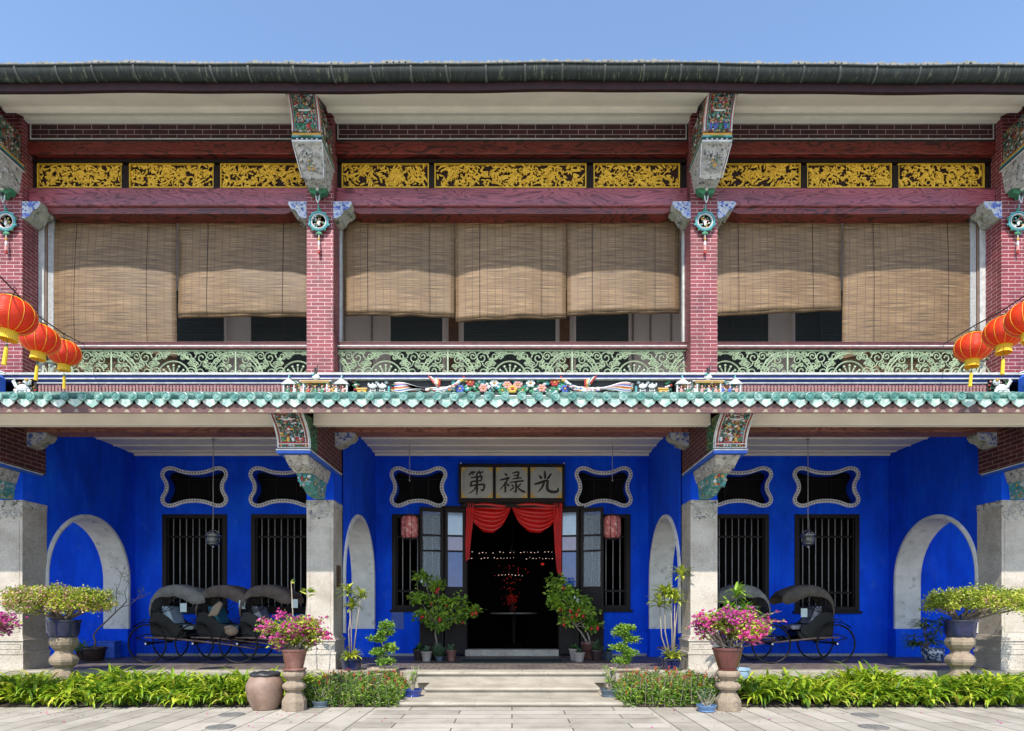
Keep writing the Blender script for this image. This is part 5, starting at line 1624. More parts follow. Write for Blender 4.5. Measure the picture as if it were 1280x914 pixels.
for k in range(70):
    t = random.uniform(0, 1); mb.ell((random.gauss(0, .26*(1-t*.6)), random.uniform(-.1, .1), -.35 - t*1.2), (random.uniform(.004, .013), .008, random.uniform(.004, .016)), 5, 4)
mb.ell((.85, 0, -.32), (.05, .03, .035), 6, 4)
mb.build('red_lights', emr, ch)

# door mat
mt = MB(); mt.box(-1.02, 1.02, -.42, .42, 0, .016)
mo = mt.build('door_mat', M['mat']); mo.location = (-.02, 12.0+.72, ZF+.002)
mo.location = (PX(640, 12.9), 12.75, ZF+.003); tag(mo, 'dark green rectangular mat lying before the door threshold', 'door mat')

# blue notice plate left of the door
mb = MB(); mb.box(-.14, .14, -.012, 0, -.21, .21, 0)
for (a, b, c, d) in ((-.13, .13, .19, .196), (-.13, .13, -.196, -.19), (-.13, -.124, -.189, .189), (.124, .13, -.189, .189)): mb.box(a, b, -.0145, -.0125, c, d, 1)
for k in range(7): mb.box(-.09, .09 - .03*(k % 3), -.0145, -.0125, .12-k*.042, .127-k*.042, 1)
mb.box(-.03, .03, -.0146, -.0126, .15, .165, 1)
o = mb.build('notice_plate', [M['plaque'], M['pal_blue']]); o.location = (px2x(497), YB-.002, py2z(775)); tag(o, 'small blue notice plate on the blue wall, low beside the left door tree', 'plaque')

# ================================================================== hanging lamps
def hang_lamp(px, ztop_px, label, Y=12.9):
    X = PX(px, Y)
    zc = PZ(672, Y); zt2 = 4.90
    t = thing('hanging_lamp', label, 'lamp', (X, Y, zc), 0, 'glass lamps hanging in the verandah')
    mb = MB(); mb.tube([(0, 0, .16), (0, 0, zt2-zc)], .009, 6); mb.lathe([(.04, zt2-zc-.03), (.025, zt2-zc-.003)], n=12); mb.build('rod', M['rod'], t, smooth=True)
    mb = MB(); mb.lathe([(.001, -.17), (.06, -.17), (.115, -.13), (.125, -.04), (.12, .02), (.14, .03)], n=20, cap=False); mb.build('glass_bowl', M['lampglass'], t, smooth=True)
    mb = MB(); mb.ring((0, 0, .035), .145, .012, 'z', 24, 5); mb.ring((0, 0, .075), .13, .008, 'z', 24, 5); mb.ring((0, 0, -.13), .118, .008, 'z', 24, 5)
    for k in range(6):
        a = k*pi/3; mb.tube([(.14*cos(a), .14*sin(a), .035), (.10*cos(a), .10*sin(a), .11), (.0, .0, .17)], .006, 4)
        mb.tube([(.118*cos(a), .118*sin(a), -.13), (.14*cos(a), .14*sin(a), .03)], .004, 4)
    mb.ell((0, 0, -.19), (.025, .025, .03), 8, 5); mb.build('cage', M['chrome'], t, smooth=True)
    mb = MB(); mb.lathe([(.02, -.08), (.035, -.03), (.02, .02)], n=10); mb.build('bulb', M['white'], t, smooth=True)
hang_lamp(266.5, 552, 'glass bowl lamp on a long rod in the left bay, above the three rickshaws')
hang_lamp(1010, 552, 'glass bowl lamp on a long rod in the right bay, above the dark-hooded rickshaw')
def paper_lantern(px, label):
    Y = 13.3; X = PX(px, Y); zc = PZ(659, Y)
    t = thing('paper_lantern', label, 'lantern', (X, Y, zc), 0, 'pink paper lanterns beside the door')
    mb = MB(); mb.tube([(0, 0, 1.02-.03), (0, 0, 4.90-zc)], .008, 6); mb.lathe([(.006, .96), (.02, .98), (.006, 1.0)], n=8); mb.build('rod', M['rod'], t)
    mb = MB(); mb.tube([(0, 0, .26), (0, 0, .965)], .003, 4); mb.build('cord', M['iron'], t)
    mb = MB()
    prof = [(.12, -.23), (.155, -.21), (.178, -.17), (.180, 0), (.178, .17), (.155, .21), (.12, .23)]
    mb.lathe(prof, n=16); mb.build('shade', M['paperlantern'], t)
    mb = MB()
    for k in range(8):
        a = k*pi/4 + pi/8; mb.tube([(r_*1.02*cos(a), r_*1.02*sin(a), z_) for r_, z_ in prof], .006, 4)
    mb.lathe([(.13, -.26), (.13, -.235)], n=16); mb.lathe([(.13, .235), (.13, .26)], n=16)
    mb.build('ribs', M['maroon'], t)
paper_lantern(512, 'pink paper lantern hanging left of the door, before the left central window')
paper_lantern(765.5, 'pink paper lantern hanging right of the door, before the right central window')

# ================================================================== red silk lanterns on wires
def red_lantern(proto=[None]):
    if proto[0]: return copy_tree(proto[0])
    t = thing('red_lantern', 'x', 'lantern', (0, 0, 0))
    n = 48; rings = []
    prof = []
    for k in range(25):
        a = -pi/2*.80 + pi*.80*k/24
        prof.append((.27*cos(a)**.9, .215*sin(a)))
    mb = MB()
    for (r, z) in prof:
        ring = []
        for i in range(n):
            a = 2*pi*i/n; rr = r*(1 - .022*(1-abs(cos(a*6)))**2)
            ring.append((rr*cos(a), rr*sin(a), z))
        rings.append(ring)
    mb.loft(rings, 0, cap=False)
    mb.build('silk_body', M['lantern'], t, smooth=True)
    mb = MB()
    for k in range(12):
        a = 2*pi*(k+.5)/12; mb.tube([(r*1.006*cos(a), r*1.006*sin(a), z) for r, z in prof], .0028, 4)
    for (z, r) in ((.205, .095), (-.205, .095)): mb.ring((0, 0, z), r, .008, 'z', 24, 5)
    mb.build('gold_ribs', M['tassel'], t)
    mb = MB(); mb.lathe([(.09, .200), (.085, .235), (.02, .245)], n=18); mb.tube([(0, 0, .24), (0, 0, .31)], .005, 5); mb.ring((0, 0, .325), .02, .004, 'y', 10, 4); mb.build('cap', M['iron'], t)
    mb = MB()
    m = 64
    mb.loft([[(r*(1+.06*(i % 2))*cos(2*pi*i/m), r*(1+.06*(i % 2))*sin(2*pi*i/m), z) for i in range(m)] for r, z in ((.085, -.20), (.092, -.25), (.098, -.31))], 0, cap=False)
    mb.build('fringe', M['tassel'], t)
    mb = MB(); mb.tube([(0, 0, -.30), (0, 0, -.37)], .004, 4); mb.ell((0, 0, -.38), (.015, .015, .02), 6, 4)
    mb.build('bead', M['pal_green'], t)
    mb = MB(); m = 20
    mb.loft([[(r*(1+.12*(i % 2))*cos(2*pi*i/m), r*(1+.12*(i % 2))*sin(2*pi*i/m), z) for i in range(m)] for r, z in ((.010, -.39), (.02, -.42), (.022, -.58), (.024, -.62))], 0)
    mb.build('tassel', M['tassel'], t)
    proto[0] = t
    return t
GL = 'red lanterns strung on wires at both ends'
lan = [
 (80, 441, 9.6, .86, 'red silk lantern, farthest of the left string, in front of the green balustrade', (.10, .22)),
 (49.5, 424, 8.75, .92, 'red silk lantern, middle one of the left string, overlapping the brick pillar edge', (.06, .24)),
 (14, 394, 7.7, 1.0, 'red silk lantern cut by the left edge of the picture, nearest of the left string', (.10, .2)),
 (1217, 434, 9.2, .92, 'red silk lantern, farthest of the right string, before the handrail end', (.05, -.2)),
 (1256, 415, 8.4, .92, 'red silk lantern, middle one of the right string, in front of the brick pillar', (.05, -.22)),
 (1287, 398, 7.7, .95, 'red silk lantern cut by the right edge of the picture, nearest of the right string', (.08, -.2))]
tops = {0: [], 1: []}
for i, (px, py, Y, sc, lab, rot) in enumerate(lan):
    t = red_lantern(); X, Z = PX(px, Y), PZ(py, Y)
    t.location = (X, Y, Z); t.scale = (sc, sc, sc); t.rotation_euler = (rot[0], rot[1]*.3, i*.7)
    tag(t, lab, 'lantern', GL)
    tops[0 if px < 640 else 1].append((X, Y, Z + .33*sc))
for s in (0, 1):
    tp = tops[s]; sg = -1 if s == 0 else 1
    a = (PX(104, 11.2) if s == 0 else PX(1180, 11.2), 11.2, PZ(430, 11.2)); d = Vector(tp[-1]) - Vector(tp[-2])
    e = Vector(tp[-1]) + d*2.5
    ob = MB().tube([(p[0]-a[0], p[1]-a[1], p[2]-a[2]) for p in [a] + tp + [tuple(e)]], .009, 5).build('lantern_wire', M['iron'])
    ob.location = a
    tag(ob, 'thin dark wire carrying the %s red lanterns up from the handrail' % ('left' if s == 0 else 'right'), 'wire')

# ================================================================== rickshaws (facing +x, origin on the ground under the axle)
def wheel(mb_parent, name, y, R=.385):
    mb = MB(); mb.ring((0, y, R), R-.018, .018, 'y', 48, 6)
    w = mb.build(name, M['wheelrim'], mb_parent, smooth=True)
    mb = MB()
    for k in range(20):
        a = k*2*pi/20; s = .02 if k % 2 else -.02
        mb.tube([(.03*cos(a), y+s, R+.03*sin(a)), ((R-.02)*cos(a), y, R+(R-.02)*sin(a))], .0022, 4)
    mb.build('spokes', M['wheelrim'], w)
    mb = MB(); mb.tube([(0, y-.05, R), (0, y+.05, R)], .028, 10); mb.build('hub', M['iron'], w)
    mb = MB(); sy = -1 if y < 0 else 1
    mb.ell((0, y+sy*.06, R), (.02, .012, .02), 8, 5); mb.build('hub_cap', M['hub'], w)
def rickshaw(label, canvas, seatm, hood=1.0, basket=False, card=(.60, .93)):
    t = thing('rickshaw', label, 'rickshaw', (0, 0, 0), 0, 'rickshaws parked on the verandah')
    HW = .27; R = .385
    wheel(t, 'wheel', -.42); wheel(t, 'wheel', .42)
    mb = MB(); mb.tube([(0, -.42, R), (0, .42, R)], .016, 8)
    for s in (-1, 1):      # elliptic springs
        mb.tube([(-.28, s*.30, R+.10), (-.12, s*.30, R+.17), (0, s*.30, R+.18), (.14, s*.30, R+.17), (.30, s*.30, R+.10)], .011, 5)
        mb.tube([(-.28, s*.30, R+.10), (0, s*.30, R+.02), (.30, s*.30, R+.10)], .011, 5)
    mb.build('axle', M['iron'], t)
    # tub body: side silhouette, curved
    side = [(.02, .50), (.28, .43), (.56, .43), (.66, .52), (.68, .62), (.40, .645), (.34, .80), (.28, .90), (.02, .97), (-.03, .80), (-.02, .60)]
    mb = MB(); mb.loft([[(a, y, b) for a, b in side] for y in (-HW, HW)], 0)
    mb.build('tub', M['rick_body'], t, bevel=.02)
    for s in (-1, 1):      # mudguards
        mb = MB()
        rr = R+.035
        pts = [(rr*cos(a), R + rr*sin(a)) for a in [radians(55+q*6.5) for q in range(13)]]
        mb.loft([[(a, s*.42-.045, b) for a, b in pts], [(a*1.02, s*.42, b+.006) for a, b in pts], [(a, s*.42+.045, b) for a, b in pts]], 0, cap=False, closed=False)
        mb.tube([(.24, s*HW, .66), (.10, s*.36, R+R+.03), (0.0, s*.42, R+R+.03)], .010, 5)
        mb.build('mudguard', M['rick_body'], t, smooth=True)
    # arm rests
    for s in (-1, 1):
        mb = MB()
        arm = [(-.01, .58), (-.03, .80), (.00, .985), (.16, 1.0), (.32, .90), (.44, .78), (.60, .745), (.63, .60), (.50, .50), (.2, .50)]
        mb.loft([[(a, y, b) for a, b in arm] for y in (s*HW-.02*s, s*(HW+.03))], 0)
        mb.build('armrest', M['rick_body'], t, bevel=.01)
    # seat and back cushions
    mb = MB()
    mb.loft([[(.30, y, .66), (.76, y, .65), (.80, y, .69), (.77, y, .735), (.32, y, .755)] for y in (-HW+.04, HW-.04)], 0)
    mb.build('seat', seatm, t, bevel=.02)
    mb = MB(); mb.loft([[(.30, y, .76), (.42, y, .77), (.30, y, 1.10), (.18, y, 1.12), (.16, y, .9)] for y in (-HW+.04, HW-.04)], 0)
    mb.build('seat_back', seatm, t, bevel=.02)
    # hood: canvas over bows
    bows = [(-.12, .84, -.14, 1.16), (-.10, .9, -.02, 1.38), (-.02, .9, .16, 1.50), (.05, .9, .38, 1.55), (.1, .9, .62, 1.52), (.12, .9, .84*hood, 1.44), (.15, .9, .98*hood, 1.33)]
    pts = []
    rnd = random.Random(label)
    crest = [(-.02, .96), (-.03, 1.10), (.0, 1.24), (.07, 1.37), (.17, 1.47), (.30, 1.525), (.46, 1.545), (.62, 1.53), (.76*hood, 1.48), (.90*hood, 1.41), (1.0*hood, 1.33)]
    drop =  [.01, .03, .05, .08, .14, .19, .20, .24, .27, .22, .10]
    rows = []
    for (cx_, cz_), dp in zip(crest, drop):
        row = []
        for q in range(15):
            u = q/14*2-1
            y = (HW+.045)*max(-1, min(1, u*1.25))
            e = max(0, abs(u)-.8)/.2
            z = cz_ - .035*u*u - (dp*e if abs(u) > .8 else 0) + .030*noise.noise(Vector((cx_*7, u*2.2, len(label)*1.7))) - .012*abs(sin(cx_*17))
            x = cx_ + (.03*e if abs(u) > .8 else 0) + .01*noise.noise(Vector((u*4, cx_*6, 3)))
            row.append((x, y*(1+.09*noise.noise(Vector((cx_*6, u*2, len(label)*.7)))), z))
        rows.append(row)
    mb = MB(); mb.loft(rows, 0, cap=False, closed=False)
    o = mb.build('hood', canvas, t, smooth=True); s = o.modifiers.new('solid', 'SOLIDIFY'); s.thickness = .012
    for s in (-1, 1):
        mb = MB()
        y = s*(HW+.02)
        for (x2, z2) in ((-.01, 1.22), (.10, 1.36), (.28, 1.40), (.48, 1.38), (.68*hood, 1.34)):
            mb.tube([(.16, y, .96), (x2, y, z2)], .0075, 4)
        mb.tube([(.46, y, 1.08), (.16, y, .96), (-.01, y, 1.04)], .008, 4)
        mb.build('hood_frame', M['iron'], t)
    mb = MB()
    for s in (-1, 1):
        mb.tube([(-.12, s*.30, .50), (.3, s*.30, .49), (.8, s*.28, .44), (1.5, s*.25, .36), (2.05, s*.23, .27)], [.016, .018, .018, .016, .013], 7)
    mb.tube([(2.0, -.23, .28), (2.0, .23, .28)], .014, 6)
    mb.build('shafts', M['rick_shaft'], t, smooth=True)
    mb = MB()
    mb.loft([[(.58, y, .44), (.84, y, .40), (.90, y, .50), (.88, y, .52), (.82, y, .425), (.58, y, .47)] for y in (-HW+.05, HW-.05)], 0)
    mb.tube([(.90, -HW+.05, .51), (.90, HW-.05, .51)], .012, 5)
    mb.build('footboard', M['iron'], t)
    mb = MB(); mb.box(card[0], card[0]+.125, -HW-.075, -HW-.068, card[1], card[1]+.17); mb.build('card', M['card'], t)
    mb = MB(); mb.tube([(-.10, -.12, .86), (-.22, -.12, .86), (-.32, -.1, .78), (-.32, .1, .78), (-.22, .12, .86), (-.10, .12, .86)], .008, 5); mb.build('back_handle', M['iron'], t)
    return t
Yr = 12.72
def place(t, px, flip=False, dy=0):
    Yn = Yr - .42 + dy
    t.location = (PX(px, Yn), Yr + dy, ZF + .002)
    if flip: t.rotation_euler.z = pi
r1 = rickshaw('grey-hooded rickshaw nearest the left arch, with pale blue seat', M['grey_canvas'], M['seat_pale'], 1.05, card=(.60, 1.00))
place(r1, 184)
r2 = rickshaw('brown-hooded rickshaw in the middle of the left three, with teal cushion', M['brown_canvas'], M['seat_teal'], .98, card=(.84, 1.06)); place(r2, 242.6, dy=.06)
r3 = rickshaw('brown-hooded rickshaw behind the left pink flowers, third from the left arch', M['brown_canvas'], M['seat_silver'], 1.0, card=(1.0, 1.08)); place(r3, 298, dy=-.02)
r4 = rickshaw('dark-hooded rickshaw parked alone before the right window, facing the door', M['dark_canvas'], M['seat_silver'], .98, card=(.52, .90)); place(r4, 1045, True)
r5 = rickshaw('grey-hooded rickshaw mostly hidden behind the right pink flowers and pillar', M['grey_canvas'], M['seat_silver'], 1.0, card=(.5, .95)); place(r5, 964, True, dy=-.12)
# card faces the camera on flipped ones too
for r in (r4, r5):
    for k in kids(r):
        if k.name.startswith('card'): k.location.y = 2*(.27+.0715)
bk = MB(); bk.ell((0, 0, 0), (.13, .10, .10), 14, 8); bk.ell((-.03, -.02, .06), (.11, .09, .05), 12, 6)
o = bk.build('rattan_bundle', M['basket'], smooth=True); o.location = (PX(286.5, 12.15), 12.26, ZF + .64); tag(o, 'round straw bundle tucked beside the teal cushion of the middle left rickshaw', 'bundle')
bk = MB(); bk.loft([[(a*.75, y, b*.75) for a, b in ((-.2, -.18), (.05, -.16), (.20, .14), (.12, .22), (-.05, .1))] for y in (-.03, .03)])
o = bk.build('straw_hat', M['basket'], bevel=.02); o.location = (PX(270, 12.4), 12.38, ZF + 1.05); tag(o, 'tan straw hat leaning on the seat back of the middle left rickshaw', 'hat')

# ================================================================== plants
rnd = random.Random(42)
def leaf1(mb, p, d, L, W, m=0, up=None):
    d = Vector(d).normalized(); p = Vector(p)
    u = up or Vector((rnd.uniform(-1, 1), rnd.uniform(-1, 1), rnd.uniform(.2, 1)))
    s = d.cross(u)
    if s.length < 1e-4: s = Vector((1, 0, 0))
    s.normalize(); nn = s.cross(d)
    a = p + d*L*.45 + s*W*.5 + nn*W*.18; b = p + d*L*.45 - s*W*.5 + nn*W*.18; t = p + d*L - nn*L*.06
    mb.add([p, a, t, b], [(0, 1, 2), (0, 2, 3)], m)
def rdir(z0=-.6, z1=1):
    a = rnd.uniform(0, 6.283); z = rnd.uniform(z0, z1); r = sqrt(max(0, 1-z*z)); return Vector((r*cos(a), r*sin(a), z))
def clumps(mb, cen, rad, nclump, nleaf, cr, L, W, shell=.55, m=0, flat=.7, zdir=(-.5, 1)):
    cs = []
    for _ in range(nclump):
        d = rdir(-1, 1); q = shell + (1-shell)*rnd.random()
        c = Vector(cen) + Vector((d.x*rad[0]*q, d.y*rad[1]*q, d.z*rad[2]*q)); cs.append(c)
        for _ in range(nleaf):
            o = Vector((rnd.gauss(0, cr*.5), rnd.gauss(0, cr*.5), rnd.gauss(0, cr*.5*flat)))
            dd = (o.normalized()*.6 + rdir(*zdir)) if o.length > 0 else rdir()
            k = rnd.uniform(.7, 1.3)
            leaf1(mb, c + o, dd, L*k, W*k, m)
    return cs
def branches(mb, base, tips, r0, r1=.004, n=5, wig=.04):
    for t in tips:
        b = Vector(base); t = Vector(t); pts = []
        for k in range(n+1):
            f = k/n; p = b.lerp(t, f)
            if 0 < k < n: p += Vector((rnd.uniform(-wig, wig), rnd.uniform(-wig, wig), rnd.uniform(-wig, wig)*.5 - .0))
            pts.append(p)
        mb.tube(pts, [r0 + (r1-r0)*k/n for k in range(n+1)], 5)
def strap(mb, base, az, L, W, rise, droop, seg=6, m=0, twist=0):
    d = Vector((cos(az), sin(az), 0)); s = Vector((-sin(az), cos(az), 0))
    ls, ms, rs = [], [], []
    p = Vector(base); el = rise
    for k in range(seg+1):
        t = k/seg
        w = W*(sin(pi*min(.999, (.12+.88*t)))**.7)*(1 if t < 1 else 0) + .001
        f = d*cos(el) + Vector((0, 0, 1))*sin(el)
        nn = Vector((0, 0, 1))*cos(el) - d*sin(el)
        ls.append(p - s*w*.5 + nn*w*.16); ms.append(p.copy()); rs.append(p + s*w*.5 + nn*w*.16)
        p = p + f*(L/seg); el -= droop/seg*(.5+t)
    mb.loft([ls, ms, rs], m, cap=False, closed=False)

# ---- pots and pedestals
def at(px, Y, z): return (PX(px, Y), Y, z)
def pot(name, label, m, loc, prof, n=24, soil=.9, group=None, cat='pot', soilm=None):
    t = thing(name, label, cat, loc, 0, group)
    mb = MB(); mb.lathe(prof, n=n, cap=True); mb.build('vessel', m, t, smooth=False, bevel=0)
    return t
def lathe_thing(name, label, cat, loc, prof, m, n=28, facet=0, smooth=True, group=None, wall=.02):
    """open vessel with wall thickness"""
    top_r, top_z = prof[-1]
    full = [(0.0005, prof[0][1])] + prof + [(top_r-wall, top_z), (top_r-wall-.01, top_z-.05), (0.0005, top_z-.05)]
    mb = MB(); mb.lathe(full, n=n, cap=False, facet=facet)
    o = mb.build(name, m, smooth=smooth); o.location = loc
    if smooth:
        e = o.modifiers.new('edge', 'EDGE_SPLIT'); e.split_angle = radians(38)
    tag(o, label, cat, group); return o
PED = [(.17, 0), (.17, .13), (.165, .15), (.125, .23), (.10, .27), (.10, .28), (.15, .31), (.165, .34), (.165, .36), (.15, .385), (.105, .42), (.10, .44), (.135, .47), (.16, .50), (.165, .53), (.155, .56), (.135, .575)]
def pedestal(label, px, Y, ztop, z0=0, w=1.0):
    k = (ztop-z0)/.575
    t = thing('stone_pedestal', label, 'pedestal', at(px, Y, z0), 0, 'octagonal stone pedestals')
    pr = [(r*w, z*k) for r, z in PED]
    mb = MB(); mb.lathe(pr, n=8, facet=pi/8); mb.build('shaft', M['pedestal'], t, bevel=.008)
    return t

def bougainvillea(label, loc, rx, rz, zc, leafm, nb, npet, seed, pet='petal', flatc=False, trunk_h=.25, L=.045, lean=0):
    """loc = soil level in the pot"""
    global rnd
    rnd = random.Random(seed)
    t = thing('flowering_bush', label, 'plant', loc)
    mb = MB(); cs0 = [Vector((rnd.uniform(-rx, rx)*.8+lean, rnd.uniform(-rx, rx)*.4, zc + rnd.uniform(-rz*.6, rz*.5))) for _ in range(22)]
    branches(mb, (0, 0, -.02), cs0, .020, .004, 6, .035)
    lv = MB(); fl = MB()
    for k in range(16):
        a = rnd.uniform(0, 6.283); L0 = rnd.uniform(.9, 1.35); e = Vector((lean + rx*L0*cos(a), rx*.62*L0*sin(a), zc + rnd.uniform(-.6, 1.25)*rz))
        s0 = Vector((lean*.6 + rx*.4*cos(a), rx*.25*sin(a), zc)); md = (s0+e)/2 + Vector((0, 0, .06))
        mb.tube([s0, md, e], [.005, .004, .002], 4)
        for j in range(18):
            q = rnd.random(); p_ = s0*(1-q)**2 + md*2*q*(1-q) + e*q*q
            leaf1(lv, p_, rdir(-.4, 1), L, L*.6)
            if q > .55 and rnd.random() < .6:
                for _ in range(2): leaf1(fl, p_, rdir(-.2, 1), .038, .034)
    mb.build('branches', M['bark'], t, smooth=True)
    cs = clumps(lv, (lean, 0, zc), (rx, rx*.62, rz), nb, 38, .095, L, L*.66, .25)
    lv.build('foliage', M[leafm], t)
    for c in cs:
        if rnd.random() < npet:
            k = rnd.randint(14, 34)
            for _ in range(k):
                o = Vector((rnd.gauss(0, .05), rnd.gauss(0, .05), rnd.gauss(0, .04) + .01))
                q = c + o + (c - Vector((lean, 0, zc)))*.12
                for j in range(3): leaf1(fl, q, rdir(-.2, 1), .040, .038)
    fl.build('blossoms', M[pet], t)
    return t

# left pink bougainvillea on its pedestal beside the big jar
Yp_ = 8.95
pedestal('short octagonal stone pedestal beside the brown jar, carrying the terracotta pot', 368, Yp_, PZ(838, Yp_))
zt1 = PZ(838, Yp_)
lathe_thing('flower_pot', 'reddish terracotta pot of pink blossom on the pedestal beside the brown jar', 'pot', at(368, Yp_, zt1+.001),
            [(.15, 0), (.165, .012), (.165, .03), (.115, .035), (.125, .06), (.155, .20), (.17, .27), (.182, .275), (.182, .30)], M['terra'])
bougainvillea('bush of bright magenta bracts in the terracotta pot beside the brown jar', at(368, Yp_, zt1+.26), .46, .23, .27, 'leaf_gold', 88, .50, 11)
lathe_thing('storage_jar', 'big round buff-brown jar standing between the lilies and the left stone pedestal', 'jar', at(331.5, 9.02, 0),
            [(.15, 0), (.17, .01), (.235, .15), (.262, .28), (.255, .37), (.21, .46), (.17, .50), (.17, .515)], M['jar'], wall=.03)
t = thing('jar_cover', 'dark crumpled sheet covering the mouth of the big brown jar', 'cover', at(331.5, 9.02, .50))
mb = MB(); n = 40; rings = []
for (r, z) in ((.202, -.02), (.21, .0), (.20, .02), (.165, .035), (.13, .02), (.06, .03), (.002, .025)):
    rings.append([(r*(1+.015*sin(i*.9)+.01*sin(i*2.1))*cos(2*pi*i/n), r*(1+.015*sin(i*.8))*sin(2*pi*i/n), z + .006*sin(i*1.1+r*30)) for i in range(n)])
mb.loft(rings, 0, cap=False); mb.build('sheet', M['jarband'], t)
# right pink bougainvillea
Yq_ = 8.95
pedestal('short octagonal stone pedestal in front of the right beds, carrying the maroon pot', 910, Yq_, PZ(838, Yq_), w=1.05)
zt2 = PZ(838, Yq_)
lathe_thing('flower_pot', 'dark maroon glazed pot of pink blossom on the right stone pedestal', 'pot', at(909.5, Yq_, zt2+.001),
            [(.13, 0), (.14, .012), (.12, .02), (.14, .06), (.18, .19), (.198, .27), (.20, .285), (.215, .29), (.215, .32)], M['maroonpot'])
bougainvillea('wide bush of bright pink bracts in the maroon pot on the right pedestal', at(910, Yq_, zt2+.28), .56, .20, .34, 'leaf_gold', 100, .66, 12, lean=.10)
# far left one, mostly outside the frame
pedestal('short stone pedestal at the very left edge, below the cropped magenta blossom', -42, 8.95, PZ(838, 8.95))
lathe_thing('flower_pot', 'terracotta pot at the very left edge, mostly outside the picture', 'pot', at(-42, 8.95, zt1+.001),
            [(.15, 0), (.165, .012), (.165, .03), (.115, .035), (.125, .06), (.155, .20), (.17, .27), (.182, .275), (.182, .30)], M['terra'])
bougainvillea('magenta blossom sprays reaching in from the left edge of the picture', at(-42, 8.95, zt1+.26), .62, .16, .40, 'leaf_gold', 60, .6, 13)

# flat-topped shrubs in navy pots on pedestals at the outer pillars
def umbrella_shrub(label, loc, rx, ry, zc, rz, n, leafm, seed, pink=.2, lean=0):
    global rnd
    rnd = random.Random(seed)
    t = thing('flat_topped_shrub', label, 'shrub', loc)
    mb = MB(); tips = [Vector((rnd.uniform(-rx, rx)*.85+lean, rnd.uniform(-ry, ry)*.8, zc + rnd.uniform(-rz*.5, rz*.4))) for _ in range(34)]
    branches(mb, (0, 0, -.03), tips, .020, .004, 6, .035); mb.build('branches', M['bark'], t, smooth=True)
    lv = MB(); fl = MB()
    for _ in range(n):
        a = rnd.uniform(0, 6.283); q = sqrt(rnd.random()); x = rx*q*cos(a) + lean; y = ry*q*sin(a)
        z = zc + rz*(1-q*q)*.55 + rnd.uniform(-rz, rz*.35)*(.9)
        z += .03*sin(x*13+seed) + .02*sin(x*29)
        if rnd.random() < .10: z -= .05
        for _ in range(24):
            leaf1(lv, (x + rnd.gauss(0, .045), y + rnd.gauss(0, .045), z + rnd.gauss(0, .03)), rdir(-.5, 1), .042, .028)
        if rnd.random() < pink*(1.5 if (x-lean) < 0 else .6)*(1.3 if z < zc else 1):
            for _ in range(9): leaf1(fl, (x + rnd.gauss(0, .035), y - .02 + rnd.gauss(0, .035), z + rnd.gauss(0, .03)), rdir(-.5, 1), .032, .027)
    lv.build('foliage', M[leafm], t); fl.build('blossoms', M['petal_pale'], t)
    return t
NAVY = [(.18, 0), (.20, .01), (.215, .06), (.235, .24), (.25, .25), (.25, .275)]
Yb_ = 10.35
for (px, lab, lean, seed, lm, pk, rx) in ((80, 'left', -.08, 21, 'leaf_gold', .95, .80), (1200, 'right', .32, 22, 'leaf_gold', .10, .82)):
    ztp = PZ(796, Yb_)
    pedestal('tall stone pedestal among the lilies by the %s outer pillar, under the navy pot' % lab, px, Yb_, ztp, 0, w=1.28 if px < 500 else 1.34)
    lathe_thing('flower_pot', 'navy glazed pot of the flat-topped shrub by the %s outer pillar' % lab, 'pot', at(px, Yb_, ztp+.001), NAVY, M['navypot'], group='navy pots on tall pedestals')
    umbrella_shrub('wide flat-topped shrub by the %s outer pillar, %s' % (lab, 'dotted with pale pink blossom' if px < 500 else 'yellow-green and almost without flowers'),
                   at(px, Yb_, ztp+.27), rx, .60, .35, .215 if px < 500 else .19, 430, lm, seed, pk, lean)

# bare-branched plant in a dark pot, left arch
rnd = random.Random(5)
Yt = 13.0
lathe_thing('flower_pot', 'dark brown pot of the bare crooked tree before the left arch', 'pot', at(118, Yt, ZF+.001), [(.14, 0), (.17, .03), (.21, .22), (.235, .24), (.235, .28)], M['darkpot'])
t = thing('bare_tree', 'crooked nearly leafless little tree leaning right before the left arch', 'tree', at(118, Yt, ZF+.24))
mb = MB()
def br(pts, r0, r1):
    mb.tube([(a, (b_ if len(p_) > 2 else 0), c) for p_ in pts for (a, b_, c) in [(p_[0], p_[1] if len(p_) > 2 else 0, p_[-1])]], [r0+(r1-r0)*k/(len(pts)-1) for k in range(len(pts))], 6)
br([(0, -.03), (.02, .15), (-.02, .28), (.08, .42), (.26, .58), (.42, .74), (.55, .86), (.66, .98)], .024, .010)
br([(.42, .74), (.46, .95), (.44, 1.15), (.52, 1.34), (.56, 1.52)], .012, .004)
br([(.55, .86), (.72, .90), (.86, 1.02), (.98, 1.06), (1.08, 1.16)], .010, .003)
br([(.46, .95), (.34, 1.08), (.22, 1.12), (.12, 1.2)], .008, .003)
br([(.66, .98), (.62, 1.18), (.70, 1.34), (.68, 1.5)], .008, .003)
tw = [(.56, 1.52), (.98, 1.06), (.22, 1.12), (.68, 1.5), (.44, 1.15), (.7, 1.34), (.86, 1.02), (.34, 1.08)]
lv = MB()
for (a, c) in tw:
    for k in range(4):
        e = (a + rnd.uniform(-.16, .16), c + rnd.uniform(-.04, .2)); br([(a, c), ((a+e[0])/2+.02, (c+e[1])/2), e], .004, .002)
        for j in range(3): leaf1(lv, (e[0]+rnd.uniform(-.03, .03), rnd.uniform(-.03, .03), e[1]+rnd.uniform(-.03, .03)), rdir(), .04, .022)
mb.build('trunk', M['bark'], t, smooth=True); lv.build('leaves', M['leaf_bush'], t)
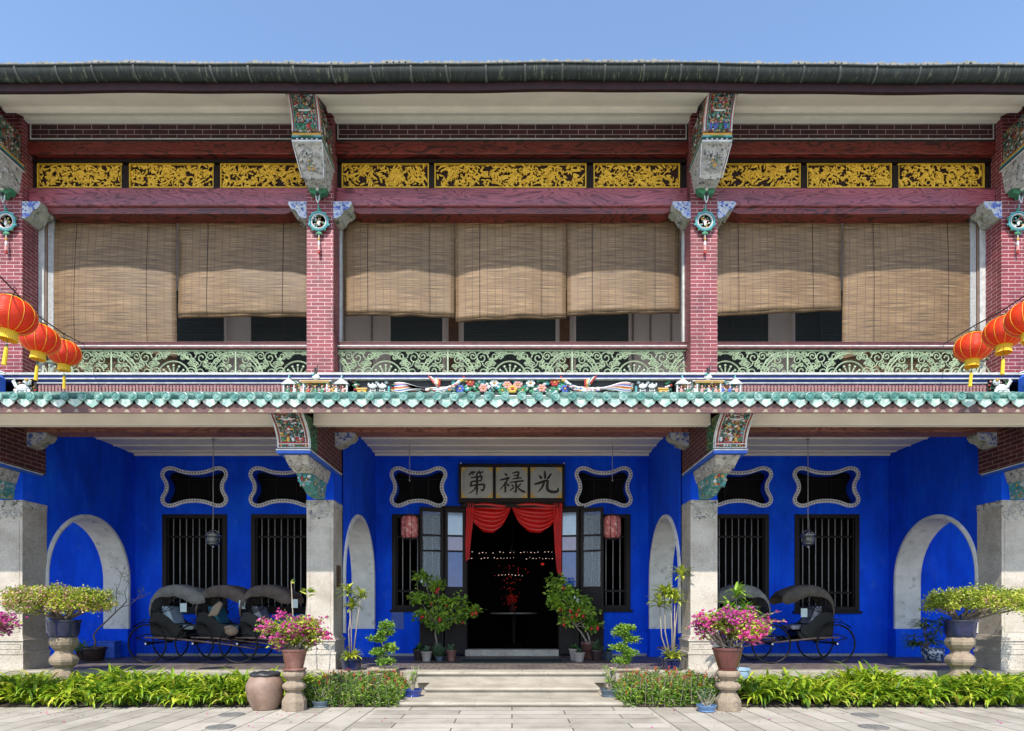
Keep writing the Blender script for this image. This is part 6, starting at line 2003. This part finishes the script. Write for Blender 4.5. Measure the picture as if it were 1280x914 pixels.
# small fern behind it
def strap_plant(name, label, loc, n, L, W, rise, droop, m, seed, spread=.05, cat='plant', group=None, seg=6):
    rr = random.Random(seed)
    t = thing(name, label, cat, loc, 0, group)
    mb = MB()
    for k in range(n):
        a = rr.uniform(0, 6.283)
        strap(mb, (rr.gauss(0, spread), rr.gauss(0, spread), 0), a, L*rr.uniform(.6, 1.2), W*rr.uniform(.7, 1.2), rr.uniform(*rise), rr.uniform(*droop), seg)
    mb.build('leaves', M[m], t)
    return t
lathe_thing('flower_pot', 'small dark pot of the green fern between left pedestal and the bare tree', 'pot', at(104, 13.3, ZF+.001), [(.10, 0), (.13, .16), (.145, .18)], M['darkpot'])
strap_plant('fern', 'small leafy fern between the left tall pedestal and the bare tree', at(104, 13.3, ZF+.16), 60, .34, .03, (.5, 1.4), (1.2, 2.2), 'leaf_mid', 6)
mb = MB(); mb.box(-.17, .17, -.12, .12, 0, .34); mb.box(-.19, .19, -.14, .14, .34, .37)
o = mb.build('sunlit_patch_box', M['blue_trim'], bevel=.01); o.location = at(137.5, 13.75, ZF+.001); tag(o, 'light blue box standing for the sunlit patch beyond the foot of the left arch', 'box')  # added block; its pale blue stands for sunlight beyond the arch

# palm in blue and white pot, right arch
lathe_thing('flower_pot', 'blue and white patterned pot of the dark palm by the right arch', 'pot', at(1166, 13.0, ZF+.001), [(.13, 0), (.15, .02), (.20, .12), (.215, .19), (.20, .24), (.22, .26)],
            mat('blue_white_porcelain', (.62, .66, .70), (.03, .05, .16), rough=.25, scale=18, lo=.48, hi=.52, bump=0, coat=.4))
def palm(label, loc, seed):
    rr = random.Random(seed)
    t = thing('lady_palm', label, 'plant', loc)
    st = MB(); mb = MB()
    for k in range(22):
        a = rr.uniform(0, 6.283); h = rr.uniform(.08, .62); rad = rr.uniform(.05, .26)
        tip = Vector((rad*cos(a), rad*sin(a), h))
        st.tube([(0, 0, 0), tuple(tip*.5 + Vector((0, 0, .06))), tuple(tip)], .006, 4)
        for j in range(12):
            b = a + (j-5.5)*.35; strap(mb, tip, b, rr.uniform(.22, .36), .032, rr.uniform(-.1, .6), rr.uniform(.8, 1.7), 4)
    st.build('stems', M['bark'], t); mb.build('leaves', M['leaf_bush'], t)
palm('dark green fan-leaved palm in the patterned pot before the right arch', at(1158, 13.0, ZF+.22), 8)

# tall dracaenas
def dracaena(label, loc, stems, m, seed, L=.34, W=.035, base=None, stemm='palestem'):
    rr = random.Random(seed)
    t = thing('dracaena', label, 'plant', loc)
    st = MB(); mb = MB()
    for pts in stems:
        P = [Vector(p) for p in pts]
        st.tube(P, [.011]*(len(P)-1)+[.007], 6)
        for k in range(34):
            a = rr.uniform(0, 6.283); strap(mb, P[-1] - Vector((0, 0, rr.uniform(0, .10))), a, L*rr.uniform(.6, 1.1), W, rr.uniform(.0, 1.3), rr.uniform(.8, 2.2), 5)
    if base:
        for k in range(base):
            a = rr.uniform(0, 6.283); strap(mb, (rr.gauss(0, .03), rr.gauss(0, .03), 0), a, .26*rr.uniform(.6, 1.2), .045, rr.uniform(.3, 1.4), rr.uniform(1., 2.2), 5)
    st.build('stems', M[stemm], t, smooth=True); mb.build('leaves', M[m], t)
Yd = 10.95
BP = [(.13, 0), (.15, .01), (.17, .1), (.185, .17), (.20, .18), (.20, .20)]
def zf(py, Y=Yd): return PZ(py, Y) - ZF - .18
lathe_thing('flower_pot', 'navy ribbed pot of the tall thin plant beside the left inner pillar', 'pot', at(439.5, Yd, ZF+.008), BP, M['navypot'])
dracaena('tall thin-stemmed plant with grassy base beside the left inner pillar', at(439.5, Yd, ZF+.18),
         [[(-.03, 0, 0), (-.05, 0, .5), (.0, 0, zf(757))], [(.02, 0, 0), (.08, .02, .55), (.16, .02, zf(742))], [(0, 0, 0), (.0, -.02, .5), (-.06, 0, zf(738))]], 'leaf_gold', 31, .24, .04, base=60)
lathe_thing('flower_pot', 'dark navy pot of the tall plant beside the right inner pillar', 'pot', at(840, Yd, ZF+.008), BP, M['navypot'])
dracaena('tall plant with several pale canes and leaf tufts beside the right inner pillar', at(840, Yd, ZF+.18),
         [[(-.05, 0, 0), (-.18, 0, .4), (-.22, 0, zf(752))], [(0, 0, 0), (.0, 0, .5), (-.03, 0, zf(742))], [(.03, 0, 0), (.06, 0, .6), (.16, -.03, zf(716))], [(.0, 0, 0), (.04, 0, .5), (.05, 0, zf(748))], [(-.02, 0, 0), (-.12, 0, .5), (-.12, .03, zf(740))]], 'leaf_gold', 32, .30, .045, base=70)
lathe_thing('flower_pot', 'pale blue pot partly hidden behind the maroon pot', 'pot', at(925, 10.4, .10), [(.11, 0), (.13, .05), (.15, .32), (.165, .33), (.165, .36)], M['paleblue'])
o = MB(); o.box(-.2, .2, -.2, .2, 0, .098); o = o.build('stone_block', M['step_stone'], bevel=.01); o.location = at(925, 10.4, .012); tag(o, 'low stone block under the pale blue pot in the right bed', 'stone block')
dracaena('leafy green canes rising behind the right pink blossom, in the pale blue pot', at(920, 10.4, .42),
         [[(0, 0, 0), (-.05, 0, .6), (-.10, 0, 1.05)], [(.03, 0, 0), (.12, 0, .6), (.16, 0, 1.0)], [(0, 0, 0), (.03, .03, .7), (.0, 0, 1.28)], [(0, 0, 0), (-.14, .03, .5), (-.2, 0, .9)]], 'leaf_mid', 33, .30, .05)
# two bare stems with a few leaves behind the left blossom
t = thing('thin_sapling', 'pair of thin pale stems with a few leaves behind the left pink blossom', 'plant', at(374, 10.2, .02))
mb = MB(); mb.tube([(-.04, 0, 0), (-.06, 0, .8), (-.10, 0, 1.3), (-.13, 0, 1.86)], [.014, .012, .010, .006], 6); mb.tube([(.02, 0, 0), (.06, 0, .8), (.10, 0, 1.2), (.14, 0, 1.72)], [.014, .012, .010, .006], 6); mb.build('stems', M['palestem'], t, smooth=True)
mb = MB(); rnd = random.Random(3)
for k in range(10): leaf1(mb, (.14+rnd.uniform(-.03, .02), 0, 1.66+rnd.uniform(-.06, .06)), Vector((rnd.choice((-1, 1)), rnd.uniform(-.5, .5), rnd.uniform(-.1, .5))), .16, .05)
for k in range(4): leaf1(mb, (-.13, 0, 1.84), rdir(), .08, .03)
mb.build('leaves', M['leaf_gold'], t)

# cloud-pruned bonsai in trays, both sides of the steps
def cloud_bonsai(label, loc, tiers, seed, flip=1):
    global rnd
    rnd = random.Random(seed)
    t = thing('cloud_bonsai', label, 'bonsai', loc)
    mb = MB()
    pts = [(0, 0, -.02)] + [(x*.35*flip, 0, z-.06) for x, z, r in tiers]
    mb.tube(pts, [.022]+[.018-.012*k/len(tiers) for k in range(len(tiers))], 6)
    for (x, z, r) in tiers: mb.tube([(x*.35*flip, 0, z-.08), (x*flip, 0, z-.02)], .008, 5)
    mb.build('trunk', M['bark'], t, smooth=True)
    lv = MB()
    for (x, z, r) in tiers: clumps(lv, (x*flip, 0, z), (r, r*.8, r*.32), 16, 26, .05, .042, .03, .3)
    lv.build('foliage', M['leaf_mid'], t)
for (px, lab, fl, sd_) in ((479, 'left', 1, 41), (781, 'right', -1, 42)):
    Y = 10.62
    o = MB(); o.loft([[(x*r, y*r, z) for x, y in ((-1, -.6), (1, -.6), (1, .6), (-1, .6))] for r, z in ((.16, 0), (.24, .05), (.245, .08), (.225, .08), (.22, .06))], 0)
    o = o.build('bonsai_tray', M['traypot'], bevel=.008); o.location = at(px, Y, .36); tag(o, 'shallow stone tray of the cloud-pruned bonsai at the %s of the steps' % lab, 'bonsai tray')
    o = MB(); o.box(-.17, .17, -.12, .12, 0, .345); o = o.build('stone_block', M['step_stone'], bevel=.012); o.location = at(px, Y-.03, .014); tag(o, 'stone block in the red-flowered bed carrying the bonsai tray, %s of the steps' % lab, 'stone block')
    cloud_bonsai('small cloud-pruned bonsai with leaf pads stepping upward, %s of the steps' % lab, at(px, Y, .42),
                 [(.04, .14, .16), (-.08, .28, .15), (.12, .36, .17), (-.06, .50, .17), (.06, .60, .16), (.05, .74, .15) if fl == 1 else (-.02, .70, .14)], sd_, fl)

# blue dishes on the lower step ends
for (px, py, lab, m, sd_) in ((516, 866.5, 'cobalt blue dish with a white band on the left end of the lower step', 'bluedish', 51), (762, 866.5, 'dark blue-grey dish on the right end of the lower step', 'slategrey', 52)):
    Y = 9.83
    lathe_thing('bonsai_dish', lab, 'dish', at(px, Y, .075), [(.11, 0), (.13, .01), (.12, .02), (.145, .09), (.15, .095), (.15, .11)], M[m], wall=.012)
    rnd = random.Random(sd_)
    t = thing('small_succulent', 'thin sparse little plant growing in the blue dish at the %s step end' % ('left' if px < 600 else 'right'), 'plant', at(px, Y, .15))
    mb = MB(); branches(mb, (0, 0, -.02), [(rnd.uniform(-.12, .12), rnd.uniform(-.1, .1), rnd.uniform(.15, .42)) for _ in range(9)], .010, .003, 4, .02); mb.build('stems', M['palestem'], t)
    mb = MB(); clumps(mb, (0, 0, .25), (.12, .10, .18), 14, 9, .04, .04, .018, .3); mb.build('leaves', M['leaf_mid'], t)
# dishes standing on the paving before the beds
for (px, py, lab, m, sd_) in ((401, 885, 'slate grey dish on the paving before the left red-flowered bed', 'slategrey', 53), (883, 891, 'light blue dish on the paving beside the right stone pedestal', 'bluedish', 54)):
    Y = CZ*F/(py-HY) + .1
    lathe_thing('bonsai_dish', lab, 'dish', at(px, Y, .001), [(.10, 0), (.12, .01), (.11, .02), (.135, .07), (.14, .08), (.14, .095)], M[m] if m == 'slategrey' else mat('light_blue_glaze', (.12, .22, .38), (.08, .15, .28), rough=.3), wall=.012)
    rnd = random.Random(sd_)
    t = thing('small_succulent', 'dry-looking little shrub in the %s dish before the bed' % ('slate grey' if px < 600 else 'light blue'), 'plant', at(px, Y, .06))
    mb = MB(); branches(mb, (0, 0, 0), [(rnd.uniform(-.12, .12), rnd.uniform(-.1, .1), rnd.uniform(.1, .26)) for _ in range(14)], .008, .003, 4, .02); mb.build('stems', M['palestem'], t)
    mb = MB(); clumps(mb, (0, 0, .18), (.12, .10, .10), 10, 8, .04, .035, .018, .3); mb.build('leaves', M['leaf_succ'], t)

# little trees at the door, hung with red ornaments
def door_tree(label, loc, stems, blobs, seed, nleaf=13):
    global rnd
    rnd = random.Random(seed)
    t = thing('ornamented_tree', label, 'tree', loc)
    mb = MB()
    for s in stems: mb.tube(s, [.026-.016*k/(len(s)-1) for k in range(len(s))], 6)
    top = Vector(stems[0][-1])
    for b in blobs: mb.tube([tuple(top), tuple((top+Vector(b[0]))/2 + Vector((.02, 0, -.03))), b[0]], [.010, .008, .004], 5)
    mb.build('trunk', M['palestem'], t, smooth=True)
    lv = MB(); od = []
    for (c, r) in blobs: od += clumps(lv, c, (r, r*.8, r*.62), 11, nleaf, .10, .095, .055, .3, zdir=(-.9, .6))
    lv.build('foliage', M['leaf_fresh'], t)
    k = 0
    for c in rnd.sample(od, 14):
        o = MB(); w = rnd.uniform(.020, .032); h = w*rnd.uniform(1.3, 1.9)
        o.lathe([(.004, h), (w, h*.6), (w, -h*.6), (.004, -h)], c.x, c.y - .08, c.z - .07, 8); o.tube([(c.x, c.y-.08, c.z-.07+h), (c.x, c.y-.06, c.z+.02)], .002, 3)
        o.build('ornament', M['redpaper'] if k % 7 else M['card'], t); k += 1
Yk = 13.4
def c3(px, py, dy=0): return (PX(px, Yk) - PX(bx_, Yk), dy, PZ(py, Yk) - bz_)
bx_, bz_ = 545, ZF + .2
lathe_thing('flower_pot', 'brown pot of the ornamented little tree left of the door', 'pot', at(545, Yk, ZF+.001), [(.11, 0), (.13, .02), (.16, .2), (.175, .22), (.175, .25)], M['darkpot'])
door_tree('small leafy tree hung with red ornaments, left of the door', at(545, Yk, ZF+.2),
          [[c3(545, 818), c3(546, 804), c3(544, 792), c3(545, 778)]],
          [(c3(530, 722), .22), (c3(548, 730, .1), .2), (c3(522, 748), .24), (c3(546, 752), .26), (c3(575, 752), .28), (c3(588, 764), .2), (c3(556, 768), .26), (c3(530, 768, .1), .22), (c3(548, 782), .22), (c3(572, 770, .1), .22)], 61)
bx_ = 738
lathe_thing('flower_pot', 'brown pot of the ornamented little tree right of the door', 'pot', at(737, Yk, ZF+.001), [(.11, 0), (.13, .02), (.17, .3), (.19, .32), (.19, .36)], M['terra'])
bz_ = ZF + .3
door_tree('small two-stemmed tree hung with red ornaments, right of the door', at(737, Yk, ZF+.3),
          [[c3(737, 810), c3(733, 800), c3(727, 790), c3(720, 782)], [c3(739, 810), c3(737, 796), c3(733, 786), c3(727, 778)]],
          [(c3(698, 728), .20), (c3(712, 738), .20), (c3(694, 744, .1), .18), (c3(704, 756), .22), (c3(722, 764), .26), (c3(738, 768), .22), (c3(712, 774), .24), (c3(726, 752, .1), .2), (c3(742, 782), .12)], 62)

# small pots by the door
sp_ = [(523.5, 13.25, .12, .22, 'darkpot', 'small dark pot with a dusky rosette, outermost left of the door', 'leaf_dark', .16, 30),
       (533, 12.85, .11, .20, 'greypot', 'small pale grey pot with a low rosette, left of the door', 'leaf_succ', .14, 34),
       (564, 13.0, .11, .22, 'terra', 'small terracotta pot with a spiky tuft, nearest to the door on its left', 'leaf_succ', .16, 30),
       (549, 12.95, .09, .09, 'slategrey', 'low grey pot of a big spiky agave before the left door tree', 'leaf_succ', .33, 60),
       (718, 13.1, .11, .24, 'greypot', 'tall pale grey pot nearest to the door on its right', 'leaf_dark', .14, 30),
       (724, 12.75, .12, .19, 'greypot', 'broad pale grey pot with a small succulent, front row right of the door', 'leaf_succ', .13, 30),
       (746, 13.0, .14, .22, 'darkpot', 'dark brown pot with a spiky plant under the right door tree', 'leaf_succ', .24, 40),
       (759.5, 13.4, .10, .16, 'slategrey', 'small bluish pot against the wall, outermost right of the door', 'leaf_dark', .12, 24)]
tails_ = ['dark dusky rosette, outermost of the small plants left of the door', 'low grey-green rosette in a pale grey pot left of the door', 'small spiky tuft in terracotta, nearest the door on its left', 'big spiky agave at the foot of the left door tree', 'dark tuft in a tall pale pot, nearest the door on its right', 'small grey-green succulent in the broad pale pot right of the door', 'spiky grey-green plant at the foot of the right door tree', 'small dark plant in a bluish pot, outermost right of the door']
for i, (px, Y, r, h, m, lab, lm, L, n) in enumerate(sp_):
    tail_ = tails_[i]
    lathe_thing('flower_pot', lab, 'pot', at(px, Y, ZF+.001), [(r*.68, 0), (r*.7, .01), (r*.95, h*.85), (r*1.08, h*.87), (r*1.08, h)], M[m], group='small pots beside the door', wall=.012)
    strap_plant('potted_rosette', tail_, at(px, Y, ZF + h - .03), n, L, .045, (.4, 1.5), (-.1, .9), lm, 70+i, .02, group='small plants beside the door', seg=4)

# ---- lily beds (ground cover) and red-spiked beds
def lily_bed(label, x0, x1, y0, y1, seed, skip=()):
    rr = random.Random(seed)
    mb = MB(); n = 0
    ny = 8
    for j in range(ny):
        y = y0 + (y1-y0)*(j+.5)/ny
        x = x0 + rr.uniform(0, .2)
        while x < x1:
            yy = y + rr.uniform(-.09, .09); xx = x + rr.uniform(-.06, .06)
            if not any((xx-a)**2 + (yy-b)**2 < c*c for a, b, c in skip):
                front = j < 2
                for k in range(rr.randint(19, 28)):
                    a = rr.uniform(0, 6.283)
                    L = (rr.uniform(.38, .66) if j else rr.uniform(.30, .50))*(.90 + .55*noise.noise(Vector((xx*1.3, yy*2, seed))))
                    strap(mb, (xx + rr.gauss(0, .02), yy + rr.gauss(0, .02), .03), a, L, rr.uniform(.034, .056), rr.uniform(.95, 1.5) if j else rr.uniform(.7, 1.4), rr.uniform(1.5, 3.1), 7)
            x += rr.uniform(.19, .27)
    o = mb.build('lily_bed', M['leaf_lily'])
    return tag(o, label, 'ground cover', kind='stuff')
pk_ = [(PX(80, Yb_), Yb_, .24), (PX(1200, Yb_), Yb_, .24), (PX(331.5, 9.02), 9.02, .34), (PX(368, Yp_), Yp_, .3), (PX(910, Yq_), Yq_, .28), (PX(925, 10.4), 10.4, .25)]
lily_bed('dense strap-leaved lilies filling the left bed in front of the verandah', -9.6, PX(322, 9.6), 9.20, 10.66, 81, pk_)
lily_bed('dense strap-leaved lilies filling the right bed in front of the verandah', PX(932, 9.6), 9.6, 9.20, 10.66, 82, pk_)
lily_bed('small patch of lilies behind the left stone pedestal and jar', PX(322, 9.9), PX(398, 9.9), 9.75, 10.66, 83, pk_)

def spike_bed(label, x0, x1, y0, y1, seed, n=560):
    global rnd
    rnd = random.Random(seed)
    lv = MB(); fl = MB(); st = MB()
    for k in range(n):
        x = rnd.uniform(x0, x1); y = rnd.uniform(y0, y1); h = rnd.uniform(.18, .46)*(1 - .35*abs((x-(x0+x1)/2)/((x1-x0)/2))**4)
        dx, dy = rnd.uniform(-.07, .07), rnd.uniform(-.08, .05)
        st.tube([(x, y, 0), (x+dx, y+dy, h)], .004, 3)
        for j in range(24):
            t = rnd.uniform(.05, 1); leaf1(lv, (x+dx*t+rnd.gauss(0, .012), y+dy*t+rnd.gauss(0, .012), h*t), rdir(-.3, .9), rnd.uniform(.05, .085), .024)
        if rnd.random() < .20:
            t0 = Vector((x+dx, y+dy, h)); hh = rnd.uniform(.04, .09)
            for j in range(16): leaf1(fl, t0 + Vector((rnd.gauss(0, .005), rnd.gauss(0, .005), hh*j/16)), rdir(-.1, .9), .022, .012)
    root = thing('flowering_ground_cover', label, 'ground cover', (0, 0, 0)); root['kind'] = 'stuff'
    st.build('stems', M['bark'], root); lv.build('leaves', M['leaf_bush'], root); fl.build('flower_spikes', M['redflower'], root)
spike_bed('bushy green ground cover with small red flower spikes, left of the steps', PX(392, 9.8), PX(503, 9.8)+.04, 9.17, 10.45, 91)
spike_bed('bushy green ground cover with small red flower spikes, right of the steps', PX(770, 9.8)-.0, PX(898, 9.8), 9.17, 10.45, 92, 620)

# fallen petals and dry leaves on the paving and steps
rnd = random.Random(9)
mb = MB()
for k in range(150):
    x = rnd.choice((rnd.gauss(PX(368, 8.6), .6), rnd.gauss(PX(910, 8.6), .7), rnd.uniform(-6.5, 6.5), rnd.gauss(-6.3, .5))); y = rnd.uniform(7.6, 9.1) if rnd.random() < .5 else rnd.uniform(8.5, 9.15)
    s = rnd.uniform(.010, .022); a = rnd.uniform(0, 6.28); m = 0 if rnd.random() < .45 else 1
    mb.add([(x + s*cos(a), y + s*sin(a), .006), (x - s*.6*sin(a), y + s*.6*cos(a), .012), (x - s*cos(a), y - s*sin(a), .006), (x + s*.6*sin(a), y - s*.6*cos(a), .004)], [(0, 1, 2, 3)], m)
o = mb.build('fallen_petals', [M['petal'], M['basket']]); tag(o, 'fallen pink petals and dry leaf bits scattered over the paving', 'leaf litter', kind='stuff')
